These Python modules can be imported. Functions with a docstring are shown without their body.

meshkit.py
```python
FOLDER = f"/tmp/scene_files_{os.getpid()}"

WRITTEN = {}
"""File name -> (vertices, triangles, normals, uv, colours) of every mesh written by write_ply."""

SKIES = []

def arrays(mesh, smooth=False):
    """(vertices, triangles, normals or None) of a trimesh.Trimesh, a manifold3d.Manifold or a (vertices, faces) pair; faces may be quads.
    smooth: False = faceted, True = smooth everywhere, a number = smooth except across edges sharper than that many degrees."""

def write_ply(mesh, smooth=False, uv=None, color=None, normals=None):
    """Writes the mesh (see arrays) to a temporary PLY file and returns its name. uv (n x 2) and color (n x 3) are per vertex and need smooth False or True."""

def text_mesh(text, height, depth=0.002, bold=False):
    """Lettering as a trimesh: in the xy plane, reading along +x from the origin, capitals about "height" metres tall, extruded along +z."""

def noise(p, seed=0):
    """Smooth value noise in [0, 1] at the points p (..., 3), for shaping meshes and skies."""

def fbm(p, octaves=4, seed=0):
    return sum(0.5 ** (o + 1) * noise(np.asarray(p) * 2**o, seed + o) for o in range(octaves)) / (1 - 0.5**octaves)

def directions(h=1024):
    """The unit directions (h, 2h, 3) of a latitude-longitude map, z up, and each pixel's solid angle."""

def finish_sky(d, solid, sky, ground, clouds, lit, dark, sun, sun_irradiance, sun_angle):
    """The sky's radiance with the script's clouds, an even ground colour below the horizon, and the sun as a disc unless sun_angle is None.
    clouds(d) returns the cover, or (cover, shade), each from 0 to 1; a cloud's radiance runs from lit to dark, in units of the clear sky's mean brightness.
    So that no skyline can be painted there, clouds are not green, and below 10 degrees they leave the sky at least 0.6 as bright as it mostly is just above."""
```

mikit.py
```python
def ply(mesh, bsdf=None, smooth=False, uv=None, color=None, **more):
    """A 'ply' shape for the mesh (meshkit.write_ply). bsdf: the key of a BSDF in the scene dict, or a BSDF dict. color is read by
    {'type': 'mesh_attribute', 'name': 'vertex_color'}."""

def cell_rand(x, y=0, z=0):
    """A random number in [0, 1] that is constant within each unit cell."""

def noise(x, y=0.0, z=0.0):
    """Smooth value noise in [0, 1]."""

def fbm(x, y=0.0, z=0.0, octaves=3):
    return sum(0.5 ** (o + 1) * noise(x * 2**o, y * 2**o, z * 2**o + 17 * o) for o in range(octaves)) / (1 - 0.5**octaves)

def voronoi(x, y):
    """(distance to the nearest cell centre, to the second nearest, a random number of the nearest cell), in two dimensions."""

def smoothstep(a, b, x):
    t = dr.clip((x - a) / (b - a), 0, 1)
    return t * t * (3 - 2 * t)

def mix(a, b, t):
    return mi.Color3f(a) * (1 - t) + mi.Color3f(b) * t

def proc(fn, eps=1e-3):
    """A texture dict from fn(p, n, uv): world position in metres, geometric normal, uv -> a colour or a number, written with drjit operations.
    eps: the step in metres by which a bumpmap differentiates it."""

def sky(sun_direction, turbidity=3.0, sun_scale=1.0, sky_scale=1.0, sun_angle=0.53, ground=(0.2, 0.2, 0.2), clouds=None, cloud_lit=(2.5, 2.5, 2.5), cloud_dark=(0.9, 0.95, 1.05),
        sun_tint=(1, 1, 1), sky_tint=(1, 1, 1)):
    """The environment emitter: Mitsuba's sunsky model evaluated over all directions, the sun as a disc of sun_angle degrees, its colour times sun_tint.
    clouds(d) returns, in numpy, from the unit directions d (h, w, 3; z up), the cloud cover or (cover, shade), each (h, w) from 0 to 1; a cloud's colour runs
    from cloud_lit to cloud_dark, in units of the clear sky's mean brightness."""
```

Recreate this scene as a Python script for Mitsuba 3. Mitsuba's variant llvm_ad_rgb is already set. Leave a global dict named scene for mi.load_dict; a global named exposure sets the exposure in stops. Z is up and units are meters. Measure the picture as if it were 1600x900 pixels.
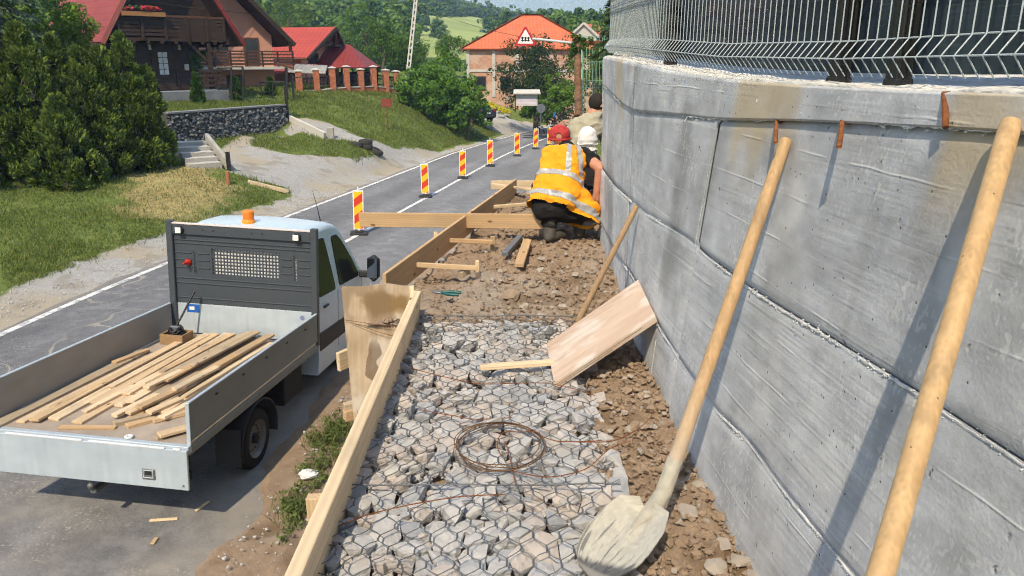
import math, random
import numpy as np, trimesh, mitsuba as mi, drjit as dr, mikit, meshkit
import manifold3d as m3
from scipy.interpolate import RBFInterpolator, PchipInterpolator, RegularGridInterpolator
from scipy.optimize import brentq
from scipy.spatial import ConvexHull, Voronoi, cKDTree
from shapely.geometry import Polygon, LineString, Point
import shapely
T = mi.ScalarTransform4f

# ------------------------------------------------------------------ camera, sky, exposure
F, HY, CAMZ = 1200.0, 95.0, 1.6          # focal length and horizon row for a 1600 px wide picture; eye height
PITCH = math.atan((450 - HY) / F)
scene, labels = {}, {}
scene['camera'] = {'type': 'perspective', 'fov': math.degrees(2 * math.atan(800 / F)), 'fov_axis': 'x', 'near_clip': 0.05, 'far_clip': 20000.0,
                   'to_world': T().look_at(origin=[0, 0, CAMZ], target=[0, math.cos(PITCH), CAMZ - math.sin(PITCH)], up=[0, 0, 1])}
SUN = np.array([-0.24, -1.0, 1.12]); SUN = SUN / np.linalg.norm(SUN)


def sky_clouds(d):
    n = meshkit.fbm(np.stack([d[..., 0] / (d[..., 2] + .25) * 1.6, d[..., 1] / (d[..., 2] + .25) * 1.6, d[..., 2] * 0], -1), 5, 3)
    return np.clip((n - .46) * 5, 0, 1) * .85


scene['sky'] = mikit.sky(SUN, turbidity=3.2, clouds=sky_clouds, ground=(.13, .15, .08), sun_tint=(.89, .985, 1.14), sky_tint=(.94, 1.0, 1.10), sky_scale=1.45)
exposure = 1.95

# ------------------------------------------------------------------ helpers


def ray(px, py):
    a, b = (px - 800) / F, (py - 450) / F
    return np.array([a, math.cos(PITCH) - b * math.sin(PITCH), -math.sin(PITCH) - b * math.cos(PITCH)])


EYE = np.array([0, 0, CAMZ])
def at_d(px, py, d): return EYE + d * ray(px, py)
def at_y(px, py, y): r = ray(px, py); return EYE + y / r[1] * r
def on_z(px, py, z): r = ray(px, py); return EYE + (z - CAMZ) / r[2] * r


def key_for(name):
    if name not in labels and name not in scene and name not in USED:
        USED.add(name); return name
    k = 1
    while f'{name}_{k:03d}' in USED or f'{name}_{k:03d}' in scene: k += 1
    USED.add(f'{name}_{k:03d}'); return f'{name}_{k:03d}'


USED = set()


def thing(name, label, cat, group=None):
    key = key_for(name); labels[key] = {'label': label, 'category': cat}
    if group: labels[key]['group'] = group
    return key


def struct(name, mesh, mat, smooth=True, **kw):
    key = key_for(name); labels[key] = {'kind': 'structure', 'label': name.replace('_', ' ')}
    scene[key] = mikit.ply(mesh, mat, smooth, **kw); return key


def part(parent, name, mesh, mat, smooth=False, label=None, kind=None, **kw):
    """one entry keyed parent__name (numbered when taken); mesh may be a mesh or a ready shape dict"""
    key = key_for(parent + '__' + name)
    scene[key] = mesh if isinstance(mesh, dict) else mikit.ply(mesh, mat, smooth, **kw)
    if label or kind:
        labels[key] = {}
        if label: labels[key]['label'] = label
        if kind: labels[key]['kind'] = kind
    return key


def solo(name, label, cat, mesh, mat, smooth=False, group=None, **kw):
    key = thing(name, label, cat, group); scene[key] = mikit.ply(mesh, mat, smooth, **kw); return key


def tm(v, f): return trimesh.Trimesh(np.asarray(v, float), np.asarray(f, int), process=False)
def cat(*ms):
    out = []
    for m in ms: out += list(m) if isinstance(m, (list, tuple)) else [m]
    n = np.cumsum([0] + [len(m.vertices) for m in out[:-1]])
    return tm(np.vstack([m.vertices for m in out]), np.vstack([m.faces + k for m, k in zip(out, n)]))


BOXF = np.array([[0, 3, 2, 1], [4, 5, 6, 7], [0, 1, 5, 4], [1, 2, 6, 5], [2, 3, 7, 6], [3, 0, 4, 7]])
def quads(v, q): q = np.asarray(q); return tm(v, np.vstack([q[:, [0, 1, 2]], q[:, [0, 2, 3]]]))


def hexa(c8): return quads(np.asarray(c8, float), BOXF)     # bottom 4 (ccw from above), top 4


def box(sx, sy, sz, c=(0, 0, 0)):
    x, y, z = sx / 2, sy / 2, sz / 2
    return hexa(np.array([[-x, -y, -z], [x, -y, -z], [x, y, -z], [-x, y, -z], [-x, -y, z], [x, -y, z], [x, y, z], [-x, y, z]]) + np.asarray(c, float))


def hull(p):
    p = np.asarray(p, float); h = ConvexHull(p); f = h.simplices.copy(); c = p[h.vertices].mean(0)
    n = np.cross(p[f[:, 1]] - p[f[:, 0]], p[f[:, 2]] - p[f[:, 0]]); flip = (n * (p[f].mean(1) - c)).sum(1) < 0; f[flip] = f[flip][:, ::-1]
    u, inv = np.unique(f, return_inverse=True); return tm(p[u], inv.reshape(-1, 3))


_CB = {}


def cbox(sx, sy, sz, c=(0, 0, 0), ch=.01):
    """box with chamfered edges"""
    x, y, z = sx / 2, sy / 2, sz / 2; ch = min(ch, x * .9, y * .9, z * .9)
    def pts(x, y, z, ch):
        p = []
        for a in (-1, 1):
            for b in (-1, 1):
                for d in (-1, 1): p += [[a * (x - ch), b * (y - ch), d * z], [a * (x - ch), b * y, d * (z - ch)], [a * x, b * (y - ch), d * (z - ch)]]
        return np.array(p)
    if not _CB:
        v = pts(1, 1, 1, .3); f = ConvexHull(v).simplices.copy()
        n = np.cross(v[f[:, 1]] - v[f[:, 0]], v[f[:, 2]] - v[f[:, 0]]); flip = (n * v[f].mean(1)).sum(1) < 0; f[flip] = f[flip][:, ::-1]; _CB['f'] = f
    return tm(pts(x, y, z, ch) + np.asarray(c, float), _CB['f'])


def frame(a, up=(0, 0, 1)):
    a = a / np.linalg.norm(a); s = np.cross(a, up)
    if np.linalg.norm(s) < 1e-6: s = np.cross(a, [0, 1, 0])
    s /= np.linalg.norm(s); return a, s, np.cross(s, a)


def beam(p, q, w, h, up=(0, 0, 1), ch=0.004):
    """a squared timber from p to q: w wide sideways, h high along up; axis in the middle"""
    p, q = np.asarray(p, float), np.asarray(q, float); a, s, u = frame(q - p, up); L = np.linalg.norm(q - p)
    m = cbox(w, L, h, ch=ch) if ch else box(w, L, h)
    m.vertices = (p + q) / 2 + m.vertices[:, :1] * s + m.vertices[:, 1:2] * a + m.vertices[:, 2:] * u; return m


def tube(pts, r, sides=6, closed=False, caps=True):
    p = np.asarray(pts, float); n = len(p); r = np.broadcast_to(np.asarray(r, float), (n,))
    t = np.roll(p, -1, 0) - np.roll(p, 1, 0) if closed else np.gradient(p, axis=0)
    t /= np.linalg.norm(t, axis=1, keepdims=True) + 1e-12
    a = np.zeros_like(p); ref = np.array([0, 0, 1.]) if abs(t[0, 2]) < .9 else np.array([1., 0, 0])
    a[0] = np.cross(t[0], ref); a[0] /= np.linalg.norm(a[0])
    for i in range(1, n):
        v = a[i - 1] - t[i] * (a[i - 1] @ t[i]); a[i] = v / (np.linalg.norm(v) + 1e-12)
    b = np.cross(t, a); th = np.arange(sides) * 2 * np.pi / sides
    v = p[:, None] + r[:, None, None] * (np.cos(th)[None, :, None] * a[:, None] + np.sin(th)[None, :, None] * b[:, None])
    v = v.reshape(-1, 3); m = n if closed else n - 1
    i, j = np.meshgrid(np.arange(m), np.arange(sides), indexing='ij'); i2 = (i + 1) % n; j2 = (j + 1) % sides
    q = np.stack([i * sides + j, i * sides + j2, i2 * sides + j2, i2 * sides + j], -1).reshape(-1, 4)
    f = np.vstack([q[:, [0, 1, 2]], q[:, [0, 2, 3]]])
    if caps and not closed:
        k = np.arange(1, sides - 1)
        f = np.vstack([f, np.stack([k * 0, k + 1, k], 1), (n - 1) * sides + np.stack([k * 0, k, k + 1], 1)])
    return tm(v, f)


def lathe(profile, n=24):
    """profile of (r, z) turned about z"""
    p = np.asarray(profile, float); th = np.arange(n) * 2 * np.pi / n
    v = np.stack([p[:, 0][:, None] * np.cos(th), p[:, 0][:, None] * np.sin(th), np.broadcast_to(p[:, 1][:, None], (len(p), n))], -1).reshape(-1, 3)
    i, j = np.meshgrid(np.arange(len(p) - 1), np.arange(n), indexing='ij'); j2 = (j + 1) % n
    q = np.stack([i * n + j, i * n + j2, (i + 1) * n + j2, (i + 1) * n + j], -1).reshape(-1, 4)
    return tm(v, np.vstack([q[:, [0, 1, 2]], q[:, [0, 2, 3]]]))


def extrude(poly, h):
    return trimesh.creation.extrude_polygon(poly if isinstance(poly, Polygon) else Polygon(poly), h, engine='earcut')


def place(m, M=None, loc=(0, 0, 0)):
    m = m.copy()
    if M is not None: m.vertices = m.vertices @ np.asarray(M).T
    m.vertices = m.vertices + np.asarray(loc, float); return m


def basis(x, y, z): return np.stack([x, y, z], 1)


def rotz(a): c, s = math.cos(a), math.sin(a); return np.array([[c, -s, 0], [s, c, 0], [0, 0, 1.]])
def rotx(a): c, s = math.cos(a), math.sin(a); return np.array([[1, 0, 0], [0, c, -s], [0, s, c]])
def roty(a): c, s = math.cos(a), math.sin(a); return np.array([[c, 0, s], [0, 1, 0], [-s, 0, c]])


def grid_mesh(X, Y, Z):
    ny, nx = X.shape; v = np.stack([X, Y, Z], -1).reshape(-1, 3)
    i, j = np.meshgrid(np.arange(ny - 1), np.arange(nx - 1), indexing='ij'); a = i * nx + j
    q = np.stack([a, a + 1, a + nx + 1, a + nx], -1).reshape(-1, 4)
    return tm(v, np.vstack([q[:, [0, 1, 2]], q[:, [0, 2, 3]]]))


def fb(x, y, s, o=4, seed=0): return meshkit.fbm(np.stack(np.broadcast_arrays(x * s, y * s, np.zeros_like(np.asarray(x, float))), -1), o, seed)

_RK = {}


def rock(r, seed, flat=.75, n=16):
    k = (seed % 37, n)
    if k not in _RK:
        g = np.random.default_rng(seed % 37); p = g.normal(size=(n, 3)); p /= np.linalg.norm(p, axis=1, keepdims=True)
        _RK[k] = hull(p * g.uniform(.75, 1.1, (n, 1)) * [1, g.uniform(.65, 1), 1])
    m = _RK[k]; a = seed * 2.399
    return tm((m.vertices @ rotx(a * 1.7).T @ rotz(a).T) * [r, r, r * flat], m.faces)


# ------------------------------------------------------------------ materials
N, FB, VO, SS, MIX, CR = mikit.noise, mikit.fbm, mikit.voronoi, mikit.smoothstep, mikit.mix, mikit.cell_rand


def srgb(*c): return [((x / 255 + .055) / 1.055) ** 2.4 if x > 10 else x / 255 / 12.92 for x in c]


def mat(name, color, rough=.7, metallic=0.0, spec=.4, bump=None, scale=1.0, eps=1e-3, **kw):
    col = color if isinstance(color, dict) else mikit.proc(color) if callable(color) else {'type': 'rgb', 'value': list(color)}
    b = {'type': 'principled', 'base_color': col, 'roughness': rough, 'metallic': metallic, 'specular': spec, **kw}
    if bump is not None:
        b = {'type': 'bumpmap', 'arbitrary': mikit.proc(bump, eps), 'scale': scale, 'bsdf': b}
    scene['mat_' + name] = {'type': 'twosided', 'bsdf': b}; return 'mat_' + name


def diffuse(name, color):
    scene['mat_' + name] = {'type': 'twosided', 'bsdf': {'type': 'diffuse', 'reflectance': color if isinstance(color, dict) else mikit.proc(color) if callable(color) else {'type': 'rgb', 'value': list(color)}}}
    return 'mat_' + name


VCOL = {'type': 'mesh_attribute', 'name': 'vertex_color'}


def leafmat(name, trans=.55):
    scene['mat_' + name] = {'type': 'principledthin', 'base_color': VCOL, 'roughness': .55, 'spec_trans': 0.0, 'diff_trans': trans, 'eta': 1.3}
    return 'mat_' + name


def wood_uv(m, origin, axis, side, up, tone):
    d = m.vertices - np.asarray(origin)
    return np.stack([d @ axis + 50.0 * (tone + 1), d @ side + d @ up + 7], 1)


# one wood for all boards: uv.x runs along the grain in metres (+50 per board), uv.y across it
def wood_color(p, n, uv):
    b = dr.floor(uv.x / 50); t = CR(b, 3); t2 = CR(b, 7)
    g = FB(uv.x * 1.3, uv.y * 55, b * 3.1, 3); r = N(uv.x * .8, uv.y * 14, b * 1.7)
    ring = .5 + .5 * dr.sin((uv.y * 95 + 5 * N(uv.x * .9, uv.y * 6, b)) * 3)
    base = MIX(MIX([.52, .345, .19], [.71, .555, .37], SS(.0, .6, t)), [.36, .30, .22], SS(.86, .9, t2) * .8)
    c = base * (.72 + .34 * g + .14 * ring)
    c = MIX(c, [.33, .215, .105], SS(.55, .85, r) * (.18 + .35 * t2))
    kd, k2, kc = VO(uv.x * 2.1 + b * 3.7, uv.y * 5 + b)
    c = MIX(c, [.16, .08, .035], SS(.075, .03, kd) * SS(.38, .42, kc))
    dirt = FB(uv.x * 3.1, uv.y * 8, b + 9, 3)
    c = MIX(c, [.30, .21, .12], SS(.5, .8, FB(uv.x * 1.1, uv.y * 3, b + 4, 4)) * .3)
    return MIX(c, [.25, .225, .195], SS(.54, .78, dirt) * (.12 + .5 * t2))


WOOD = mat('wood', wood_color, .75, spec=.25, bump=lambda p, n, uv: FB(uv.x * 3, uv.y * 180, dr.floor(uv.x / 50), 2), scale=.0012)
BOARD_COUNT = [0]


def timber(p, q, w, h, up=(0, 0, 1), ch=.003, warp=0.0):
    """returns the ply dict of a wooden board from p to q with grain along it"""
    p, q = np.asarray(p, float), np.asarray(q, float); a, s, u = frame(q - p, up); m = beam(p, q, w, h, up, ch)
    BOARD_COUNT[0] += 1
    if warp:
        t = (m.vertices - p) @ a / np.linalg.norm(q - p); m.vertices += (4 * t * (1 - t))[:, None] * warp * u
    return mikit.ply(m, WOOD, False, uv=wood_uv(m, p, a, s, u, BOARD_COUNT[0]))

# ------------------------------------------------------------------ the road and the ground
XL = PchipInterpolator([-12, 0, 11.76, 16.58, 22.38, 29.47, 36.58, 44.33, 57.8, 69.3, 85, 110], [-9.4, -8.85, -8.3, -7.84, -7.01, -5.92, -4.86, -3.66, -.95, 1.7, 6.2, 15.5])
ROADW = 6.35
def road_z(x, y): return -2.62 - .024 * (y - 7) - .035 * (x + 3)


def on_road(px, py):
    r = ray(px, py); n = np.array([.035, .024, 1]); return EYE + (n @ (np.array([-3, 7, -2.62]) - EYE) / (n @ r)) * r


WA, WB = on_z(268, 229, -1.75), on_z(450, 206, -1.7)            # foot of the field-stone wall
WDIR = (WB - WA)[:2] / np.linalg.norm((WB - WA)[:2]); WNOR = np.array([-WDIR[1], WDIR[0]])   # WNOR points uphill
CTRL = [(0, 430, -2.45), (60, 400, -2.35), (130, 380, -2.4), (0, 350, -2.15), (130, 300, -2.0), (240, 265, -1.9), (300, 300, -2.15), (380, 310, -2.5), (345, 263, -1.95), (300, 228, -1.75), (400, 222, -1.75),
        (450, 212, -1.8), (420, 255, -2.2), (440, 300, -2.75), (520, 216, -1.9), (580, 240, -2.35), (640, 250, -2.9), (470, 186, -1.1), (500, 190, -1.25), (560, 213, -1.85), (480, 160, -.62), (540, 157, -.72), (600, 152, -.72),
        (640, 150, -.8), (600, 190, -1.6), (660, 226, -2.75), (700, 233, -3.2), (740, 208, -3.4), (760, 192, -3.6), (700, 175, -1.9), (640, 185, -1.8), (700, 152, -1.5), (760, 155, -1.9), (800, 190, -4.0), (850, 196, -4.25),
        (850, 165, -3.0), (870, 180, -2.8), (900, 176, -.75), (820, 175, -3.3), (780, 172, -2.9)]
cw = [on_z(a, b, c) for a, b, c in CTRL]
cw += [np.array(q, float) for q in ((-60, 10, -.5), (-60, 40, 1), (-60, 70, 2), (-40, 100, 1.2), (-10, 100, .2), (20, 100, -.5), (45, 100, 0), (45, 60, -1), (45, 30, 0), (14, 34, -.3), (-30, 4, -1.8), (-16, 0, -2.3), (-30, 26, -1.2), (-25, -8, -2), (-30, 60, .3), (-20, 80, -.2))]
for y in np.arange(-8, 60, 6.): cw.append(np.array([XL(y) - .6, y, road_z(XL(y) - .6, y) - .02]))
for y in np.arange(12, 62, 8.): cw.append(np.array([XL(y) + ROADW + .3, y, road_z(XL(y) + ROADW + .3, y)]))
cw = np.array(cw)
RBF = RBFInterpolator(cw[:, :2] / 30, cw[:, 2] - road_z(cw[:, 0], cw[:, 1]), kernel='linear', smoothing=1e-4)
WALLX = 1.0


def ground_z(x, y, bumps=True):
    x, y = np.broadcast_arrays(np.asarray(x, float), np.asarray(y, float)); sh = x.shape; x, y = x.ravel(), y.ravel()
    d = XL(np.clip(y, -12, 110)) - x; dr_ = x - (XL(np.clip(y, -12, 110)) + ROADW)
    rp = road_z(x, y); res = RBF(np.stack([x, y], 1) / 30)
    st = lambda a, b, t: (lambda k: k * k * (3 - 2 * k))(np.clip((t - a) / (b - a), 0, 1))
    w = st(0, 2.2, d) + st(.2, 2.5, dr_) * (y > 11)
    z = rp - .035 + res * w
    if bumps: z = z + w * ((fb(x, y, .8, 4, 5) - .5) * .16 + (fb(x, y, 4, 3, 6) - .5) * .06)
    # terrace behind the field-stone wall
    q = np.stack([x, y], 1) - WA[:2]; a, b = q @ WDIR, q @ WNOR; LW = np.linalg.norm((WB - WA)[:2])
    tz = -.5 + .018 * b
    k = st(.12, .32, b) * (1 - st(LW - .05, LW + 1.6, a)) * (1 - st(20, 26, b)) * st(-9, -4, a)
    z = z * (1 - k) + tz * k
    # yard behind the concrete wall
    k = (x > 1.45) * (y < 12)
    return np.where(k, 1.3, z).reshape(sh)


def on_ground(px, py, lo=4.0, hi=140.0):
    r = ray(px, py); t = np.concatenate([np.arange(lo, 60, .1), np.arange(60, hi, .3)]); p = EYE + t[:, None] * r
    g = p[:, 2] - ground_z(p[:, 0], p[:, 1], False); i = np.argmax(g < 0)
    if g[i] >= 0: return p[-1]
    f = g[i - 1] / (g[i - 1] - g[i]) if i else 0
    return p[i - 1] + f * (p[i] - p[i - 1])


def gpoly(pts): return Polygon([on_ground(a, b)[:2] for a, b in pts])


GRAVEL = [gpoly([(338, 238), (375, 212), (448, 209), (462, 184), (505, 189), (565, 214), (625, 231), (690, 238), (640, 263), (560, 293), (430, 341), (440, 312), (455, 300), (436, 290), (400, 283), (360, 268)]),
          gpoly([(756, 178), (800, 186), (862, 198), (842, 205), (792, 211), (757, 198)])]
ISLAND = gpoly([(398, 213), (470, 207), (520, 218), (578, 236), (592, 245), (560, 250), (500, 246), (440, 240), (392, 229)])
DRY = gpoly([(190, 330), (230, 275), (300, 262), (360, 290), (340, 320), (250, 335)])
xs = np.concatenate([np.arange(-62, -15, .9), np.arange(-15, -7, .22), np.arange(-7, 4, .3), np.arange(4, 50, 1.1)])
ys = np.concatenate([np.arange(-8, 4, 1.), np.arange(4, 30, .25), np.arange(30, 62, .45), np.arange(62, 112, 1.)])
GX, GY = np.meshgrid(xs, ys); GZ = ground_z(GX, GY)
shp = shapely.points(GX.ravel(), GY.ravel())


def inside(poly, soft): # 1 inside, 0 outside, soft edge in metres
    d = shapely.distance(shp, poly.exterior); s = np.where(shapely.contains(poly, shp), d, -d)
    return np.clip(.5 + s / (2 * soft), 0, 1)


dl = XL(np.clip(GY.ravel(), -12, 110)) - GX.ravel(); drr = GX.ravel() - XL(np.clip(GY.ravel(), -12, 110)) - ROADW
bare = np.maximum.reduce([inside(g, .5) for g in GRAVEL]) * (1 - inside(ISLAND, .45))
bare = np.maximum(bare, np.clip(.5 + (np.interp(GY.ravel(), [20, 33, 60], [1.35, .75, .45]) - dl) / 1.0, 0, 1) * (dl > -1))       # the gravel shoulder
bare = np.where((dl <= -1), 1.0, bare); bare = np.where((drr > 0) & (GY.ravel() > 14), np.clip(.5 + (1.0 - drr) / 1.2, 0, 1), bare)
dry = np.clip(inside(DRY, 1.1) + .75 * (fb(GX.ravel(), GY.ravel(), .35, 3, 9) - .36) * (dl < 9), 0, 1)
mask = bare.reshape(GX.shape); MASKF = RegularGridInterpolator((ys, xs), mask, bounds_error=False, fill_value=0)
DRYF = RegularGridInterpolator((ys, xs), dry.reshape(GX.shape), bounds_error=False, fill_value=0)


def ground_color(p, n, uv):
    k = uv.x + (FB(p.x * 2.2, p.y * 2.2, 1, 3) - .5) * .55; fine = FB(p.x * 9, p.y * 9, 3, 3); pix = N(p.x * 45, p.y * 45, 5)
    grass = MIX([.065, .10, .025], [.17, .205, .06], fine)
    grass = MIX(grass, [.36, .29, .14], SS(.34, .66, uv.y + (FB(p.x * 1.7, p.y * 1.7, 8, 3) - .5) * .6) * .8)
    grav = MIX([.22, .215, .21], [.42, .415, .405], pix * .6 + fine * .4)
    grav = MIX(grav, [.33, .28, .2], SS(.45, .75, FB(p.x * .7, p.y * .7, 2, 3)) * .7)
    grav = MIX(grav, [.2, .175, .14], SS(.6, .75, FB(p.x * 1.6, p.y * 1.6, 12, 3)) * .5)
    return MIX(grass, grav, SS(.42, .56, k))


GROUND = mat('ground', ground_color, .95, spec=.1, bump=lambda p, n, uv: N(p.x * 30, p.y * 30, p.z * 30) + .5 * N(p.x * 75, p.y * 75, 1), scale=.018)
gm = grid_mesh(GX, GY, GZ); uvg = np.stack([mask.ravel(), dry], 1)
fmask = mask.ravel()[gm.faces].mean(1)


def sub(faces):
    u, inv = np.unique(faces, return_inverse=True); return tm(gm.vertices[u], inv.reshape(-1, 3)), uvg[u]


fc = gm.vertices[gm.faces].mean(1)
gsel = (fmask >= .5)
right = fc[:, 0] > XL(np.clip(fc[:, 1], -12, 110)) + 3
m_, u_ = sub(gm.faces[~gsel]); struct('grass_ground', m_, GROUND, True, uv=u_)
m_, u_ = sub(gm.faces[gsel & ~right]); struct('gravel_ground', m_, GROUND, True, uv=u_)
m_, u_ = sub(gm.faces[gsel & right]); struct('roadside_ground', m_, GROUND, True, uv=u_)


def asphalt(p, n, uv):
    s = uv.y; w = uv.x                                    # metres along the road, metres from its left edge
    pix = N(p.x * 70, p.y * 70, 2); mid = FB(p.x * 6, p.y * 6, 4, 3); big = FB(w * 1.1, s * .18, 6, 3)
    agg = N(p.x * 130, p.y * 130, 6); c = MIX([.085, .087, .096], [.235, .238, .255], pix * .35 + agg * .25 + mid * .4) * (.66 + .6 * big)
    c = MIX(c, [.36, .35, .33], SS(.72, .86, N(p.x * 55, p.y * 55, 13)) * SS(.35, .7, FB(p.x * 1.9, p.y * 1.9, 14, 4)) * SS(16, 7, s) * .8)
    patch = SS(.47, .53, FB(p.x * .55, p.y * .55, 41, 4)); c = c * (1 - .22 * patch * SS(16, 9, s))
    worn = SS(.45, .75, FB(w * 3.0, s * .45, 8, 4)); near = SS(34, 16, s)
    c = MIX(c, [.24, .24, .245], worn * SS(.4, .8, mid) * .6 * near)
    trk = dr.exp(-dr.square((w - .95) / .35)) + dr.exp(-dr.square((w - 2.45) / .35)) + dr.exp(-dr.square((w - 4.1) / .35)) + dr.exp(-dr.square((w - 5.5) / .35)); c = c * (1 + .16 * trk * (.4 + N(w * 2, s * .12, 3))) * (.93 + .14 * SS(.4, .6, N(s * .16, dr.floor(w / 3.17), 9)))
    e1, e2, k = VO(p.x * .75 + 1.6 * FB(p.x * .9, p.y * .9, 3, 3), p.y * .75 + 1.6 * FB(p.x * .9, p.y * .9, 7, 3))
    crack = SS(.05, .012, e2 - e1) * SS(.5, .62, N(p.x * .35, p.y * .35, 21)) * near
    c = MIX(c, [.34, .31, .26], crack * .75)
    dust = SS(5.0, 6.3, w + 1.1 * (FB(p.x * 1.3, p.y * 1.3, 11, 3) - .5)) * near + SS(.38, .0, w) * .6 + SS(.3, .75, FB(p.x * .9, p.y * .9, 31, 4)) * SS(12, 6, s) * .5
    return MIX(c, [.29, .26, .225], dr.clip(dust, 0, 1) * (.5 + .5 * mid))


ASPHALT = mat('asphalt', asphalt, .82, spec=.3, bump=lambda p, n, uv: N(p.x * 120, p.y * 120, 1) + 1.5 * N(p.x * 40, p.y * 40, 3), scale=.004)
ry = np.concatenate([np.arange(-11, 60, .5), np.arange(60, 109, 1.)])


def strip(y, w0, w1, dz, n=2, wob=0.0):
    w = np.linspace(0, 1, n)[None] * np.ones((len(y), 1)); W = w0 + (w1 - w0) * w; Y = np.repeat(y[:, None], n, 1); X = XL(Y) + W
    if wob: X = X + np.where((w == 0) | (w == 1), (fb(X, Y, 1.3, 3, 4) - .5) * wob, 0)
    return grid_mesh(X, Y, road_z(X, Y) + dz), np.stack([W.ravel(), Y.ravel()], 1)


m_, u_ = strip(ry, 0, ROADW, 0, 15, .35); ROAD = struct('road', m_, ASPHALT, True, uv=u_)
PAINT = mat('road_paint', lambda p, n, uv: MIX([.27, .27, .28], [.62, .62, .62], SS(.15, .6, FB(p.x * 11, p.y * 11, 2, 4))), .7)
for w0, a, b in ((.18, 0, 80), (3.12, 13.5, 75)):
    m_, u_ = strip(np.arange(a, b, .5), w0, w0 + .13, .005); part(ROAD, 'lane_marking', m_, PAINT, True, uv=u_)


def earth_color(p, n, uv):
    f = FB(p.x * 7, p.y * 7, p.z * 7, 5); pix = N(p.x * 90, p.y * 90, p.z * 90)
    c = MIX([.175, .118, .078], [.365, .275, .20], f * .75 + pix * .25)
    c = MIX(c, [.31, .285, .26], SS(.55, .8, FB(p.x * 1.4, p.y * 1.4, 3, 3)) * .5)
    return MIX(c, [.13, .085, .05], SS(.62, .8, FB(p.x * 2.1, p.y * 2.1, 9, 3)) * .6)


EARTH = mat('earth', earth_color, .95, spec=.1, bump=lambda p, n, uv: FB(p.x * 28, p.y * 28, p.z * 28, 3) + .4 * N(p.x * 110, p.y * 110, p.z * 110), scale=.02)
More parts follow.
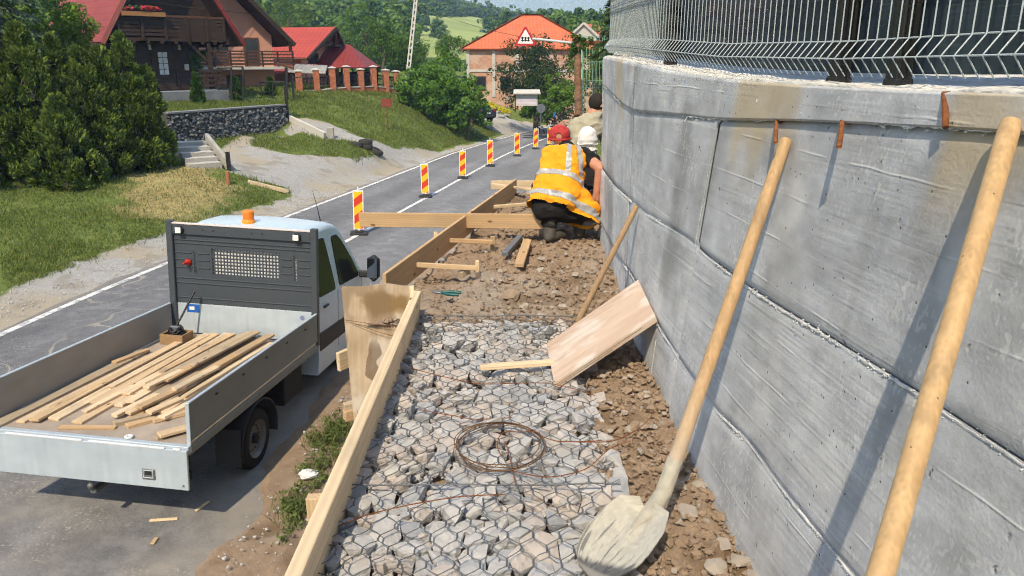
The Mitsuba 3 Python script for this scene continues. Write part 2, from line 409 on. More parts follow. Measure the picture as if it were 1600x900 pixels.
# strip of trodden earth between the road and the wall's foot
w = np.linspace(0, 1, 40); Y = np.repeat(np.arange(1, 26, .12)[:, None], 40, 1); x0 = XL(Y) + ROADW - .45; x0 = x0 + (fb(x0, Y, 1.1, 4, 33)[:, :1] - .5) * .9; X = x0 + (np.maximum(-.2, x0 + 1.2) - x0) * w
Z = road_z(X, Y) + .012 + .10 * np.clip(w * 2.2, 0, 1) * (fb(X, Y, 3, 4, 2)) + .05 * w
Z = np.where(w < .06, road_z(X, Y) - .02, Z)
struct('dirt_verge', grid_mesh(X, Y, Z), EARTH, True)
def verge_z(x, y): return road_z(x, y) + .06

# ------------------------------------------------------------------ the concrete wall
XT = PchipInterpolator([.2, 1.0, 1.92, 2.72, 3.6, 4.55, 5.5, 7.4], [1.52, 1.33, 1.16, 1.065, .93, .81, .79, .835])
XB = PchipInterpolator([.2, 1.0, 2.35, 3.26, 4.2, 5.95, 7.4], [1.27, 1.08, .895, .81, .752, .82, .83])
def wall_x(y, z): return XB(y) + (XT(y) - XB(y)) * np.clip(z / 1.52, -.3, 1.2)


def on_wall(px, py):
    r = ray(px, py); f = lambda d: d * r[0] - wall_x(d * r[1], CAMZ + d * r[2])
    d = brentq(f, .6, 8.5); return EYE + d * r


def line_on_wall(pts, pad0=None):
    w = np.array([on_wall(*p) for p in pts]); w = w[np.argsort(w[:, 1])]; y, z = w[:, 1], w[:, 2]
    y = np.r_[.3, y, 7.6]; z = np.r_[z[0] + (z[0] - z[1]) / (y[1] - y[2]) * (.3 - y[1]) * .3, z, z[-1]]
    return PchipInterpolator(y, z)


ZTOP = line_on_wall([(943, 89), (975, 94), (1000, 99), (1050, 110), (1110, 120), (1180, 127), (1270, 134), (1400, 141), (1590, 147)])
ZU = line_on_wall([(945, 135), (988, 172), (1060, 180), (1115, 186), (1270, 190), (1400, 196), (1590, 207)])
ZM = line_on_wall([(955, 283), (1000, 325), (1070, 370), (1115, 408), (1180, 455), (1300, 530), (1420, 605), (1595, 720)])
ZL = line_on_wall([(960, 388), (1000, 450), (1033, 514), (1084, 592), (1120, 640), (1174, 694), (1219, 757), (1300, 856)])
YV = [.45, 1.35, on_wall(1112, 250)[1], on_wall(988, 240)[1], 7.14]


def concrete(p, n, uv):
    k = dr.floor(uv.x / 100); y, z = p.y, p.z; top = CR(k, 5)
    c = MIX([.325, .34, .37], [.435, .45, .48], .35 * top + .65 * FB(y * 1.3, z * 1.9, 3, 4))
    m = FB(y * 9, z * 13, 5, 4); c = c * (.72 + .56 * m)                         # mottling
    c = c * (.92 + .18 * N(y * 4, z * 120, 4) * SS(.3, .7, FB(y * 1.4, z * 2.2, 51, 3))) * (.95 + .10 * N(y * 210, z * 210, 6))
    cell = z * 6.1 + .22 * N(y * .5, 0, 3) + .05 * N(y * 9, z * 2, 3); f = cell - dr.floor(cell)
    c = c * (1 - .20 * SS(.035, .0, f) * SS(.52, .7, N(y * 4, dr.floor(cell), 7)))
    c = MIX(c, [.62, .63, .64], SS(.03, .0, dr.abs(f - .05)) * SS(.55, .72, N(y * 6, dr.floor(cell), 17)) * .5)
    c = MIX(c, [.155, .16, .165], SS(.52, .76, FB(y * 2.6, z * 1.7, 11, 5)) * .6)
    run = SS(.58, .80, N(y * 8, z * .7, 21) * .6 + N(y * 31, z * 1.5, 22) * .4) * SS(.35, .7, FB(y * 2, z * 2, 23, 3)); c = MIX(c, [.2, .2, .2], run * .22)
    c = MIX(c, [.60, .61, .62], SS(.60, .80, FB(y * 3.3, z * 2.7, 14, 5)) * .35)
    c = MIX(c, [.60, .61, .61], SS(.70, .76, N(y * 120, z * 60, 41)) * SS(.45, .62, FB(y * 3, z * 3, 42, 3)) * .3)   # scratches and laitance
    ochre = SS(.58, .76, N(y * 3.1, z * .35, 31)) * SS(1.2, 1.5, z + .25 * N(y * 9, z * 4, 2)); c = MIX(c, [.40, .31, .17], ochre * .6)
    d1, d2, ck = VO(y * 30, z * 30); c = MIX(c, [.10, .10, .105], SS(.13, .06, d1) * SS(.93, .95, ck))
    d1, d2, ck = VO(y * 11, z * 9); return MIX(c, [.10, .10, .105], SS(.11, .05, d1 + .08 * N(y * 90, z * 60, 1)) * SS(.93, .95, ck))


def concrete_bump(p, n, uv):
    y, z = p.y, p.z; cell = z * 6.1 + .22 * N(y * .5, 0, 3) + .05 * N(y * 9, z * 2, 3); f = cell - dr.floor(cell)
    d1, d2, ck = VO(y * 30, z * 30); e1, e2, ek = VO(y * 11, z * 9)
    return .45 * N(y * 4, z * 120, 4) * SS(.3, .7, FB(y * 1.4, z * 2.2, 51, 3)) + .9 * FB(y * 9, z * 13, 2, 5) + .4 * SS(.035, .0, dr.abs(f - .03)) * SS(.4, .8, N(y * 6, dr.floor(cell), 17)) - 1.2 * SS(.13, .05, d1) * SS(.93, .95, ck) - 2 * SS(.11, .03, e1) * SS(.93, .95, ek) + .25 * N(y * 160, z * 160, 3)


CONCRETE = mat('concrete', concrete, .88, spec=.2, bump=concrete_bump, scale=.0045, eps=1.5e-3)
PALE = mat('pale_mortar', lambda p, n, uv: MIX([.34, .335, .325], [.56, .55, .53], FB(p.x * 14, p.y * 14, p.z * 14, 4)), .95, spec=.1, bump=lambda p, n, uv: N(p.x * 90, p.y * 90, p.z * 90), scale=.008)
WALL = thing('concrete_wall', 'grey board-marked concrete retaining wall curving along the right side', 'wall')


def wall_panel(name, y0, y1, lo, hi, k, off, ny=70, nz=26):
    y = np.linspace(y0 + .002, y1 - .002, ny); t = np.linspace(0, 1, nz)
    Y = np.repeat(y[:, None], nz, 1); Z = lo(y)[:, None] * (1 - t) + hi(y)[:, None] * t
    Yp = np.where(Y > 7.0, Y - .06 * (1.5 - Z) / 1.5 * np.clip((Y - 6.8) / .3, 0, 1), Y)
    X = wall_x(Y, Z) - off - .006 * (meshkit.fbm(np.stack([Y * 2.2, Z * 2.2, Y * 0 + k], -1), 3, 8) - .5)
    e = (t == 0) | (t == 1); X[:, e] += .012; X[0] += .012; X[-1] += .012 if y1 < 7 else 0
    m = grid_mesh(X, Yp, Z)
    return part(WALL, 'panel', m, CONCRETE, 40 if False else True, uv=np.stack([Y.ravel() + 100 * (k + 1), Z.ravel()], 1))


zb = lambda y: np.full_like(np.asarray(y, float), -.45)
rows = [(lambda y: ZU(y) , lambda y: ZTOP(y)), (lambda y: ZM(y), lambda y: ZU(y)), (lambda y: ZL(y), lambda y: ZM(y)), (zb, lambda y: ZL(y))]
for r_, (lo, hi) in enumerate(rows):
    for c_ in range(4): wall_panel('panel', YV[c_], YV[c_ + 1], lo, hi, r_ * 7 + c_ * 3, [.012, 0, .006, .002][r_] + .003 * ((c_ * 5 + r_) % 3))
# solid core, end face and the rough top
yy = np.linspace(.4, 7.14, 60)
core_v, top_v = [], []
X0 = np.stack([wall_x(yy, zb(yy)) + .03, wall_x(yy, ZTOP(yy)) + .03, XT(yy) + .40, XT(yy) + .40], 1); Z0 = np.stack([zb(yy), ZTOP(yy) - .012, ZTOP(yy) - .012, zb(yy)], 1)
X0[-1] -= [.03, .03, 0, 0]
cm = grid_mesh(np.c_[X0, X0[:, :1]], np.repeat(yy[:, None], 5, 1), np.c_[Z0, Z0[:, :1]])
endf = tm(np.stack([X0[-1], np.full(4, 7.14), Z0[-1]], 1), [[0, 1, 2], [0, 2, 3]])
m_ = cat(cm, endf); part(WALL, 'core', m_, CONCRETE, False, uv=np.stack([m_.vertices[:, 1] + 900, m_.vertices[:, 2]], 1))
t = np.linspace(0, 1, 34); yy = np.linspace(.4, 7.15, 300); Yg = np.repeat(yy[:, None], 34, 1)
edge = (fb(yy, yy * 0, 9, 3, 3) - .55) * .02
Xg = (wall_x(yy, ZTOP(yy)) + .002 + np.clip(edge, -.004, .018))[:, None] * (1 - t ** 2) + (XT(yy) + 3.)[:, None] * t ** 2
Zg = ZTOP(yy)[:, None] + .004 + (fb(Xg, Yg, 9, 4, 3) - .5) * .022 * np.clip(t * 18, .25, 1) - .006 * (t == 0) + .04 * t
m_ = grid_mesh(Xg, Yg, Zg); m_.faces = m_.faces
part(WALL, 'rough_top', m_, PALE, True, label='pale rough cast top of the wall')


def ridge(name, pts, r0, seed, mat_, drop=0):
    """a ragged mortar fin: a thin broken ribbon and crumbs along the joint"""
    g = np.random.default_rng(seed); pts = np.asarray(pts, float); s = np.r_[0, np.cumsum(np.linalg.norm(np.diff(pts, axis=0), axis=1))]; n = int(s[-1] / .007)
    ss = np.linspace(0, s[-1], n); q = np.stack([np.interp(ss, s, pts[:, i]) for i in range(3)], 1)
    a = fb(ss, ss * 0, 18, 3, seed); c = fb(ss, ss * 0 + 7, 3.0, 3, seed + 2); keep_ = np.clip((c - .44) * 7, 0, 1)
    r = r0 * (.10 + .75 * np.clip(a * 2.2 - .6, 0, 1.2) * keep_); q[:, 2] += (fb(ss, ss * 0 + 3, 30, 2, seed + 1) - .5) * r0 * 1.6; q[:, 0] -= .001 + .15 * r
    out = [tube(q, r, 5)]
    for i in range(int(s[-1] * 170)):
        j = g.integers(n); rr = r0 * g.uniform(.15, .85) * (.12 + keep_[j]); out.append(place(rock(rr, int(g.integers(1000)), .8, 9), loc=q[j] + [-.3 * rr, g.normal() * .004, g.normal() * r0 * 1.1]))
    return part(WALL, name, cat(out), mat_, False, kind='stuff', label='ragged pale mortar along a joint of the wall')


def wline(zf, y0, y1, n=80): y = np.linspace(y0, y1, n); return np.stack([wall_x(y, zf(y)) - .006, y, zf(y)], 1)
RIDGE = mat('mortar_fin', lambda p, n, uv: MIX([.36, .37, .38], [.72, .73, .73], FB(p.x * 30, p.y * 30, p.z * 30, 2)), .95, spec=.1)
ridge('joint_fin', wline(ZU, .6, 7.1), .006, 3, RIDGE); ridge('joint_fin', wline(ZM, .6, 7.1), .0065, 8, RIDGE); ridge('joint_fin', wline(ZL, .8, 7.1), .0055, 12, RIDGE)
for yv, z0, z1, sd in ((YV[3], -.05, 1.3, 21), (YV[2], ZM(YV[2]), 1.25, 24), (YV[2] + .35, -.1, float(ZL(YV[2])) - .05, 25), (7.1, 0, 1.5, 27)):
    z = np.linspace(z0, z1, 50); ridge('joint_fin', np.stack([wall_x(np.full(50, yv), z) - .006, np.full(50, yv), z], 1), .0045, sd, RIDGE)
RUST = mat('rust', lambda p, n, uv: MIX([.10, .035, .016], [.30, .115, .045], FB(p.x * 60, p.y * 60, p.z * 60, 3)), .9, spec=.2)
for (a, b), (c, d), out, r in (((1218, 190), (1212, 222), .07, .0075), ((1322, 190), (1311, 229), .075, .0085), ((1482, 147), (1499, 199), .035, .008)):
    p0, p1 = on_wall(a, b), on_wall(c, d); p0[0] -= .012
    r_ = ray(c, d); q = EYE + r_ * ((p1[0] - out) / r_[0]) if out > .05 else p1 - [out, 0, 0]
    part(WALL, 'rebar_stub', tube(np.array([p0 + [.05, 0, .0], p0, (p0 + q) / 2 + [0, 0, .004], q]), r, 7), RUST, True, label='short rusty rebar sticking out of the wall face')
for (a, b), (c, d) in (((1187, 136), (1190, 160)), ((1264, 165), (1258, 178)), ((1078, 175), (1076, 190))):
    p0, p1 = on_wall(a, b), on_wall(c, d); part(WALL, 'tie_wire', tube([p0, p1 - [.02, 0, 0]], .002, 5), RIDGE)
# rubble on the far end of the wall top
rng = np.random.default_rng(5)


for i in range(5):
    y = 6.75 - .14 * i + .03 * rng.random(); x = XT(y) + .06 + .05 * rng.random()
    solo('mortar_lump', ['farthest mortar lump on the far end of the wall top', 'second farthest mortar lump on the far end of the wall top', 'middle mortar lump of five on the far end of the wall top', 'second nearest mortar lump on the far end of the wall top', 'nearest mortar lump on the far end of the wall top'][i], 'rubble', place(rock(.035 + .02 * rng.random(), i), loc=(x, y, ZTOP(y) + .02)), PALE, group='mortar lumps on the wall end')

# ------------------------------------------------------------------ wire fence with dark screen
GALV = mat('galvanised_wire', (.42, .48, .51), .5, spec=.4)
BLACKP = mat('black_plastic', (.012, .012, .013), .45, spec=.5)
SCREEN = mat('dark_screen', lambda p, n, uv: MIX([.016, .026, .038], [.04, .056, .078], FB(p.y * 3, p.z * 2, 2, 3)), .18, spec=.6, bump=lambda p, n, uv: N(p.y * 1.5, p.z * 2.5, 1) + .03 * N(p.y * 3, p.z * 220, 1), scale=.012)
FP = [np.array([.875, 7.25]), np.array([.855, 4.72]), np.array([1.125, 2.66]), np.array([1.36, 1.25]), np.array([1.95, -1.1])]
for i in range(4):
    a, b = FP[i], FP[i + 1]; d = (b - a) / np.linalg.norm(b - a); L = np.linalg.norm(b - a); nrm = np.array([d[1], -d[0]])
    if nrm[0] > 0: nrm = -nrm
    fk = thing('wire_fence_panel', ['galvanised wire mesh fence panel at the far end of the wall top', 'galvanised wire mesh fence panel in the middle of the wall top', 'galvanised wire mesh fence panel nearest the camera on the wall top', 'galvanised wire mesh fence panel continuing beyond the right edge'][i], 'fence', 'wire fence panels on the wall')
    zt = lambda y: float(ZTOP(np.clip(y, .5, 7.2))) + .034
    hgt = [(0, 0), (.056, .045), (.112, 0), (.47, 0), (.526, .045), (.582, 0), (1.6, 0)]
    n = int(L / .05)
    for j in range(n):
        s = (j + .5) * L / n; q = a + d * s; z0 = zt(q[1])
        pts = [[*(q + nrm * (o + .0)), z0 + h] for h, o in hgt]
        P_ = []
        for u, v in zip(pts[:-1], pts[1:]): P_ += [np.array(u), np.array(u) * .82 + np.array(v) * .18, np.array(u) * .18 + np.array(v) * .82]
        part(fk, 'vertical_wire', tube(np.array(P_ + [np.array(pts[-1])]), .0023, 5), GALV, True)
    for h, o in [(.056, .045), (.112, 0), (.526, .045), (.582, 0), (.47, 0), (.85, 0), (1.2, 0), (1.55, 0), ]:
        part(fk, 'horizontal_wire', tube([[*(a + nrm * (o - .004)), zt(a[1]) + h], [*((a + b) / 2 + nrm * (o - .004)), zt((a + b)[1] / 2) + h], [*(b + nrm * (o - .004)), zt(b[1]) + h]], .0026, 5), GALV, True)
    sa, sb = a - nrm * .075, b - nrm * .075; m = 30; tt = np.linspace(0, 1, m); zz = np.linspace(0, 1.62, 20)
    S = sa[None] * (1 - tt[:, None]) + sb[None] * tt[:, None]; Zs = np.array([zt(y) for y in S[:, 1]])[:, None] + .010 + zz[None]
    wob = .012 * (fb(tt[:, None] * L + 9 * i, zz[None], 2.5, 2, 4) - .5)
    solo('dark_screen_sheet', ['dark screening sheet behind the far fence panel', 'dark screening sheet behind the middle fence panel', 'dark screening sheet behind the nearest fence panel', 'dark screening sheet at the right edge of the fence'][i], 'screen', grid_mesh(S[:, 0][:, None] - nrm[0] * wob, S[:, 1][:, None] - nrm[1] * wob, Zs), SCREEN, True, group='dark sheets behind the wire fence')
for px, off, lab in ((1037, 1, 'black fence post on the wall top, farthest of three'), (1295, 1, 'black fence post on the wall top, middle of three'), (1386, 2, 'black fence post on the wall top, nearest of three')):
    for i in range(3):
        a, b = FP[i], FP[i + 1]; g = None
        f = lambda s: (a + (b - a) * s)[0] / ((a + (b - a) * s)[1] * math.cos(PITCH) + .02) * F + 800 - px
        if f(0) * f(1) < 0: g = a + (b - a) * brentq(f, 0, 1); break
    if g is None: continue
    ang = math.atan2((b - a)[1], (b - a)[0]); nr = np.array([(b - a)[1], -(b - a)[0]]) / np.linalg.norm(b - a); nr = nr if nr[0] < 0 else -nr
    c = g - nr * .036; z0 = float(ZTOP(c[1]))
    k = thing('fence_post', lab, 'post', 'black fence posts'); scene[k] = mikit.ply(place(cbox(.06, .055, 1.64, ch=.004), rotz(ang), (c[0], c[1], z0 + .82)), BLACKP, False)
    part(k, 'foot', place(cbox(.068, .062, .03, ch=.004), rotz(ang), (c[0], c[1], z0 + .015)), BLACKP)

# ------------------------------------------------------------------ gabion, earth fill
GX0, GX1, GY0, GY1 = -.63, .42, .9, 4.66
def fill_z(x, y):
    z = (fb(x, y, 1.1, 3, 2) - .5) * .10 + (fb(x, y, 4.5, 4, 3) - .5) * .10 - .03
    near = np.clip((4.6 - y) / 1.0, 0, 1); gx = np.clip((x - .38) / .45, 0, 1)
    z = z - near * (.03 + .16 * gx * np.clip((4.2 - y) / 2.0, 0, 1))
    under = (x < GX1 - .09 + .1 * fb(x, y, 5, 2, 71)) & (y < GY1 - .02)
    return np.where(under, -.085, z)


FORM_A, FORM_B = np.array([-.93, 4.72]), np.array([.015, 9.35])        # the long edge board
xs_, ys_ = np.arange(-1.05, 1.25, .018), np.arange(.6, 10.2, .018); Xd, Yd = np.meshgrid(xs_, ys_)
Zd = fill_z(Xd, Yd); rel = (meshkit.fbm(np.stack([Xd * 13, Yd * 13, Xd * 0], -1), 4, 11) - .5)
Zd = Zd + np.where((Xd < GX1) & (Yd < GY1), 0, np.abs(rel) * .075 + np.maximum(rel - .12, 0) * .10)
bx = FORM_A[0] + (FORM_B - FORM_A)[0] * (Yd - FORM_A[1]) / (FORM_B - FORM_A)[1]
dm = grid_mesh(Xd, Yd, Zd); fcx = dm.vertices[dm.faces].mean(1)
bxf = FORM_A[0] + (FORM_B - FORM_A)[0] * (fcx[:, 1] - FORM_A[1]) / (FORM_B - FORM_A)[1]
wx = wall_x(np.clip(fcx[:, 1], .3, 7.4), np.zeros(len(fcx))) + .06
keep = (fcx[:, 0] < np.where(fcx[:, 1] > 7.2, 1.2, wx)) & np.where(fcx[:, 1] > GY1, fcx[:, 0] > np.maximum(bxf, -1.0) + .005, fcx[:, 0] > -.62) & (fcx[:, 1] < 9.55)
dm.faces = dm.faces[keep]; dm.remove_unreferenced_vertices()
struct('earth_fill', dm, EARTH, True)


def fill_at(x, y): return float(fill_z(np.array([x]), np.array([y]))[0]) + .02


# the body of the bank below the fill
def bank_body():
    y = np.array([.6, 4.7, 4.72, 7, 9.45, 9.55]); xl = np.array([-.62, -.62, -.93, -.46, .02, .04]); v = []
    zt_ = np.full(6, -.17); zb_ = np.array([road_z(a, b) - .15 for a, b in zip(xl, y)])
    X = np.stack([xl - .1 * 0, xl, np.full(6, 1.0), np.full(6, 1.0)], 1); Zb = np.stack([zb_, zt_, zt_, zb_], 1)
    g = grid_mesh(X, np.repeat(y[:, None], 4, 1), Zb)
    return cat(g, tm(np.stack([X[-1], np.full(4, 9.55), Zb[-1]], 1), [[0, 2, 1], [0, 3, 2]]), tm(np.stack([X[0], np.full(4, .6), Zb[0]], 1), [[0, 1, 2], [0, 2, 3]]))


struct('earth_bank', bank_body(), EARTH, False)

# stones: cells of a jittered pattern, shrunk and tilted, in two sizes
STONES = []
for nm, c0, c1 in (('a', [.34, .338, .345], [.55, .545, .545]), ('b', [.38, .345, .325], [.58, .525, .49]), ('c', [.27, .28, .30], [.44, .45, .475])):
    STONES.append(mat('stone_' + nm, (lambda c0, c1: lambda p, n, uv: MIX(MIX(c0, c1, FB(p.x * 18, p.y * 18, p.z * 18, 4)), [.46, .40, .34], SS(.5, .8, FB(p.x * 5, p.y * 5, p.z * 5, 3)) * .6 * SS(.2, .9, n.z)))(c0, c1), .92, spec=.15, bump=lambda p, n, uv: FB(p.x * 70, p.y * 70, p.z * 70, 3), scale=.012))
rng = np.random.default_rng(11)


def poisson(x0, x1, y0, y1, rmin, rmax, seed, tries=6000):
    g = np.random.default_rng(seed); pts = []; rr = []
    for _ in range(tries):
        x, y = g.uniform(x0, x1), g.uniform(y0, y1); r = rmin + (rmax - rmin) * g.random() ** 1.7
        if all((x - a) ** 2 + (y - b) ** 2 > (.5 * (r + c)) ** 2 * 1.15 for (a, b), c in zip(pts, rr)): pts.append((x, y)); rr.append(r)
    return np.array(pts), np.array(rr)


pts, rr = poisson(GX0 - .05, GX1 + .05, GY0, GY1 + .02, .05, .165, 3, 12000)
vor = Voronoi(np.vstack([pts, pts + [0, 20], pts - [0, 20], pts + [20, 0], pts - [20, 0]]))
stone_list = []
for i in range(len(pts)):
    poly = Polygon(vor.vertices[vor.regions[vor.point_region[i]]]).buffer(-.0012).intersection(shapely.box(GX0, GY0 - .1, GX1 + .05, GY1))
    if poly.is_empty or poly.area > .034 or poly.area < .0012: continue
    c = np.array(poly.centroid.coords[0])
    if (c[0] > .36 and poly.area < .004) or c[0] > .31 and rng.random() < (c[0] - .29) * 3.2: continue
    c = np.array(poly.centroid.coords[0]); o = np.array(poly.exterior.coords)[:-1]
    if len(o) > 9: o = o[::2]
    s = math.sqrt(poly.area); tilt = rng.normal(size=2) * .29; zc = -.004 + rng.normal() * .013 - (.03 if c[0] > .34 else 0); th = .35 * s
    def ringz(k, z): q = c + (o - c) * k * rng.uniform(.86, 1.06, (len(o), 1)); return np.c_[q, z + (q - c) @ tilt + rng.normal(size=len(o)) * .05 * s]
    ni = rng.integers(2, 5); an = rng.random(ni) * 6.3; ir = rng.uniform(.1, .62, ni) * s * .5; ip = np.c_[c[0] + ir * np.cos(an), c[1] + ir * np.sin(an), zc + .10 * s * (rng.random(ni) - .25)]; ip[:, 2] += (ip[:, :2] - c) @ tilt
    rim = ringz(1.0, zc - .09 * s); rim[:, 2] += rng.normal(size=len(o)) * .08 * s
    p = np.vstack([ip, rim, ringz(.75, zc - .62 * s)])
    try: stone_list.append((c[1] ** -2 * poly.area, hull(p), rng.integers(0, 3) if rng.random() < .75 else 0))
    except Exception: pass
for i in range(1500):                                                    # small stones in the gaps and on top
    x, y = rng.uniform(GX0, GX1), rng.uniform(GY0, GY1); r = rng.uniform(.010, .034)
    m = place(rock(r, 1000 + i, .7, 13), rotz(rng.random() * 6), (x, y, -.034 + rng.normal() * .012)); stone_list.append((y ** -2 * r * r * .8, m, rng.integers(0, 3)))
stone_list.sort(key=lambda s: -s[0])
GAB = thing('gabion', 'wire mesh gabion filled with grey broken stones in the foreground', 'gabion')
for w_, m, k in stone_list[:285]: part(GAB, 'stone', m, STONES[k])
for k in range(3): part(GAB, 'small_stones', cat([m for _, m, q in stone_list[285:] if q == k]), STONES[k], kind='stuff', label='small broken stones filling the gaps of the gabion')
# side stones along the open left face, seen down the gap behind the board
sd = []
for i in range(170):
    y = rng.uniform(GY0, GY1); z = -.05 - rng.random() * .55; r = rng.uniform(.045, .085); sd.append(place(rock(r, 3000 + i), rotz(rng.random() * 6), (GX0 + .045 + .02 * rng.random(), y, z)))
part(GAB, 'side_stones', cat(sd), STONES[0], kind='stuff', label='stones showing on the side of the gabion')
# hexagonal wire mesh following the stones
WIRE = mat('mesh_wire', (.115, .122, .135), .5, metallic=.1, spec=.5)
HW, HT, HD = .088, .036, .040                                          # width, twist length, height of the slanted legs
segs = []


def drape(x, y):
    z = .036 + .018 * float(fb(np.array([x]), np.array([y]), 5, 2, 15)[0]) - .012
    if x < GX0 + .04: z = min(z, .02) - 0
    return np.array([x, y, z - (.035 if x > .36 else 0)])


def warp_xy(x, y): return x + .020 * (float(fb(np.array([x]), np.array([y]), 2.3, 2, 31)[0]) - .5), y + .03 * (float(fb(np.array([x]), np.array([y]), 2.1, 2, 37)[0]) - .5)


nx, ny = int((GX1 - GX0) / HW) + 1, int((GY1 - GY0) / (HT + HD)) + 1
thin, thick = [], []
for j in range(ny):
    for i in range(nx):
        x = GX0 + (i + .5 * (j % 2)) * HW; y = GY0 + j * (HT + HD)
        A, B = (x, y), (x, y + HT)
        if x > GX1 + .02: continue
        pa, pb = drape(*warp_xy(*A)), drape(*warp_xy(*B)); thick.append((pa, pb))
        for s in (-1, 1):
            C = (x + s * HW / 2, y + HT + HD)
            if GX0 - .05 < C[0] < GX1 + .05 and y + HT + HD < GY1 + .03:
                pc = drape(*warp_xy(*C)); thin.append((pb, pc))
# the mesh on the left side face
ns = 9
for j in range(ny):
    for k in range(ns):
        y = GY0 + (j + .5 * (k % 2)) * HW * .95; z = .012 - k * (HT + HD)
        if y > GY1: continue
        px_ = lambda yy, zz: np.array([GX0 - .012 - .035 * math.sin(min(1, -min(zz, 0) / .3) * 3.1) * .4 - .015 * float(fb(np.array([yy]), np.array([zz]), 4, 2, 41)[0]), yy, zz])
        thick.append((px_(y, z), px_(y, z - HT)))
        for s in (-1, 1): thin.append((px_(y, z - HT), px_(y + s * HW * .475, z - HT - HD)))
def wires(pairs, r, sag=.0):
    out = []
    for a, b in pairs: out.append(tube([a, a * .5 + b * .5 + rng.normal(size=3) * .0025, b], r, 4, caps=False))
    return cat(out)


part(GAB, 'wire_mesh', cat(wires(thin, .0021), wires(thick, .0033)), WIRE, True, label='hexagonal woven wire mesh over the stones')
for y, r, x1 in ((GY1 - .0, .004, GX1 + .15), (2.62, .003, GX1)):
    xs2 = np.linspace(GX0 - .01, x1, 24); P_ = [[x, y + .02 * (float(fb(np.array([x]), np.array([y]), 3, 2, 3)[0]) - .5), .03 + .012 * (float(fb(np.array([x]), np.array([y]), 6, 2, 9)[0]))] for x in xs2]
    part(GAB, 'selvedge_wire', tube(P_, r, 6), WIRE, True)
ys2 = np.linspace(GY0, GY1, 90); part(GAB, 'selvedge_wire', tube([[GX0 - .008 + .012 * math.sin(y * 9), y, .012 + .01 * math.sin(y * 13)] for y in ys2], .0035, 6), WIRE, True)
# loops of tie wire along the left edge
lo = []
for i in range(60):
    y = rng.uniform(2.2, GY1); th = np.linspace(0, 5.5, 12) + rng.random() * 6; r = rng.uniform(.012, .032)
    lo.append(tube(np.stack([GX0 - .012 + r * .4 * np.cos(th), y + r * np.sin(th) * .8 + .006 * th, .004 + r * np.cos(th + .4) * .8 - .01], 1), .0015, 4))
part(GAB, 'lacing_wire', cat(lo), WIRE, True, label='loops of lacing wire along the gabion edge')
for k, pix in enumerate(([(657, 640), (700, 648), (745, 655), (800, 652)], [(640, 574), (700, 590), (760, 600), (840, 598), (930, 618)], [(528, 822), (590, 800), (660, 785), (730, 775), (790, 772)], [(800, 735), (860, 745), (910, 735), (955, 700), (985, 690)], [(830, 672), (880, 690), (940, 688)], [(790, 690), (800, 730), (806, 760)], [(900, 690), (950, 690), (1000, 668), (1022, 640)])):
    P_ = np.array([on_z(a, b, .035 + .012 * rng.random()) for a, b in pix]); t = np.linspace(0, 1, 24); cs = [PchipInterpolator(np.linspace(0, 1, len(P_)), P_[:, i]) for i in range(3)]
    solo('tie_wire', ['rusty tie wire at the left of the gabion above the wire coil', 'long rusty tie wire crossing the gabion below the plywood board', 'long rusty tie wire at the lower left of the gabion', 'rusty tie wire curving from the coil to the earth', 'short rusty tie wire on the right edge of the gabion', 'thin rusty wire inside the wire coil', 'bent rusty wire lying on the earth beside the gabion'][k], 'wire', tube(np.stack([c(t) for c in cs], 1), .0022, 5), RUST, True)
c = on_z(781, 697, .04); co = []
COIL = thing('wire_coil', 'coil of rusty steel wire lying on the gabion', 'wire coil')
for k in range(5):
    th = np.linspace(0, 2 * np.pi, 49)[:-1]; r = .183 + .008 * rng.normal(); ph = rng.random() * 6
    part(COIL, 'loop', tube(np.stack([c[0] + r * np.cos(th) + .006 * np.cos(2 * th + ph), c[1] + r * 1.08 * np.sin(th), c[2] + .003 * k + .01 * np.sin(th + ph)], 1), .0021, 6, True), mat('dull_rust', lambda p, n, uv: MIX([.07, .04, .025], [.19, .11, .06], FB(p.x * 40, p.y * 40, p.z * 40, 3)), .85) if 'mat_dull_rust' not in scene else 'mat_dull_rust', True)
th = np.linspace(.6, 3.9, 30); part(COIL, 'loose_end', tube(np.stack([c[0] + .09 + .1 * np.cos(th), c[1] - .02 + .13 * np.sin(th), c[2] + .02 + .01 * np.sin(3 * th)], 1), .0022, 6), RUST, True)

# clods and stones strewn over the earth
CLOD = mat('clod', lambda p, n, uv: MIX([.19, .132, .09], [.38, .29, .215], FB(p.x * 14, p.y * 14, p.z * 14, 4)), .95, spec=.1, bump=lambda p, n, uv: FB(p.x * 60, p.y * 60, p.z * 60, 3), scale=.01)
clods, rocks_, pebbles = [], [], []
for i in range(10500):
    if rng.random() < .45: x, y = rng.uniform(.36, 1.05), rng.uniform(1.6, 4.8)
    else: x, y = rng.uniform(-.95, .85), 4.66 + 4.9 * rng.random() ** 1.5
    bl = FORM_A[0] + (FORM_B - FORM_A)[0] * (y - FORM_A[1]) / (FORM_B - FORM_A)[1] + .03
    if y > GY1 and x < bl: continue
    if x > wall_x(min(y, 7.3), 0) - .01: continue
    if y > 8 and rng.random() < .4: continue
    r = .005 + .027 * rng.random() ** 3.6
    if x < -.1 and y > 4.7: r *= .6
    m = place(rock(r, 7000 + i, .75, 11), rotz(rng.random() * 6), (x, y, fill_at(x, y) + r * .25))
    (clods if rng.random() < .88 else pebbles).append((r, m))
solo('earth_clods', 'loose earth clods and crumbs on the fill', 'earth', cat([m for _, m in clods]), CLOD); labels['earth_clods'] = {'kind': 'stuff', 'label': 'loose brown earth clods strewn over the fill'}
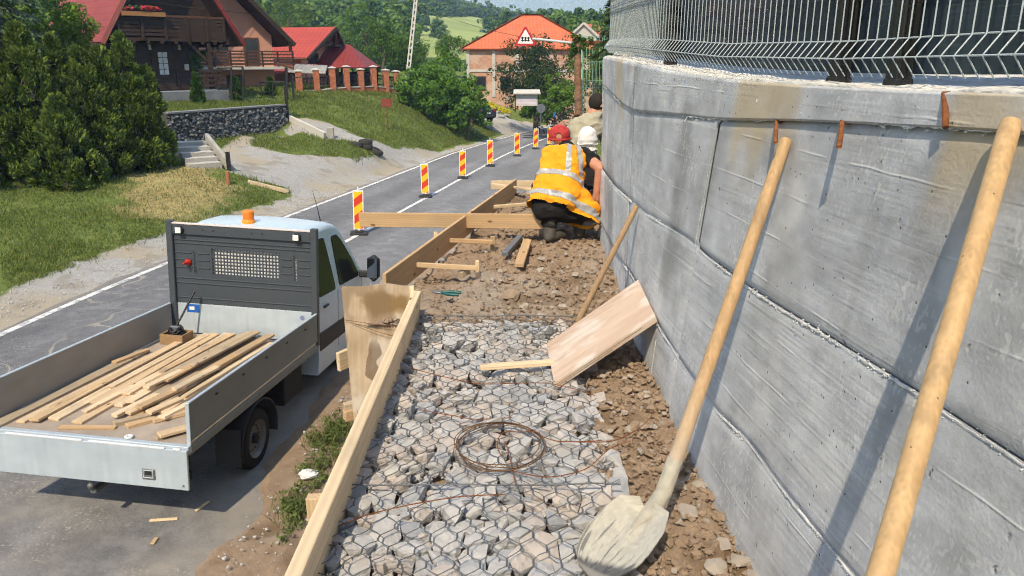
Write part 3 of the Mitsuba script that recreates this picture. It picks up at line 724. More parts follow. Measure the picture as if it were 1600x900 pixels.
solo('loose_stones', '', '', cat([m for _, m in pebbles]), mat('earth_stone', lambda p, n, uv: MIX([.24, .20, .16], [.43, .38, .33], FB(p.x * 14, p.y * 14, p.z * 14, 4)), .95)); labels['loose_stones'] = {'kind': 'stuff', 'label': 'loose small stones in the brown earth'}
for i, (px, py, r, k) in enumerate(((797, 462, .085, 1), (800, 398, .03, 2), (848, 404, .045, 1), (868, 458, .05, 1), (900, 430, .045, 1), (930, 445, .04, 1), (760, 392, .03, 0), (845, 425, .05, 1), (770, 440, .03, 0), (820, 480, .05, 1), (880, 480, .05, 1), (845, 490, .045, 1), (1075, 790, .05, 1), (1130, 835, .045, 1), (1160, 860, .05, 0), (1095, 740, .045, 1), (1065, 752, .035, 0), (1120, 872, .05, 1), (1182, 880, .04, 0), (1050, 720, .03, 0), (1060, 690, .025, 1), (985, 590, .022, 1), (1010, 620, .025, 1), (975, 640, .03, 1), (1000, 700, .025, 1), (1020, 655, .03, 1))):
    p = on_z(px, py, -.02 if py < 520 else -.1 * (py - 520) / 350); z = fill_at(p[0], p[1])
    solo('stone', ['large flat pale stone half sunk in the earth', 'small grey stone beside the steel tube', 'stone in the earth right of the short loose board', 'stone in the earth right of the large flat stone', 'stone in the earth left of the thin wooden pole, below the squatting worker', 'stone near the wall foot behind the thin wooden pole', 'small stone left of the steel tube', 'stone between the large flat stone and the short loose board', 'small stone left of the large flat stone', "flat stone at the earth's edge just behind the gabion mesh", "stone behind the gabion mesh, left of the pole's foot", 'stone touching the far edge of the gabion', 'brown stone at the wall foot right of the shovel socket', 'brown stone right of the shovel blade', 'pale stone at the wall foot in the bottom corner', 'stone at the wall foot level with the shovel socket', 'stone under the lower shovel handle', 'brown stone at the lower right of the shovel blade', 'pale stone at the bottom edge beside the wall', 'small stone left of the shovel handle', 'tiny pale stone left of the shovel handle', "stone under the plywood board's shadow edge", 'small stone beside the shadow of the plywood board', 'stone at the right edge of the gabion below the plywood', 'small stone at the gabion edge right of the wire coil', 'small stone between gabion and shovel handle'][i], 'stone', place(rock(r, 60 + i, .5, 18), rotz(i), (p[0], p[1], z + .012)), 'mat_earth_stone' if i else CLOD)

# ------------------------------------------------------------------ formwork boards
def tim(name, label, cat_, p, q, w, h, up=(0, 0, 1), group=None, **kw):
    k = thing(name, label, cat_, group); scene[k] = timber(p, q, w, h, up, **kw); return k


tim('formwork_board', 'long sawn board edging the gabion in the foreground', 'board', (-.655, 1.35, .035), (-.612, 4.66, .075), .048, .26, (.10, 0, 1), warp=.01)
tim('formwork_board', 'long sawn board edging the earth fill beyond the plywood, beside the road', 'board', (*(FORM_A + (FORM_B - FORM_A) * .065), .115), (FORM_B[0] + .03, FORM_B[1] + .1, .105), .028, .2, warp=.008)
tim('formwork_board', 'board on edge crossing the platform in front of the worker, sticking out over the road', 'board', at_d(562, 343, 7.42), at_d(850, 346, 7.08), .04, .135)
tim('formwork_board', 'short board on edge closing the far end of the platform', 'board', at_d(767, 289, 9.75), at_d(846, 289, 9.7), .035, .11)
tim('batten', 'thin batten laid across the far end of the platform', 'batten', at_d(770, 288, 9.4), at_d(838, 297, 9.2), .05, .025)
for (a, b, c, d, z, lab) in ((690, 375, 770, 378, .075, 'thin batten bracing the edge board, second from the plywood'), (641, 413, 746, 419, .085, 'thin pale batten bracing the edge board, nearest the plywood'), (762, 324, 823, 319, .06, 'thin batten bracing the edge board beside the worker')):
    tim('batten', lab, 'batten', on_z(a, b, z + .03), on_z(c, d, z), .03, .035)
q = on_z(746, 421, .05); tim('stake', 'short wooden stake at the end of the nearest batten', 'stake', q - [0, 0, .12], q + [0, 0, .07], .03, .03, (0, 1, 0))
q = on_z(770, 381, .04); tim('stake', 'short wooden stake at the end of the second batten', 'stake', q - [0, 0, .12], q + [0, 0, .07], .045, .03, (0, 1, 0))
q = on_z(725, 428, .03); tim('wood_offcut', 'pale wooden block lying under the nearest batten', 'wood offcut', q + [-.03, -.03, 0], q + [.03, .04, .02], .05, .05)
tim('wood_offcut', 'short board lying on the earth beside the steel tube', 'wood offcut', on_z(811, 415, .03), on_z(824, 376, .04), .075, .03)
tim('wood_offcut', 'split board end with bark lying under the plywood board', 'wood offcut', on_z(750, 574, .045), on_z(864, 566, .05), .05, .022)
STEEL = mat('grey_steel', (.20, .22, .25), .45, metallic=.5)
p0, p1 = on_z(789, 397, .03), on_z(812, 371, .03)
k = solo('steel_tube', 'grey square steel tube lying on the earth', 'steel tube', beam(p0, p1, .055, .04, ch=.004), STEEL)
k = thing('ply_panel', 'upright weathered plywood panel with brown stains between truck and gabion', 'plywood panel')


def ply_color(p, n, uv):
    c = MIX([.30, .22, .14], [.50, .40, .29], FB(p.x * 16, p.z * 6, p.y * 3, 4)) * (.84 + .2 * N(p.x * 110, p.z * 5, 3))
    c = MIX(c, [.50, .46, .41], SS(.5, .72, FB(p.x * 7, p.z * 6, 12, 4)) * .65)
    d = dr.sqrt(dr.square((p.x + .84) * .8) + dr.square((p.z - .10) * 1.5)) + .16 * (FB(p.x * 9, p.z * 9, 2, 4) - .5)
    c = MIX(c, [.15, .085, .018], SS(.15, .08, d) * .8)
    c = MIX(c, [.17, .115, .07], SS(.56, .70, FB(p.x * 6, p.z * 5, 8, 4)) * .6)
    c = MIX(c, [.085, .05, .025], SS(.62, .70, N(p.x * 26 + 6 * FB(p.x * 5, p.z * 5, 3, 3), p.z * 4, 31)) * SS(-.05, -.2, p.z) * .7)
    return MIX(c, [.26, .13, .03], SS(.55, .7, FB(p.x * 8 + 3, p.z * 2.2, 27, 3)) * SS(-.1, -.35, p.z) * .8)


PLY = mat('ply', ply_color, .8, spec=.2, bump=lambda p, n, uv: FB(p.x * 60, p.z * 8, 1, 3), scale=.003)
a, b, c2, d = at_d(533, 446, 5.0), at_d(645, 446, 4.98), at_d(662, 690, 4.85), at_d(556, 690, 4.9)
outer = [d, c2, b, a]; nv = np.array([.05, .995, 0.05]) * .021; seg = []
m = hexa(np.array([d, c2, c2 + nv, d + nv, a, b, b + nv, a + nv])); m = m.subdivide().subdivide().subdivide(); g_ = np.random.default_rng(2)
topm = m.vertices[:, 2] > a[2] - .002; m.vertices[topm, 2] += (fb(m.vertices[topm, 0], m.vertices[topm, 0] * 0, 6, 2, 4) - .5) * .04
scene[k] = mikit.ply(m, PLY, False)
tim('stake', 'squared stake nailed to the right edge of the upright plywood panel', 'stake', at_d(644, 447, 4.9), at_d(652, 640, 4.78), .03, .045, (0, 1, 0))
tim('wood_offcut', 'board end jutting out left behind the upright plywood panel', 'wood offcut', at_d(528, 566, 5.08), at_d(575, 545, 5.3), .03, .13)
tim('stake', 'short stake propped against the upright plywood panel, below its middle', 'stake', at_d(612, 535, 4.84), at_d(617, 600, 4.78), .03, .035, (0, 1, 0))
tim('wood_offcut', 'pale wooden block behind the foot of the upright plywood panel', 'wood offcut', at_d(538, 650, 5.6), at_d(575, 640, 5.7), .06, .075)
tim('wood_offcut', 'second wooden block on top of the pale block behind the plywood', 'wood offcut', at_d(537, 636, 5.62), at_d(575, 628, 5.7), .06, .06)
tim('stake', 'rough stake outside the foreground board', 'stake', on_z(503, 775, -.05) + [-.03, 0, 0], on_z(503, 775, -.05) + [-.02, 0, -.7], .06, .045, (0, 1, 0))
tim('stake', 'stake standing behind the far edge board', 'stake', at_d(681, 362, 7.0), at_d(680, 400, 7.0), .035, .035, (0, 1, 0))
for k_, pix in enumerate((((540, 500), (635, 512)), ((548, 504), (624, 528)))):
    p0, p1 = at_d(*pix[0], 4.95), at_d(*pix[1], 4.9); solo('tie_wire', ['rusty tie wire stretched across the plywood panel, upper of two', 'rusty tie wire stretched across the plywood panel, lower of two'][k_], 'wire', tube([p0, (p0 + p1) / 2 - [0, .01, 0], p1], .002, 5), RUST, True)

# plywood board leaning on the wall
def board_color(p, n, uv):
    c = MIX([.46, .33, .25], [.60, .475, .385], FB(uv.x * 3, uv.y * 16, 2, 4))
    c = MIX(c, [.64, .58, .53], SS(.48, .7, FB(uv.x * 5, uv.y * 9, 12, 4)) * .7)
    return MIX(c, [.42, .31, .22], SS(.62, .75, FB(uv.x * 7, uv.y * 30, 7, 3)) * .4)


LEANB = mat('leaning_board', board_color, .85, spec=.15, bump=lambda p, n, uv: FB(uv.x * 30, uv.y * 120, 1, 3), scale=.002)
BL = on_z(866, 599, .035); R_ = on_wall(1033, 494); R_[0] -= .03; TR = on_wall(1005, 437); TR[0] -= .03; TL = BL + (TR - R_) + [0, 0, -.03]
nv = np.cross(R_ - BL, TL - BL); nv /= np.linalg.norm(nv); nv *= np.sign(nv[2]); e1 = (R_ - BL) / np.linalg.norm(R_ - BL); e2 = np.cross(nv, e1)
tk = .034; m = hexa(np.array([BL - nv * tk, R_ - nv * tk, TR - nv * tk, TL - nv * tk, BL, R_, TR, TL])); m = m.subdivide().subdivide()
uv_ = np.stack([(m.vertices - BL) @ e1, (m.vertices - BL) @ e2 + (m.vertices - BL) @ nv * 2], 1)
LB = thing('plywood_board', 'square dusty plywood board leaning against the concrete wall', 'plywood board'); scene[LB] = mikit.ply(m, LEANB, False, uv=uv_)
for j in range(2):
    o = -nv * (.011 + .011 * j) + np.cross(e1, nv) * .0015 * 1
    part(LB, 'veneer_layer', beam(BL + o + e1 * .01, R_ + o - e1 * (.1 + .2 * j), .004, .0045, nv, ch=0), WOOD, uv=np.zeros((8, 2)) + 60)

# ------------------------------------------------------------------ shovel and handles
def handle_mat(name, c0, c1, dusty=None):
    def f(p, n, uv):
        c = MIX(c0, c1, FB(p.x * 30 + p.z * 3, p.y * 30, p.z * 2.5, 3))
        c = c * (.82 + .26 * N(p.x * 160, p.y * 160, p.z * 5)) * (.92 + .16 * FB(p.x * 40, p.y * 40, p.z * 2.5, 4)); c = MIX(c, [.22, .15, .09], SS(.52, .8, FB(p.x * 26, p.y * 26, p.z * 2.0 + 7, 4)) * .35)
        if dusty: c = MIX(c, [.50, .44, .37], SS(.75, .1, p.z + .25 * FB(p.x * 30, p.y * 30, p.z * 12, 3)) * .85)
        d1, d2, ck = VO(p.z * 7 + p.x * 40, p.y * 40); return MIX(c, [.14, .08, .04], SS(.09, .04, d1) * SS(.9, .93, ck))
    return mat(name, f, .55, spec=.3)


HA, HB, HC = handle_mat('handle_a', [.42, .265, .135], [.56, .37, .20], True), handle_mat('handle_b', [.46, .295, .145], [.60, .41, .22]), handle_mat('handle_c', [.33, .21, .12], [.44, .30, .18])


def rod(p, q, r0, r1, sides=20, bow=0.0):
    p, q = np.asarray(p, float), np.asarray(q, float); L = np.linalg.norm(q - p); d = (q - p) / L
    s = np.r_[0, .006, .014, np.linspace(.05, L - .02, 24), L]; rr_ = r0 + (r1 - r0) * s / L; rr_[0] *= .55; rr_[1] *= .86; rr_[2] *= .97
    pp = p + s[:, None] * d; pp[:, 2] += bow * np.sin(np.pi * s / L); return tube(pp, rr_, sides)


SH = thing('shovel', 'shovel with a cement crusted blade leaning on the concrete wall', 'shovel')
top = on_wall(1240, 216); top = top + [-.026, 0, .0]; sock = on_z(1034, 778, .085)
part(SH, 'handle', rod(top, sock + (sock - top) * .02, .0225, .0275, bow=-.01), HA, True)
tip = on_z(914, 912, .03); ax = (tip - sock); ax /= np.linalg.norm(ax)
sh0 = sock + ax * .10; blade_dir = (tip - sh0) * [1, 1, 0]; bl_len = .375; bd = np.array([*(blade_dir[:2] / np.linalg.norm(blade_dir[:2])), -.16]); bd /= np.linalg.norm(bd)
sx = np.cross(bd, [0, 0, 1]); sx /= np.linalg.norm(sx); up_ = np.cross(sx, bd)
nu, nv_ = 36, 26; us = np.linspace(0, 1, nu); vs = np.linspace(-1, 1, nv_)
U, V = np.meshgrid(us, vs, indexing='ij')
hw = .110 * (.80 + .28 * np.clip(U / .30, 0, 1)) * np.sqrt(np.clip(1 - np.clip((U - .52) / .49, 0, 1) ** 2.3, 0.02, 1)) * np.clip(.35 + U * 11, 0, 1)
dish = .050 * np.abs(V) ** 2.2 * np.clip(1.1 - .9 * U, 0, 1) + .010 * U ** 2; spine = .016 * np.exp(-(V / .10) ** 2) * np.clip(1 - U * 1.6, 0, 1) - .010 * np.exp(-((np.abs(V) - .22) / .10) ** 2) * np.clip(1 - U * 1.3, 0, 1)
crust = .006 * np.clip(fb(U * 3, V * 2.5, 3.2, 4, 4) - .40, 0, 1) * 2 * (U < .78)
pos = sh0[None, None] + U[..., None] * bl_len * bd + (V * hw)[..., None] * sx + (dish + spine + crust + .008)[..., None] * up_
bm = grid_mesh(pos[..., 0], pos[..., 1], pos[..., 2]); bot = bm.copy(); bot.vertices = bot.vertices - up_ * .004
uvb = np.stack([U.ravel(), V.ravel()], 1)


def blade_color(p, n, uv):
    streak = N(uv.x * 1.5, uv.y * 11 + 1.5 * uv.x, 9) * .5 + N(uv.x * 3, uv.y * 34, 19) * .5; big = FB(uv.x * 2.2, uv.y * 2.4, 4, 4)
    steel = MIX([.05, .055, .065], [.17, .165, .16], FB(uv.x * 20, uv.y * 14, 2, 3))
    cem = MIX([.38, .36, .31], [.54, .515, .45], FB(uv.x * 22, uv.y * 16, 5, 4))
    bare = SS(.72, .80, streak * .75 + big * .35 + .08 * SS(.5, .0, dr.abs(uv.y + .05)))
    m = (1 - bare * .75) * SS(.86, .77, uv.x - .08 * uv.y + .16 * (FB(uv.y * 7, uv.x * 3, 14, 4) - .5)); m = dr.maximum(m, SS(.90, .95, uv.x) * .45); return MIX(steel, cem, m)


BLADE = mat('shovel_blade', blade_color, .7, spec=.35, bump=lambda p, n, uv: FB(uv.x * 30, uv.y * 22, 1, 3), scale=.003)
part(SH, 'blade', cat(bm, bot), BLADE, True, uv=np.vstack([uvb, uvb]), label='steel blade crusted with pale cement')
part(SH, 'socket', tube(np.array([sock - (sock - top) / np.linalg.norm(sock - top) * -.0 + (top - sock) / np.linalg.norm(top - sock) * .15, sock + (top - sock) / np.linalg.norm(top - sock) * .02, sock + ax * .05, sh0 + bd * .03, sh0 + bd * .12 + up_ * .012]), [.0282, .030, .030, .024, .008], 14), mat('socket_steel', lambda p, n, uv: MIX([.30, .28, .23], [.50, .465, .39], FB(p.x * 30, p.y * 30, p.z * 30, 4)), .85, bump=lambda p, n, uv: FB(p.x * 60, p.y * 60, p.z * 60, 3), scale=.006), True)
top3 = on_wall(1599, 196); top3 = top3 + [-.03, 0, 0]; low3 = at_d(1376, 898, 1.42); d3 = (low3 - top3) / np.linalg.norm(low3 - top3)
solo('wooden_pole', 'smooth wooden tool handle leaning on the wall at the right edge', 'tool handle', rod(top3 - d3 * .015, top3 + d3 * 1.75, .0235, .0245), HB, True)
k1 = on_wall(1003, 321) + [-.03, 0, 0]; k2 = on_z(903, 502, .03)
solo('wooden_pole', 'thin grey brown wooden handle leaning on the wall behind the plywood board', 'tool handle', rod(k1, k2, .018, .02), HC, True)
# wire cutters
p0 = on_z(690, 457, .03); CUT = thing('wire_cutter', 'wire cutter with green handles lying on the earth', 'wire cutter'); GREEN = mat('green_grip', (.02, .10, .10), .4)
e = on_z(718, 459, .03) - p0; sdv = np.array([-e[1], e[0], 0]) * .25
for s in (-1, 1):
    part(CUT, 'handle', tube([p0 + sdv * .2 * s, p0 + e * .4 + sdv * s, p0 + e + sdv * .9 * s], [.008, .012, .011], 8), GREEN, True)
    part(CUT, 'jaw', tube([p0 + sdv * .2 * s, p0 - e * .3 + sdv * .35 * s, p0 - e * .55], [.011, .009, .003], 6), STEEL, True)

# ------------------------------------------------------------------ the flatbed truck (its own frame: x 0 = right side of the bed, y forward, z up)
TR_R = rotz(-.122) @ rotx(-.061) @ roty(.036); TR_O = np.array([-2.914, 6.129, -2.578])
def tw(m): return place(m, TR_R, TR_O)
def tp(p): return TR_R @ np.asarray(p, float) + TR_O
BW, BL_, FZ = 1.998, 3.128, .88
ALU = mat('bare_sheet', lambda p, n, uv: MIX([.40, .465, .53], [.56, .635, .705], FB(p.x * 3, p.y * 3, p.z * 5, 4)) * (.92 + .1 * N(p.x * 25, p.y * 25, p.z * 3)), .5, metallic=.25, spec=.4)
SIDEG = mat('side_paint', lambda p, n, uv: MIX([.17, .18, .165], [.215, .225, .205], FB(p.x * 2, p.y * 2, p.z * 6, 4)), .5, spec=.4)
SIDEIN = mat('side_inner', lambda p, n, uv: MIX([.24, .225, .20], [.33, .31, .28], FB(p.x * 4, p.y * 4, p.z * 8, 4)), .6)
HEADB = mat('headboard_paint', (.050, .060, .074), .45, spec=.45)
CABP = mat('cab_paint', lambda p, n, uv: MIX([.42, .52, .60], [.47, .57, .65], FB(p.x, p.y, p.z, 2)), .28, spec=.5, clearcoat=.6, clearcoat_gloss=.9)
BEDF = mat('bed_plywood', lambda p, n, uv: MIX([.26, .21, .165], [.42, .35, .29], FB(p.x * 5, p.y * 5, 2, 4)), .85, bump=lambda p, n, uv: FB(p.x * 60, p.y * 60, 1, 2), scale=.003)
RUBBER = mat('rubber', (.02, .02, .021), .8, spec=.25)
CHASSIS = mat('chassis', (.018, .018, .018), .8)
PLAST = mat('dark_plastic', (.028, .029, .031), .6)
GLASSD = mat('tinted_glass', (.010, .013, .014), .12, spec=.18)
RIM = mat('wheel_rim', (.16, .165, .17), .5, metallic=.4)
WHITE = mat('white_plastic', (.72, .73, .74), .5)
TRUCK = thing('flatbed_truck', 'light blue flatbed truck with its tailgate hanging open, loaded with boards', 'truck')
def tpart(name, m, mt, smooth=False, parent=TRUCK, **kw): return part(parent, name, tw(m), mt, smooth, **kw)


BED = tpart('bed_floor', cbox(BW - .06, BL_, .05, (-BW / 2, BL_ / 2, FZ - .025), .004), BEDF)
tpart('floor_edge', cbox(BW, .06, .075, (-BW / 2, -.002, FZ - .036), .006), ALU, parent=BED)
TG = tpart('tailgate', cbox(BW, .028, .385, (-BW / 2, -.05, FZ - .215), .004), ALU, label='bare metal tailgate hanging down')
for x0, x1 in ((-1.74, -1.0), (-.93, -.21), (-.13, -.06)): tpart('hinge_strip', cbox(x1 - x0, .022, .016, ((x0 + x1) / 2, -.058, FZ - .016), .004), WHITE, parent=TG)
tpart('latch_plate', cbox(.125, .012, .105, (-.37, -.069, .60), .005), RIM, parent=TG); tpart('latch_recess', cbox(.06, .008, .035, (-.37, -.077, .615), .003), CHASSIS, parent=TG); tpart('latch_rim', cat(cbox(.10, .006, .008, (-.37, -.078, .641), .002), cbox(.10, .006, .008, (-.37, -.078, .572), .002), cbox(.008, .006, .07, (-.325, -.078, .606), .002), cbox(.008, .006, .07, (-.415, -.078, .606), .002)), ALU, parent=TG)
tpart('bolt', place(trimesh.creation.cylinder(.009, .012, sections=10), rotx(math.pi / 2), (-.045, -.068, .52)), RIM, parent=TG)
SP = tpart('side_panel', cat(cbox(.022, BL_ - .04, .30, (-.011, BL_ / 2, FZ + .225), .003), cbox(.03, BL_ - .04, .05, (-.013, BL_ / 2, FZ + .055), .004), cbox(.03, BL_ - .04, .03, (-.013, BL_ / 2, FZ + .38), .004)), SIDEG, label='dark grey green right side panel of the bed')
tpart('inner_face', cbox(.004, BL_ - .06, .375, (-.029, BL_ / 2, FZ + .205), .001), ALU, parent=SP); tpart('top_edge', cbox(.034, BL_ - .03, .014, (-.014, BL_ / 2, FZ + .397), .003), ALU, parent=SP); tpart('end_edge', cbox(.036, .012, .40, (-.014, .012, FZ + .2), .003), ALU, parent=SP)
for y in np.linspace(.5, 2.7, 5): tpart('rope_hook', cbox(.014, .04, .014, (.007, y, FZ + .31), .004), CHASSIS, parent=SP)
tpart('side_rail', cbox(.05, BL_, .075, (-.03, BL_ / 2, FZ - .06), .006), SIDEG)
SP2 = tpart('side_panel', cbox(.028, BL_ - .04, .39, (-BW + .014, BL_ / 2, FZ + .2), .004), SIDEIN, label='beige left side panel of the bed'); tpart('top_edge', cbox(.034, BL_ - .03, .012, (-BW + .014, BL_ / 2, FZ + .398), .003), ALU, parent=SP2)
# headboard: frame, ribbed sheet with openings, grille
yh = BL_ + .035; HBZ0, HBZ1 = FZ + .40, 2.33
HEAD = tpart('headboard', cbox(.085, .075, 1.53, (-BW + .0425, yh, FZ + .72), .008), HEADB, label='dark grey headboard behind the cab'); tpart('upright', cbox(.085, .075, 1.53, (-.0425, yh, FZ + .72), .008), HEADB, parent=HEAD)
tpart('top_rail', cbox(BW - .17, .06, .13, (-BW / 2, yh, 2.255), .006), HEADB, parent=HEAD); tpart('top_cap', cbox(BW - .17, .064, .018, (-BW / 2, yh - .002, 2.33), .003), mat('worn_cap', (.62, .55, .53), .5), parent=HEAD)
tpart('lower_sheet', cbox(BW - .17, .02, .40, (-BW / 2, yh + .012, FZ + .2), .002), ALU, parent=HEAD)
OPEN = [(-1.42, -.51, 1.68, 2.03), (-1.66, -1.62, 1.68, 1.98), (-.325, -.285, 1.68, 2.0)]
xsr = sorted({-BW + .085, -.085, *[a for o in OPEN for a in o[:2]]}); zsr = [1.28, 1.68, 1.98, 2.0, 2.03, 2.20]; sheets = []
for xa, xb in zip(xsr[:-1], xsr[1:]):
    for za, zb_ in zip(zsr[:-1], zsr[1:]):
        if any(o[0] <= xa + 1e-6 and xb <= o[1] + 1e-6 and o[2] <= za + 1e-6 and zb_ <= o[3] + 1e-6 for o in OPEN): continue
        sheets.append(box(xb - xa, .012, zb_ - za, ((xa + xb) / 2, yh + .012, (za + zb_) / 2)))
tpart('ribbed_sheet', cat(sheets), HEADB, parent=HEAD)
for z in (1.36, 1.555, 1.62, 1.76, 1.86, 1.95, 2.075, 2.12):
    for xa, xb in ([(-BW + .085, -.085)] if z < 1.68 or z > 2.03 else [(-BW + .085, -1.68), (-1.60, -1.44), (-.49, -.345), (-.265, -.085)]):
        tpart('rib', cbox(xb - xa, .016, .02, ((xa + xb) / 2, yh + .000, z), .006), HEADB, parent=HEAD)
g = []
for x in np.linspace(-1.42, -.51, 22): g.append(box(.013, .006, .35, (x, yh + .008, 1.855)))
for z in np.linspace(1.68, 2.03, 9): g.append(box(.91, .006, .013, (-.965, yh + .0085 + .004, z)))
tpart('window_grille', cat(g), HEADB, parent=HEAD)
g = []
for xa in (-1.64, -.305):
    for z in np.linspace(1.70, 1.98, 8): g.append(box(.04, .006, .014, (xa, yh + .008, z)))
tpart('slot_grille', cat(g), HEADB, parent=HEAD)
for x in (-1.80, -.25):
    lm = tpart('work_lamp', place(lathe([(0, -.02), (.042, -.02), (.052, .0), (.052, .05), (.035, .075), (0, .075)], 8), rotx(-math.pi / 2) @ rotz(math.pi / 8), (x, yh - .06, 2.25)), PLAST, parent=HEAD)
for x in (-1.80, -.25): tpart('lamp_lens', cbox(.075, .012, .075, (x, yh - .09, 2.25), .008), WHITE, parent=HEAD)
for x in (-1.5, -1.36, -.85, -.71): tpart('hole', place(trimesh.creation.cylinder(.011, .004, sections=10), rotx(math.pi / 2), (x, yh - .031, 2.26)), CHASSIS, parent=HEAD)
RED = mat('red_plastic', (.55, .035, .025), .4)
tpart('trumpet_plug', place(lathe([(0, 0), (.045, .0), (.04, .02), (.018, .06), (.012, .12), (0, .12)], 14), rotx(math.pi / 2) @ rotz(0), (-1.73, yh - .005, 1.83)), RED, True, parent=HEAD, label='red plastic plug')
BLUE = mat('blue_sticker', (.02, .11, .42), .5); tpart('sticker', box(.17, .003, .11, (-1.70, yh - .0, 1.215)), BLUE, parent=HEAD); tpart('sticker_mark', box(.07, .003, .045, (-1.715, yh - .003, 1.215)), WHITE, parent=HEAD)
tpart('round_fitting', place(trimesh.creation.cylinder(.028, .012, sections=16), rotx(math.pi / 2), (-.22, yh - .004, 1.20)), mat('blue_grey', (.16, .2, .36), .5), parent=HEAD)
# chassis, mudguard, wheels
tpart('chassis_rail', cat(box(.08, 5.2, .16, (-.62, 2.6, .66)), box(.08, 5.2, .16, (-1.38, 2.6, .66)), box(BW - .1, .08, .08, (-BW / 2, .2, .78)), box(BW - .1, .08, .08, (-BW / 2, 1.5, .78)), box(BW - .1, .08, .08, (-BW / 2, 2.9, .78))), CHASSIS)
tpart('under_bar', cbox(BW - .3, .05, .1, (-BW / 2, .25, .45), .01), CHASSIS)
tpart('rear_lamp', cbox(.1, .05, .13, (-.13, .06, .60), .008), WHITE); tpart('lamp_bracket', cat(cbox(.07, .04, .2, (-.12, .12, .72), .005), cbox(.04, .1, .03, (-.12, .12, .62), .004)), CHASSIS)
tpart('tow_ball', cat(place(trimesh.creation.icosphere(2, .03), loc=(-.98, -.02, .40)), tube([(-.98, .02, .33), (-.98, -.02, .38)], .018, 8), cbox(.06, .3, .05, (-.98, .15, .33), .008)), RIM)
tpart('tool_box', cbox(.35, .55, .36, (-.22, 2.42, .58), .012), CHASSIS)


def wheel(x, y, z, nm):
    pr = [(.10, -.09), (.20, -.1), (.30, -.1), (.325, -.075), (.333, -.03), (.333, .03), (.325, .075), (.30, .1), (.215, .098), (.2, .085)]
    Rw = roty(math.pi / 2); k = part(TRUCK, 'wheel', tw(place(lathe(pr, 40), Rw, (x, y, z))), RUBBER, True)
    tr = [place(box(.012, .05, .008, (.333, 0, 0)), rotz(a)) for a in np.linspace(0, 2 * np.pi, 48)[:-1]]
    tr += [place(box(.012, .05, .008, (.331, 0, s * .055)), rotz(a + .06)) for a in np.linspace(0, 2 * np.pi, 48)[:-1] for s in (-1, 1)]
    part(k, 'tread', tw(place(cat(tr), Rw, (x, y, z))), RUBBER)
    part(k, 'rim', tw(place(lathe([(.0, .055), (.06, .055), (.075, .03), (.13, .035), (.165, .05), (.185, .06), (.2, .09), (.212, .1)], 40), Rw, (x, y, z))), RIM, 30)
    part(k, 'hub', tw(place(lathe([(0, .1), (.04, .1), (.055, .08), (.058, .05)], 20), Rw, (x, y, z))), CHASSIS, 30)
    hs = [place(box(.03, .018, .004, (.15, 0, .044)), rotz(a)) for a in np.linspace(0, 2 * np.pi, 17)[:-1]]
    part(k, 'rim_slots', tw(place(cat(hs), Rw, (x, y, z))), CHASSIS)


wheel(-.13, 1.394, .333, 'r'); wheel(-BW + .13, 1.394, .333, 'l')
for x in (-.16, -BW + .16): wheel(x, 4.72, .333 + .11, 'f')
th = np.linspace(-.25, math.pi + .3, 22); gd = []
for x in (-.12, -BW + .12):
    o = np.stack([1.394 + .44 * np.cos(th), .36 + .42 * np.sin(th)], 1); inn = np.stack([1.394 + .425 * np.cos(th), .36 + .405 * np.sin(th)], 1)
    poly = Polygon(np.vstack([o, inn[::-1]])); e = extrude(poly, .26); gd.append(place(e, basis([0, 1, 0], [0, 0, 1], [1, 0, 0]).T @ np.eye(3) if False else np.array([[0, 0, 1], [1, 0, 0], [0, 1, 0]]), (x - .13, 0, 0)))
for q_ in gd: tpart('mudguard', q_, PLAST, 30)
for x in (-.13, -BW + .13): tpart('mud_flap', cbox(.28, .012, .42, (x, .93, .42), .004), PLAST)
# cab: a loft of rounded sections
CX = -BW / 2
YR = [3.24, 3.30, 3.6, 4.05, 4.28, 4.42, 4.72, 5.02, 5.12, 5.5, 5.80, 5.93]
ZR = [2.25, 2.31, 2.345, 2.345, 2.30, 2.21, 1.90, 1.53, 1.46, 1.33, 1.14, .80]
def side_w(z): return .965 - np.clip((z - 1.42) / .85, 0, 1.2) * .145
secs = []
for y, zr in zip(YR, ZR):
    half = []
    tz = min(1.42, zr - .12)
    nose = np.clip((y - 5.1) / .8, 0, 1) * .10
    for z in np.linspace(.40, tz, 6): half.append((side_w(z) - nose - .02 * (z < .5), z))
    zs = max(tz, zr - .14)
    for z in np.linspace(tz, zs, 5)[1:]: half.append((side_w(z) - nose, z))
    w0 = side_w(zs) - nose
    for a in np.linspace(0, 1, 7)[1:]: half.append((w0 * (1 - .20 * a ** 2.2) if a < 1 else w0 * .80, zs + (zr - .025 - zs) * math.sin(a * math.pi / 2)))
    for a in np.linspace(0, 1, 5)[1:]: half.append((w0 * .8 * (1 - a), zr - .025 + .025 * (1 - (1 - a) ** 2)))
    s = half + [(-x, z) for x, z in half[::-1][1:]]; secs.append([(CX + x, y, z) for x, z in s])
S = np.array(secs); loft = grid_mesh(S[..., 0], S[..., 1], S[..., 2]); cap0 = S[0]; capf = [[0, i + 1, i] for i in range(1, len(cap0) - 1)]
CAB = tpart('cab', cat(loft, tm(cap0, [c[::-1] for c in capf]), tm(S[-1], capf)), CABP, 28, label='light blue cab')
tpart('rear_panel', cbox(1.5, .01, .8, (CX, 3.232, 1.75), .002), WHITE, parent=CAB)


def flush(pts, off=.005, seg=0):
    """a pane lying on the cab's right side; pts are (y, z)"""
    p = Polygon(pts); v, f = trimesh.creation.triangulate_polygon(p, engine='earcut'); v = np.asarray(v)
    return tm(np.stack([CX + side_w(v[:, 1]) + off, v[:, 0], v[:, 1]], 1), f)


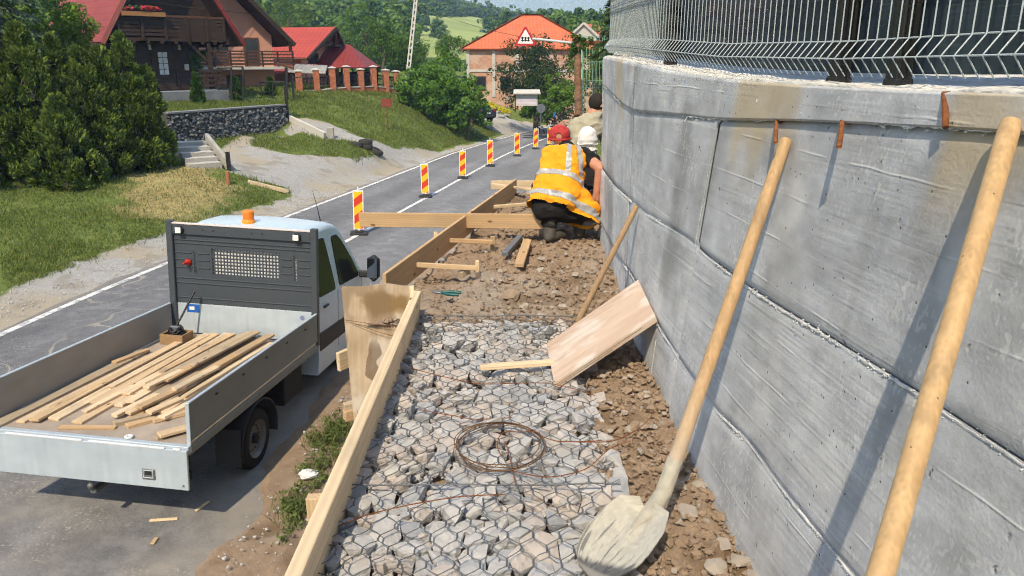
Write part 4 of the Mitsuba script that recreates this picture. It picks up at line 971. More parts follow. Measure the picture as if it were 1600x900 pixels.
def rounded(pts, r=.05): return list(Polygon(pts).buffer(-r).buffer(r, quad_segs=4).exterior.coords)[:-1]
def win(name, pts):
    tpart(name + '_seal', flush(rounded(np.array(pts) + (np.array(pts) - np.mean(pts, 0)) * .05), .003), CHASSIS, parent=CAB)
    tpart(name, flush(rounded(pts), .007), GLASSD, parent=CAB)


win('rear_side_window', [(3.30, 1.46), (3.90, 1.44), (3.86, 1.72), (3.78, 2.13), (3.30, 2.15)])
win('front_side_window', [(4.07, 1.45), (4.90, 1.42), (4.70, 1.70), (4.42, 2.0), (4.27, 2.10), (4.05, 2.11)])
tpart('windscreen', hexa([(CX - .76, 5.0, 1.56), (CX + .76, 5.0, 1.56), (CX + .76, 4.99, 1.55), (CX - .76, 4.99, 1.55), (CX - .66, 4.46, 2.22), (CX + .66, 4.46, 2.22), (CX + .66, 4.45, 2.21), (CX - .66, 4.45, 2.21)]), GLASSD, parent=CAB)
for y in (3.98, 5.02): tpart('door_seam', flush([(y, .6), (y + .012, .6), (y + .012, 1.40), (y, 1.40)], .002), CHASSIS, parent=CAB)
tpart('side_moulding', flush([(3.28, .72), (4.95, .70), (4.95, .92), (3.28, .97)], .006), PLAST, parent=CAB)
tpart('door_handle', cbox(.03, .16, .03, (CX + side_w(1.3) + .015, 3.50, 1.29), .008), PLAST, parent=CAB)
MIR = tpart('mirror', hull(np.vstack([cbox(.10, .10, .40, (-.0 + .19, 4.93, 1.52), .035).vertices, cbox(.19, .06, .30, (.17, 4.98, 1.52), .02).vertices])), PLAST, 30, parent=TRUCK)
tpart('mirror_glass', cbox(.15, .006, .30, (.175, 4.882, 1.53), .002), mat('mirror_glass', (.5, .55, .6), .05, metallic=1.0), parent=MIR); tpart('mirror_arm', cbox(.2, .07, .1, (.04, 4.95, 1.42), .02), PLAST, parent=MIR)
tpart('bumper', cbox(1.84, .3, .42, (CX, 5.92, .55), .08), PLAST); tpart('headlight', cat(cbox(.3, .2, .22, (-.28, 5.80, .98), .05), cbox(.3, .2, .22, (-BW + .28, 5.80, .98), .05)), mat('lamp_glass', (.6, .62, .64), .1))
AMBER = {'type': 'principled', 'base_color': {'type': 'rgb', 'value': [.90, .22, .01]}, 'roughness': .12, 'spec_trans': .35, 'eta': 1.3, 'specular': .5} if False else None
AMB = mat('amber_lens', lambda p, n, uv: MIX([.75, .14, .005], [.9, .27, .02], N(p.x * 90, p.y * 90, p.z * 12)), .12, spec=.6, clearcoat=1.0)
AMB2 = mat('amber_base', (.85, .30, .03), .35)
bx_, by_ = -1.06, 3.50; bz = 2.325
LAMP = tpart('warning_lamp', place(lathe([(.072, .05), (.072, .14), (.066, .165), (.05, .175), (0, .178)], 24), None, (bx_, by_, bz)), AMB, 40, label='amber rotating warning lamp on the cab roof')
tpart('lamp_base', place(lathe([(.082, 0), (.082, .035), (.07, .05), (0, .05)], 24), None, (bx_, by_, bz)), AMB2, 40, parent=LAMP); tpart('lamp_ring', place(lathe([(.075, .143), (.078, .148), (.078, .156), (.074, .16)], 24), None, (bx_, by_, bz)), AMB2, 40, parent=LAMP)
tpart('antenna', tube([(-.36, 4.22, 2.29), (-.37, 4.12, 2.52), (-.38, 4.0, 2.74)], [.008, .004, .003], 6), CHASSIS, True)

# boards on the bed
def tplank(x0, y0, x1, y1, z, w, h, lab, cat_='board', tilt=0, dz=0.0, grp=None):
    k = thing('loose_board', lab, cat_, grp); u = TR_R @ np.array([math.sin(tilt), 0, math.cos(tilt)])
    scene[k] = timber(tp((x0, y0, FZ + z)), tp((x1, y1, FZ + z + dz)), w, h, u, warp=.008)


G1 = 'boards stacked on the truck bed'
for a in ((-1.90, -.12, -1.84, 2.28, .014, .11, .026, 'leftmost long board on the truck bed, reaching past the tailgate hinge'), (-1.885, 1.74, -1.80, 2.27, .045, .07, .03, 'short dark orange board on top of the leftmost board of the truck load'),
          (-1.74, .12, -1.66, 2.80, .013, .09, .025, 'weathered board second from the left on the truck bed'), (-1.62, .14, -1.60, 2.95, .035, .10, .025, 'board third from the left on the truck bed, its rear end near the tailgate'),
          (-1.50, .24, -1.45, 3.05, .014, .11, .026, 'pale board with a dark rear end on the truck bed, fourth from the left'), (-1.34, .62, -1.32, 3.0, .043, .11, .025, 'wide pale board near the middle of the truck load'),
          (-1.24, .21, -1.20, 2.90, .014, .11, .026, 'brown board with a rounded rear end lying on the truck bed floor'), (-1.20, .9, -1.18, 3.05, .045, .10, .025, 'pale board on the left of the upper layer of the truck load'),
          (-1.12, .66, -1.04, 3.0, .018, .10, .03, 'lower board under the middle of the truck load'), (-1.03, .7, -.96, 3.02, .05, .12, .026, 'bright board in the middle of the truck load'), (-.98, .5, -.86, 2.95, .016, .09, .03, 'lowest board right of the middle of the truck load'),
          (-1.06, 1.12, -.92, 3.10, .085, .12, .026, 'topmost brown board of the truck load'), (-.90, .62, -.80, 2.98, .048, .12, .028, 'board with split end right of the middle of the truck load'), (-.94, 1.18, -.80, 3.08, .112, .10, .024, 'pale board lying on top of the truck load, right of the topmost brown one'),
          (-.82, .42, -.70, 2.95, .016, .1, .03, 'lower board with orange end on the right of the truck load'), (-.74, .72, -.66, 2.97, .052, .13, .026, 'wide orange tinted board on the right of the truck load'), (-.72, 1.35, -.60, 3.05, .084, .12, .03, 'wide board on top at the right of the truck load'),
          (-.62, .6, -.55, 2.9, .016, .09, .028, 'rightmost long board of the truck load, lying on the floor'), (-.60, .95, -.50, 2.85, .047, .06, .022, 'narrow lath at the right of the truck load')):
    tplank(*a[:8], grp=G1, tilt=rng.normal() * .05, dz=rng.normal() * .012 + .004)
for a in ((-1.33, .10, -.84, .20, .012, .06, .02, 'pale short board lying crosswise at the rear of the truck bed'), (-.36, .05, -.20, .40, .014, .075, .028, 'lower short board at the right rear corner of the truck bed'), (-.33, .06, -.12, .34, .046, .09, .03, 'upper short board at the right rear corner of the truck bed'),
          (-.90, .26, -.70, .52, .016, .08, .04, 'stubby board end behind the truck load, left of the others'), (-.76, .24, -.60, .46, .016, .08, .03, 'orange stubby board end behind the truck load'), (-.60, .40, -.36, .72, .018, .09, .035, 'stubby board end behind the truck load, rightmost'),
          (-.86, .42, -.78, .8, .062, .07, .03, 'short board end sticking out of the rear of the truck load'), (-.70, .5, -.60, .9, .05, .08, .03, 'short board resting on the stubby ends of the truck load'), (-.46, .62, -.34, 1.4, .015, .09, .025, 'short board on the bed floor near the right side panel'), (-.20, .45, -.10, 1.9, .012, .10, .02, 'thin board on the bed floor along the right side panel')):
    tplank(*a[:8], grp='short boards on the truck bed', tilt=rng.normal() * .08)
for i, a in enumerate(((-1.66, .45, -1.60, 2.5, .040, .07, .022), (-1.42, 1.0, -1.38, 2.9, .072, .08, .022), (-1.16, 1.5, -1.08, 3.0, .078, .07, .03), (-1.30, .40, -1.22, 1.6, .044, .06, .022), (-.86, 1.6, -.74, 2.9, .142, .06, .025), (-1.00, .95, -.93, 1.5, .118, .08, .024), (-.70, .95, -.62, 1.7, .118, .07, .03), (-.52, .42, -.44, .9, .046, .08, .03), (-.80, .50, -.68, 1.1, .095, .08, .03), (-.96, .36, -.88, .95, .05, .07, .035))):
    tplank(*a, ['narrow board lying on the third board from the left of the truck load', 'narrow board lying on the pale boards left of the middle of the truck load', 'narrow upper board beside the topmost brown one', 'narrow short board above the brown board with the rounded end', 'narrow lath on the very top of the truck load', 'short thick piece lying on top of the middle of the truck load', 'short piece lying on the wide orange tinted board', 'stubby piece stacked on the rightmost board ends', 'short piece lying across the rear board ends of the truck load', 'stubby piece at the rear end of the middle boards'][i], grp='short boards on the truck bed', tilt=rng.normal() * .12)
CARD = mat('cardboard', (.30, .19, .10), .85)
k = solo('cardboard_box', 'small open cardboard box in the front left corner of the truck bed', 'box', tw(cat(cbox(.30, .02, .13, (-1.70, 2.62, FZ + .066), .003), cbox(.30, .02, .13, (-1.70, 2.86, FZ + .066), .003), cbox(.02, .22, .13, (-1.56, 2.74, FZ + .066), .003), cbox(.02, .22, .13, (-1.84, 2.74, FZ + .066), .003), box(.28, .22, .01, (-1.70, 2.74, FZ + .01)))), CARD)
k = thing('rail_tool', 'black tool with a long lever standing in the cardboard box on the truck', 'tool')
for i in range(4): part(k, 'coil', tw(tube([(-1.70 + .10 * math.cos(t) * (1 - .1 * i), 2.74 + .09 * math.sin(t), FZ + .10 + .025 * i + .02 * math.sin(3 * t + i)) for t in np.linspace(0, 6.3, 26)], .014, 6)), BLACKP, True)
part(k, 'lever', tw(tube([(-1.76, 2.76, FZ + .12), (-1.68, 2.90, FZ + .35), (-1.60, 3.04, FZ + .60)], [.014, .013, .016], 8)), BLACKP, True); part(k, 'clamp', tw(cbox(.12, .06, .07, (-1.73, 2.76, FZ + .17), .01)), STEEL)
solo('tie_down_ring', 'small white tie down ring on the rear edge of the truck bed', 'ring', tw(tube([(-.60 + .028 * math.cos(t), .03 + .028 * math.sin(t), FZ + .02) for t in np.linspace(0, 6.28, 17)[:-1]], .012, 6, True)), WHITE, True)

# ------------------------------------------------------------------ beacons
BR, BY_, BWH, BBL = mat('beacon_red', (.62, .05, .02), .45), mat('beacon_yellow', (.85, .50, .015), .45), mat('beacon_white', (.78, .78, .78), .5), mat('beacon_foot', (.03, .03, .032), .75)
for i, ((px, py), ph) in enumerate((((561, 366), 62), ((665, 308), 46.5), ((723, 279), 40.5), ((766, 260), 35), ((808, 244), 30), ((837, 233), 27), ((858, 228), 24))):
    g = on_road(px, py); dd = (g - EYE) @ np.array([0, math.cos(PITCH), -math.sin(PITCH)]); ht = 1.06 if i < 3 else ph * dd / F / .955
    k = thing('warning_beacon', ['red and yellow striped beacon nearest the camera, behind the end of the long board', 'second striped beacon from the camera on the road line', 'third striped beacon from the camera on the road line', 'fourth striped beacon from the camera on the road line', 'fifth striped beacon from the camera on the road line', 'sixth striped beacon from the camera, beside the red cap', 'farthest striped beacon, half hidden behind the red cap'][i], 'traffic beacon', 'striped beacons along the road line')
    yaw = math.atan2(-g[0], g[1]) * .6 + [.03, -.02, .05, -.04, 0, .03, 0][i]; lean = [.03, -.01, .015, .0, -.01, .02, 0][i]
    B = rotz(yaw) @ roty(lean); W_ = ht * .265; up0 = .10
    def bp(name, m, mt, **kw): return part(k, name, place(m, B, g), mt, **kw)
    bp('foot', cat(cbox(.46, .40, .06, (0, 0, .035), .015), cbox(.2, .26, .06, (0, 0, .085), .012)), BBL); bp('post', cbox(.06, .04, .1, (0, 0, .11), .006), BWH)
    pn = bp('panel', cbox(W_, .03, ht, (0, 0, up0 + ht / 2 + .03), .008), BWH)
    inner = shapely.box(-W_ / 2 + .026, up0 + .056, W_ / 2 - .026, up0 + ht + .004); st = ht / 4.7
    for j in range(-2, 8):
        z = up0 + .04 + j * st; s_ = Polygon([(-W_, z - W_ * .75), (W_, z + W_ * .75 + .0), (W_, z + st + W_ * .75), (-W_, z + st - W_ * .75)]).intersection(inner)
        if s_.is_empty or s_.area < .002: continue
        e = extrude(s_, .002); e.vertices = np.stack([e.vertices[:, 0], -.0152 - e.vertices[:, 2], e.vertices[:, 1]], 1); e.faces = e.faces[:, ::-1]
        part(pn, 'stripe', place(e, B, g), BR if j % 2 else BY_)
    bp('grip', cbox(.035, .025, .11, (0, 0, up0 + ht + .075), .01), BWH)

# ------------------------------------------------------------------ the workers
def blob(bones, edge=.016, it=12, folds=0.0):
    """bones: (p, r, q, s); the union of the hulls of spheres, refined and smoothed into one skin"""
    out = []
    for p, r, q, s in bones:
        a = m3.Manifold.sphere(r, 20).translate(tuple(map(float, p))); b = m3.Manifold.sphere(s, 20).translate(tuple(map(float, q))); out.append(m3.Manifold.batch_hull([a, b]))
    m = m3.Manifold.batch_boolean(out, m3.OpType.Add).refine_to_length(edge); me = m.to_mesh()
    t = trimesh.Trimesh(me.vert_properties[:, :3].astype(float), me.tri_verts, process=True); trimesh.smoothing.filter_taubin(t, .55, -.56, it)
    if folds:
        v = t.vertices; q = v + .06 * meshkit.fbm(v * 6, 2, 3)[:, None]; f = 1 - np.abs(2 * meshkit.fbm(q * [7, 7, 13], 2, 6) - 1); t.vertices = v + t.vertex_normals * ((f - .6) * folds)[:, None]
    return t


def ell(c, r, sub=3, R=None):
    m = trimesh.creation.icosphere(sub, 1.0); m.vertices = m.vertices * r; return place(m, R, c)


SKIN = mat('skin', lambda p, n, uv: MIX([.47, .22, .145], [.56, .285, .19], FB(p.x * 25, p.y * 25, p.z * 25, 2)), .55, spec=.35)
CLOTHB = mat('black_cloth', lambda p, n, uv: MIX([.012, .012, .013], [.032, .031, .032], FB(p.x * 14, p.y * 14, p.z * 14, 3)), .95, spec=.1, bump=lambda p, n, uv: FB(p.x * 22, p.y * 22, p.z * 22, 3), scale=.02)
VEST = mat('orange_vest', lambda p, n, uv: MIX([.85, .315, .014], [.91, .40, .03], FB(p.x * 9, p.y * 9, p.z * 9, 3)), .85, spec=.15, sheen=.3, bump=lambda p, n, uv: FB(p.x * 9, p.y * 9, p.z * 14, 3), scale=.03)
TAPE = mat('reflective_tape', lambda p, n, uv: MIX([.36, .37, .39], [.50, .51, .53], FB(p.x * 40, p.y * 40, p.z * 40, 2)), .5, metallic=.2, bump=lambda p, n, uv: FB(p.x * 14, p.y * 14, p.z * 14, 3), scale=.02)
BEIGE = mat('beige_cloth', lambda p, n, uv: MIX([.36, .33, .245], [.44, .405, .31], FB(p.x * 8, p.y * 8, p.z * 8, 3)), .95, spec=.1, bump=lambda p, n, uv: FB(p.x * 10, p.y * 10, p.z * 10, 3), scale=.035)
REDC = mat('red_cap', lambda p, n, uv: MIX([.36, .03, .035], [.46, .05, .05], FB(p.x * 30, p.y * 30, p.z * 30, 2)), .85)
WHITEC = mat('white_cap', (.74, .73, .72), .9, bump=lambda p, n, uv: FB(p.x * 22, p.y * 22, p.z * 40, 3), scale=.012)
HAIR = mat('dark_hair', (.02, .014, .011), .8, bump=lambda p, n, uv: FB(p.x * 90, p.y * 90, p.z * 30, 2), scale=.006)
BOOT = mat('worn_boot', lambda p, n, uv: MIX([.03, .029, .028], [.12, .105, .09], FB(p.x * 22, p.y * 22, p.z * 22, 3)), .8)


def hand(w, fw, side, flex=.5, s=1.0):
    """a gripping hand: palm, four unequal bent fingers and a thumb; w wrist, fw forward, side across the knuckles"""
    fw = fw / np.linalg.norm(fw); side = side - fw * (side @ fw); side /= np.linalg.norm(side); dn = np.cross(side, fw); b = []
    k = w + fw * .085 * s; b += [(w, .026 * s, k + side * .022 * s, .021 * s), (w, .026 * s, k - side * .022 * s, .020 * s)]
    for j, (o, l) in enumerate(((.033, .075), (.011, .085), (-.011, .08), (-.032, .062))):
        a = k + side * o * s; c1 = a + (fw * math.cos(flex) + dn * math.sin(flex)) * l * .45 * s; c2 = c1 + (fw * math.cos(2.2 * flex) + dn * math.sin(2.2 * flex)) * l * .3 * s; c3 = c2 + (fw * math.cos(3.2 * flex) + dn * math.sin(3.2 * flex)) * l * .25 * s
        b += [(a, .0105 * s, c1, .0095 * s), (c1, .0095 * s, c2, .0088 * s), (c2, .0088 * s, c3, .008 * s)]
    t0 = w + fw * .03 * s + side * .03 * s; t1 = t0 + (fw * .5 + side * .7 + dn * .4) * .04 * s; t2 = t1 + (fw * .8 + side * .1 + dn * .5) * .035 * s
    return b + [(t0, .016 * s, t1, .012 * s), (t1, .012 * s, t2, .009 * s)]


def head(c, fwd, s=1.0):
    """skull, jaw, nose, ears, neck stub, looking along fwd"""
    f = fwd / np.linalg.norm(fwd); r = np.cross(f, [0, 0, 1]); r /= np.linalg.norm(r); u = np.cross(r, f); P = lambda a, b, d: c + (f * a + r * b + u * d) * s
    b = [(P(-.02, 0, .03), .088 * s, P(.035, 0, .03), .078 * s), (P(.03, 0, .0), .07 * s, P(.06, 0, -.075), .036 * s), (P(.098, 0, .01), .012 * s, P(.112, 0, -.022), .014 * s), (P(-.01, 0, -.06), .055 * s, P(-.03, 0, -.13), .06 * s)]
    for q in (-1, 1): b += [(P(-.005, q * .078, .015), .014 * s, P(-.012, q * .086, -.02), .012 * s), (P(.07, q * .032, .018), .02 * s, P(.07, q * .034, -.03), .022 * s)]
    return b


PA = thing('person', 'worker in orange reflective vest and red cap squatting at the end of the wall', 'person')
A = lambda x, y, d: at_d(x, y, d)
pel, wai, che = A(876, 318, 7.02), A(880, 290, 7.08), A(886, 256, 7.16); shl, shr, nek = A(861, 240, 7.2), A(912, 243, 7.2), A(885, 228, 7.26); hd = A(875, 217, 7.32)
lh, rh = A(853, 324, 7.0), A(906, 326, 7.08); lk, rk = lh + [-.05, .40, .10], rh + [.02, .36, .12]; la, ra = A(859, 351, 7.04), A(905, 352, 7.25)
rel, rha = A(938, 263, 7.03), A(932, 300, 7.12); lel, lha = shl + [.05, .24, -.16], A(915, 300, 7.55)
body = [(pel, .155, wai, .15), (wai, .15, che, .16), (lh, .13, rh, .13), (lh, .13, pel, .15), (lh, .12, lk, .07), (rh, .12, rk, .075), (lk, .085, la, .066), (rk, .085, ra, .066), (shl, .06, shr, .08), (che, .14, shl, .06), (che, .15, shr, .085), (che, .12, nek, .06), (shr, .078, shr * .55 + rel * .45, .07), (shl, .055, lel, .05)]
scene[PA] = mikit.ply(blob(body, folds=.03), CLOTHB, True)
part(PA, 'forearm', blob([(shr * .55 + rel * .45, .055, rel, .05), (rel, .046, rha, .033)] + hand(rha, rha - rel, np.array([1., 0, .3]), .6) + [(lel, .045, lha, .032)] + hand(lha, lha - lel, np.array([1., 0, .2]), .6), .01, 6), SKIN, True)
part(PA, 'head', blob(head(hd, np.array([.25, 1, -.35])) + [(nek, .058, hd - [0, .02, .06], .055)], .009, 5), SKIN, True)
vb = [(wai, .168, che, .172), (pel + [0, -.01, .03], .185, wai, .166), (lh + [-.045, -.03, .0], .135, wai + [-.03, 0, 0], .165), (rh + [.03, -.03, -.05], .14, wai, .165), (lh + [-.02, -.03, -.01], .135, rh + [.04, -.03, -.05], .14), (che, .165, shl + [-.0, -.01, -.01], .078), (lh + [-.03, -.03, .02], .125, shl + [.005, -.01, -.02], .075), (che, .165, shr + [-.035, -.02, -.0], .078), (che, .14, nek + [0, -.02, -.03], .065)]
vm = blob(vb, .009, 10)
vv = vm.vertices
nfold = .8 * (.5 - np.abs(2 * meshkit.fbm((vv + .05 * meshkit.fbm(vv * 6, 2, 3)[:, None]) * [7, 7, 12], 2, 4) - 1)) + .4 * (meshkit.fbm(vv * 14, 2, 9) - .5); vm.vertices = vv + vm.vertex_normals * (nfold * .05 + .014 * np.sin(vv[:, 2] * 55 + vv[:, 0] * 12) * np.clip((wai[2] + .05 - vv[:, 2]) * 5, 0, 1))[:, None]
vv = vm.vertices; axis = (che - pel) / np.linalg.norm(che - pel); h_ = (vv - pel) @ axis
hem = -.10 - .10 * (vv[:, 0] - pel[0]); keepv = (h_ > hem)
arm = np.linalg.norm(vv - (shr + [.05, .0, -.03]), axis=1) < .082; keepv &= ~arm
fk = keepv[vm.faces].all(1); vm.faces = vm.faces[fk]
fcv = vm.triangles_center if hasattr(vm, 'triangles_center') else vm.vertices[vm.faces].mean(1); hf = (fcv - pel) @ axis
skew = .16 * (fcv[:, 0] - pel[0]); b1 = np.abs(hf + skew * .9 - .225) < .030; b2 = np.abs(hf + skew + .015) < .030
br = (np.abs(fcv[:, 0] - (che[0] - .005) - .12 * (fcv[:, 2] - che[2])) < .024) & (hf > .25) & (fcv[:, 1] < che[1] + .08); br2 = (np.abs(fcv[:, 0] - (shr[0] - .045) + .05 * (fcv[:, 2] - che[2])) < .022) & (hf > .25)
tp_ = b1 | b2 | br | br2
def fsel(m, s, off=0):
    t = tm(m.vertices + (m.vertex_normals * off if off else 0), m.faces[s]); t.remove_unreferenced_vertices(); return t


V_ = part(PA, 'vest', fsel(vm, ~tp_), VEST, True, label='orange reflective vest'); part(V_, 'reflective_tape', fsel(vm, tp_, .003), TAPE, True)
CP = ell(hd + np.array([-.005, 0, .045]), (.103, .112, .088)); CP.faces = CP.faces[(CP.vertices[CP.faces].mean(1) - hd)[:, 2] > -.0 ]; gap = np.linalg.norm(CP.vertices[CP.faces].mean(1) - (hd + [-.02, -.108, .035]), axis=1) < .034; CP.faces = CP.faces[~gap]
K = part(PA, 'cap', cat(CP), REDC, True, label='red cap worn backwards'); th = np.linspace(0, 2 * np.pi, 40)[:-1]
part(K, 'band', tube(np.stack([hd[0] - .005 + .104 * np.cos(th), hd[1] + .113 * np.sin(th), hd[2] + .002 + .0 * th], 1), .011, 6, True), REDC, True)
for s_, (an, t0) in enumerate(((la, lh), (ra, rh))):
    ft = np.array([an[0], an[1], .03]); tx_ = .13 if s_ == 0 else .03; b = blob([(an, .056, ft + [0, -.03, .03], .056), (ft + [-.01, -.05, .022], .046, ft + [tx_, .12, .022], .044), (an + [0, 0, .06], .064, an, .056)], .012, 6); part(PA, 'boot', b, BOOT, True)

PB = thing('person', 'bent worker in beige shirt with dark hair behind the others at the wall end', 'person')
pel, mid, che = A(905, 238, 8.5), A(905, 210, 8.45), A(922, 199, 8.4); nek, hd = A(934, 181, 8.38), A(936, 164, 8.36); shl, shr = A(900, 198, 8.35), A(938, 192, 8.5)
gl = np.array([pel[0] - .05, pel[1] + .1, .05]); gr_ = np.array([pel[0] + .14, pel[1] + .1, .05])
scene[PB] = mikit.ply(blob([(pel, .15, mid, .155), (mid, .155, che, .145), (che, .14, nek, .065), (che, .13, shl, .08), (che, .13, shr, .08), (shr, .075, A(946, 222, 8.6), .06), (shl, .075, A(908, 240, 8.2), .06)], folds=.055), BEIGE, True)
part(PB, 'trousers', blob([(pel + [-.07, 0, -.04], .12, gl + [0, -.02, .42], .075), (pel + [.07, 0, -.04], .12, gr_ + [0, -.02, .42], .075), (gl + [0, -.02, .42], .075, gl + [0, 0, .08], .05), (gr_ + [0, -.02, .42], .075, gr_ + [0, 0, .08], .05), (pel, .14, pel + [0, 0, .05], .14)]), CLOTHB, True)
part(PB, 'boot', blob([(gl, .05, gl + [0, .18, -.01], .04)], .014, 5), BOOT, True); part(PB, 'boot', blob([(gr_, .05, gr_ + [0, .18, -.01], .04)], .014, 5), BOOT, True)
part(PB, 'head', blob(head(hd, np.array([1, .35, -.5])) + [(nek, .06, hd, .06)], .01, 5), SKIN, True)
hm = ell(hd + [-.022, -.0, .03], (.094, .105, .10)); hm.faces = hm.faces[(lambda c: (c[:, 0] < hd[0] + .03) | (c[:, 2] > hd[2] + .075))(hm.vertices[hm.faces].mean(1))]; part(PB, 'hair', hm, HAIR, True)
e0, h0 = A(908, 240, 8.2), A(925, 262, 8.1); e1_, h1_ = A(946, 222, 8.6), A(947, 255, 8.6)
part(PB, 'forearm', blob([(e0, .05, h0, .034)] + hand(h0, h0 - e0, np.array([0, 1., 0]), .6) + [(e1_, .05, h1_, .034)] + hand(h1_, h1_ - e1_, np.array([0, 1., 0]), .6), .011, 5), SKIN, True)

PC = thing('person', 'worker in black with a white cap squatting between the vest and the wall end', 'person')
hd = A(918, 222, 7.85); nek = A(921, 246, 7.85); che, pel = A(926, 270, 7.9), A(924, 308, 7.85)
scene[PC] = mikit.ply(blob([(pel, .16, che, .165), (che, .15, nek, .07), (che, .13, che + [.20, 0, .06], .08), (che, .13, che + [-.17, 0, .07], .08), (che + [.20, 0, .06], .075, che + [.17, .25, -.1], .055), (che + [-.17, 0, .07], .075, che + [-.12, .25, -.1], .055), (pel, .15, pel + [-.15, .35, .12], .08), (pel, .15, pel + [.15, .35, .12], .08), (pel + [-.15, .35, .12], .08, pel + [-.12, .1, -.2], .055), (pel + [.15, .35, .12], .08, pel + [.12, .1, -.2], .055)], folds=.04), CLOTHB, True)
for s_ in (-1, 1): q = pel + [.12 * s_, .1, 0]; q[2] = .05; part(PC, 'boot', blob([(q, .05, q + [0, .17, -.01], .04)], .014, 5), BOOT, True)
part(PC, 'head', blob(head(hd, np.array([.2, 1, -.3])) + [(nek, .06, hd, .06)], .01, 5), SKIN, True)
w0, w1 = che + [.17, .25, -.1], che + [.02, .42, -.08]; part(PC, 'forearm', blob([(w0, .045, w1, .033)] + hand(w1, w1 - w0, np.array([0, .3, 1.]), .6), .011, 5), SKIN, True)
cm_ = ell(hd + [0, -.01, .035], (.098, .112, .125), 4); cm_.vertices = cm_.vertices + cm_.vertex_normals * (.016 * (meshkit.fbm(cm_.vertices * [14, 14, 24], 2, 5) - .5))[:, None]; cc = cm_.vertices; cm_.vertices[:, 2] = np.where(cc[:, 2] < hd[2] - .06, hd[2] - .06 + (cc[:, 2] - hd[2] + .06) * .3, cc[:, 2]); WC = part(PC, 'cap', cm_, WHITEC, True, label='white cap')
nf = ell(hd + [.005, -.045, -.085], (.088, .07, .07), 4); nf.vertices = nf.vertices + (np.array([1, 1, .3]) * (nf.vertices - hd)) * (.5 * (meshkit.fbm(nf.vertices * [30, 30, 60], 2, 3) - .5))[:, None]; part(WC, 'neck_flap', nf, WHITEC, True); th = np.linspace(0, 2 * np.pi, 40)[:-1]; part(WC, 'band', tube(np.stack([hd[0] + .101 * np.cos(th), hd[1] - .01 + .113 * np.sin(th), hd[2] - .012 + .006 * np.sin(3 * th)], 1), .008, 6, True), WHITEC, True)

# litter and grass near the truck
for i, (a, b, c, d, w_) in enumerate(((234, 815, 278, 812, .035), (306, 800, 327, 785, .03), (238, 852, 245, 842, .04))):
    tim('wood_scrap', ['pale wood scrap lying on the asphalt behind the truck', 'thin wood scrap in the shadow behind the truck', 'small dark wood chip on the asphalt behind the truck'][i], 'wood scrap', on_road(a, b) + [0, 0, .012], on_road(c, d) + [0, 0, .012], w_, .014)
g = on_road(485, 757) + [0, 0, .12]; LIT = thing('litter', 'crumpled white plastic litter in the grass beside the foreground board', 'litter')
lm = trimesh.creation.icosphere(3, .075); lm.vertices = lm.vertices * (.6 + .9 * meshkit.fbm(lm.vertices * 22, 3, 2))[:, None] * [1.3, 1, .6]; scene[LIT] = mikit.ply(place(lm, loc=g), WHITE, False)

# ------------------------------------------------------------------ houses and what stands along the road
class Place:
    """a local frame: u to the right along the front, v away from the front, w up"""
    def __init__(s, origin, t): s.o = np.asarray(origin, float); s.M = basis([math.cos(t), math.sin(t), 0], [-math.sin(t), math.cos(t), 0], [0, 0, 1])
    def __call__(s, m): return place(m, s.M, s.o)
    def pt(s, u, v, w): return s.M @ np.array([u, v, w], float) + s.o
    def bx(s, u0, u1, v0, v1, w0, w1): return s(box(u1 - u0, v1 - v0, w1 - w0, ((u0 + u1) / 2, (v0 + v1) / 2, (w0 + w1) / 2)))


def slab(a, b, c, d, th):
    """a plate with the top corners a b c d (ccw from above), th thick downwards along its normal"""
    a, b, c, d = (np.asarray(q, float) for q in (a, b, c, d)); n = np.cross(b - a, d - a); n = n / np.linalg.norm(n) * th
    return hexa(np.array([a - n, b - n, c - n, d - n, a, b, c, d]))


def roof_red(name, c0, c1, k=2.8):
    return mat(name, lambda p, n, uv: MIX(c0, c1, FB(p.x * 1.5, p.y * 1.5, p.z * 2, 3)) * (.88 + .16 * SS(.0, .25, dr.abs(uv.x * k - dr.floor(uv.x * k) - .5))) * (.9 + .12 * SS(.1, .25, uv.y * 2.6 - dr.floor(uv.y * 2.6))), .5, spec=.3,
               bump=lambda p, n, uv: dr.abs(uv.x * k - dr.floor(uv.x * k) - .5) + .6 * (uv.y * 2.6 - dr.floor(uv.y * 2.6)), scale=.03)


ROOFA, ROOFB, ROOFC, ROOFD = roof_red('metal_roof_red', [.22, .035, .035], [.275, .05, .046], 4.5), roof_red('tile_roof_red', [.34, .055, .042], [.42, .075, .055]), roof_red('tile_roof_maroon', [.19, .03, .03], [.25, .045, .04]), roof_red('tile_roof_orange', [.52, .13, .06], [.62, .175, .08])
DARKW = mat('dark_timber', lambda p, n, uv: MIX([.022, .013, .009], [.055, .032, .022], FB(p.x * 3, p.y * 3, p.z * 14, 3)), .7)
BRNW = mat('brown_timber', lambda p, n, uv: MIX([.07, .032, .018], [.13, .06, .034], FB(p.x * 3, p.y * 3, p.z * 12, 3)), .65)
PINK = mat('pink_plaster', lambda p, n, uv: MIX([.52, .26, .19], [.60, .32, .235], FB(p.x, p.y, p.z, 3)), .9)
BRICKW = mat('bare_brick_wall', lambda p, n, uv: MIX(MIX([.42, .23, .155], [.52, .31, .22], CR(dr.floor((p.x + p.y) * 4), dr.floor(p.z * 8))), [.56, .43, .36], SS(.45, .6, FB(p.x * .8, p.y * .8, p.z * 1.1, 3)) * .6), .95)
BRICK = mat('brick', lambda p, n, uv: MIX([.30, .10, .055], [.42, .16, .09], CR(dr.floor((p.x + p.y) * 6 + .5 * (dr.floor(p.z * 12) - 2 * dr.floor(p.z * 6))), dr.floor(p.z * 12))), .9)
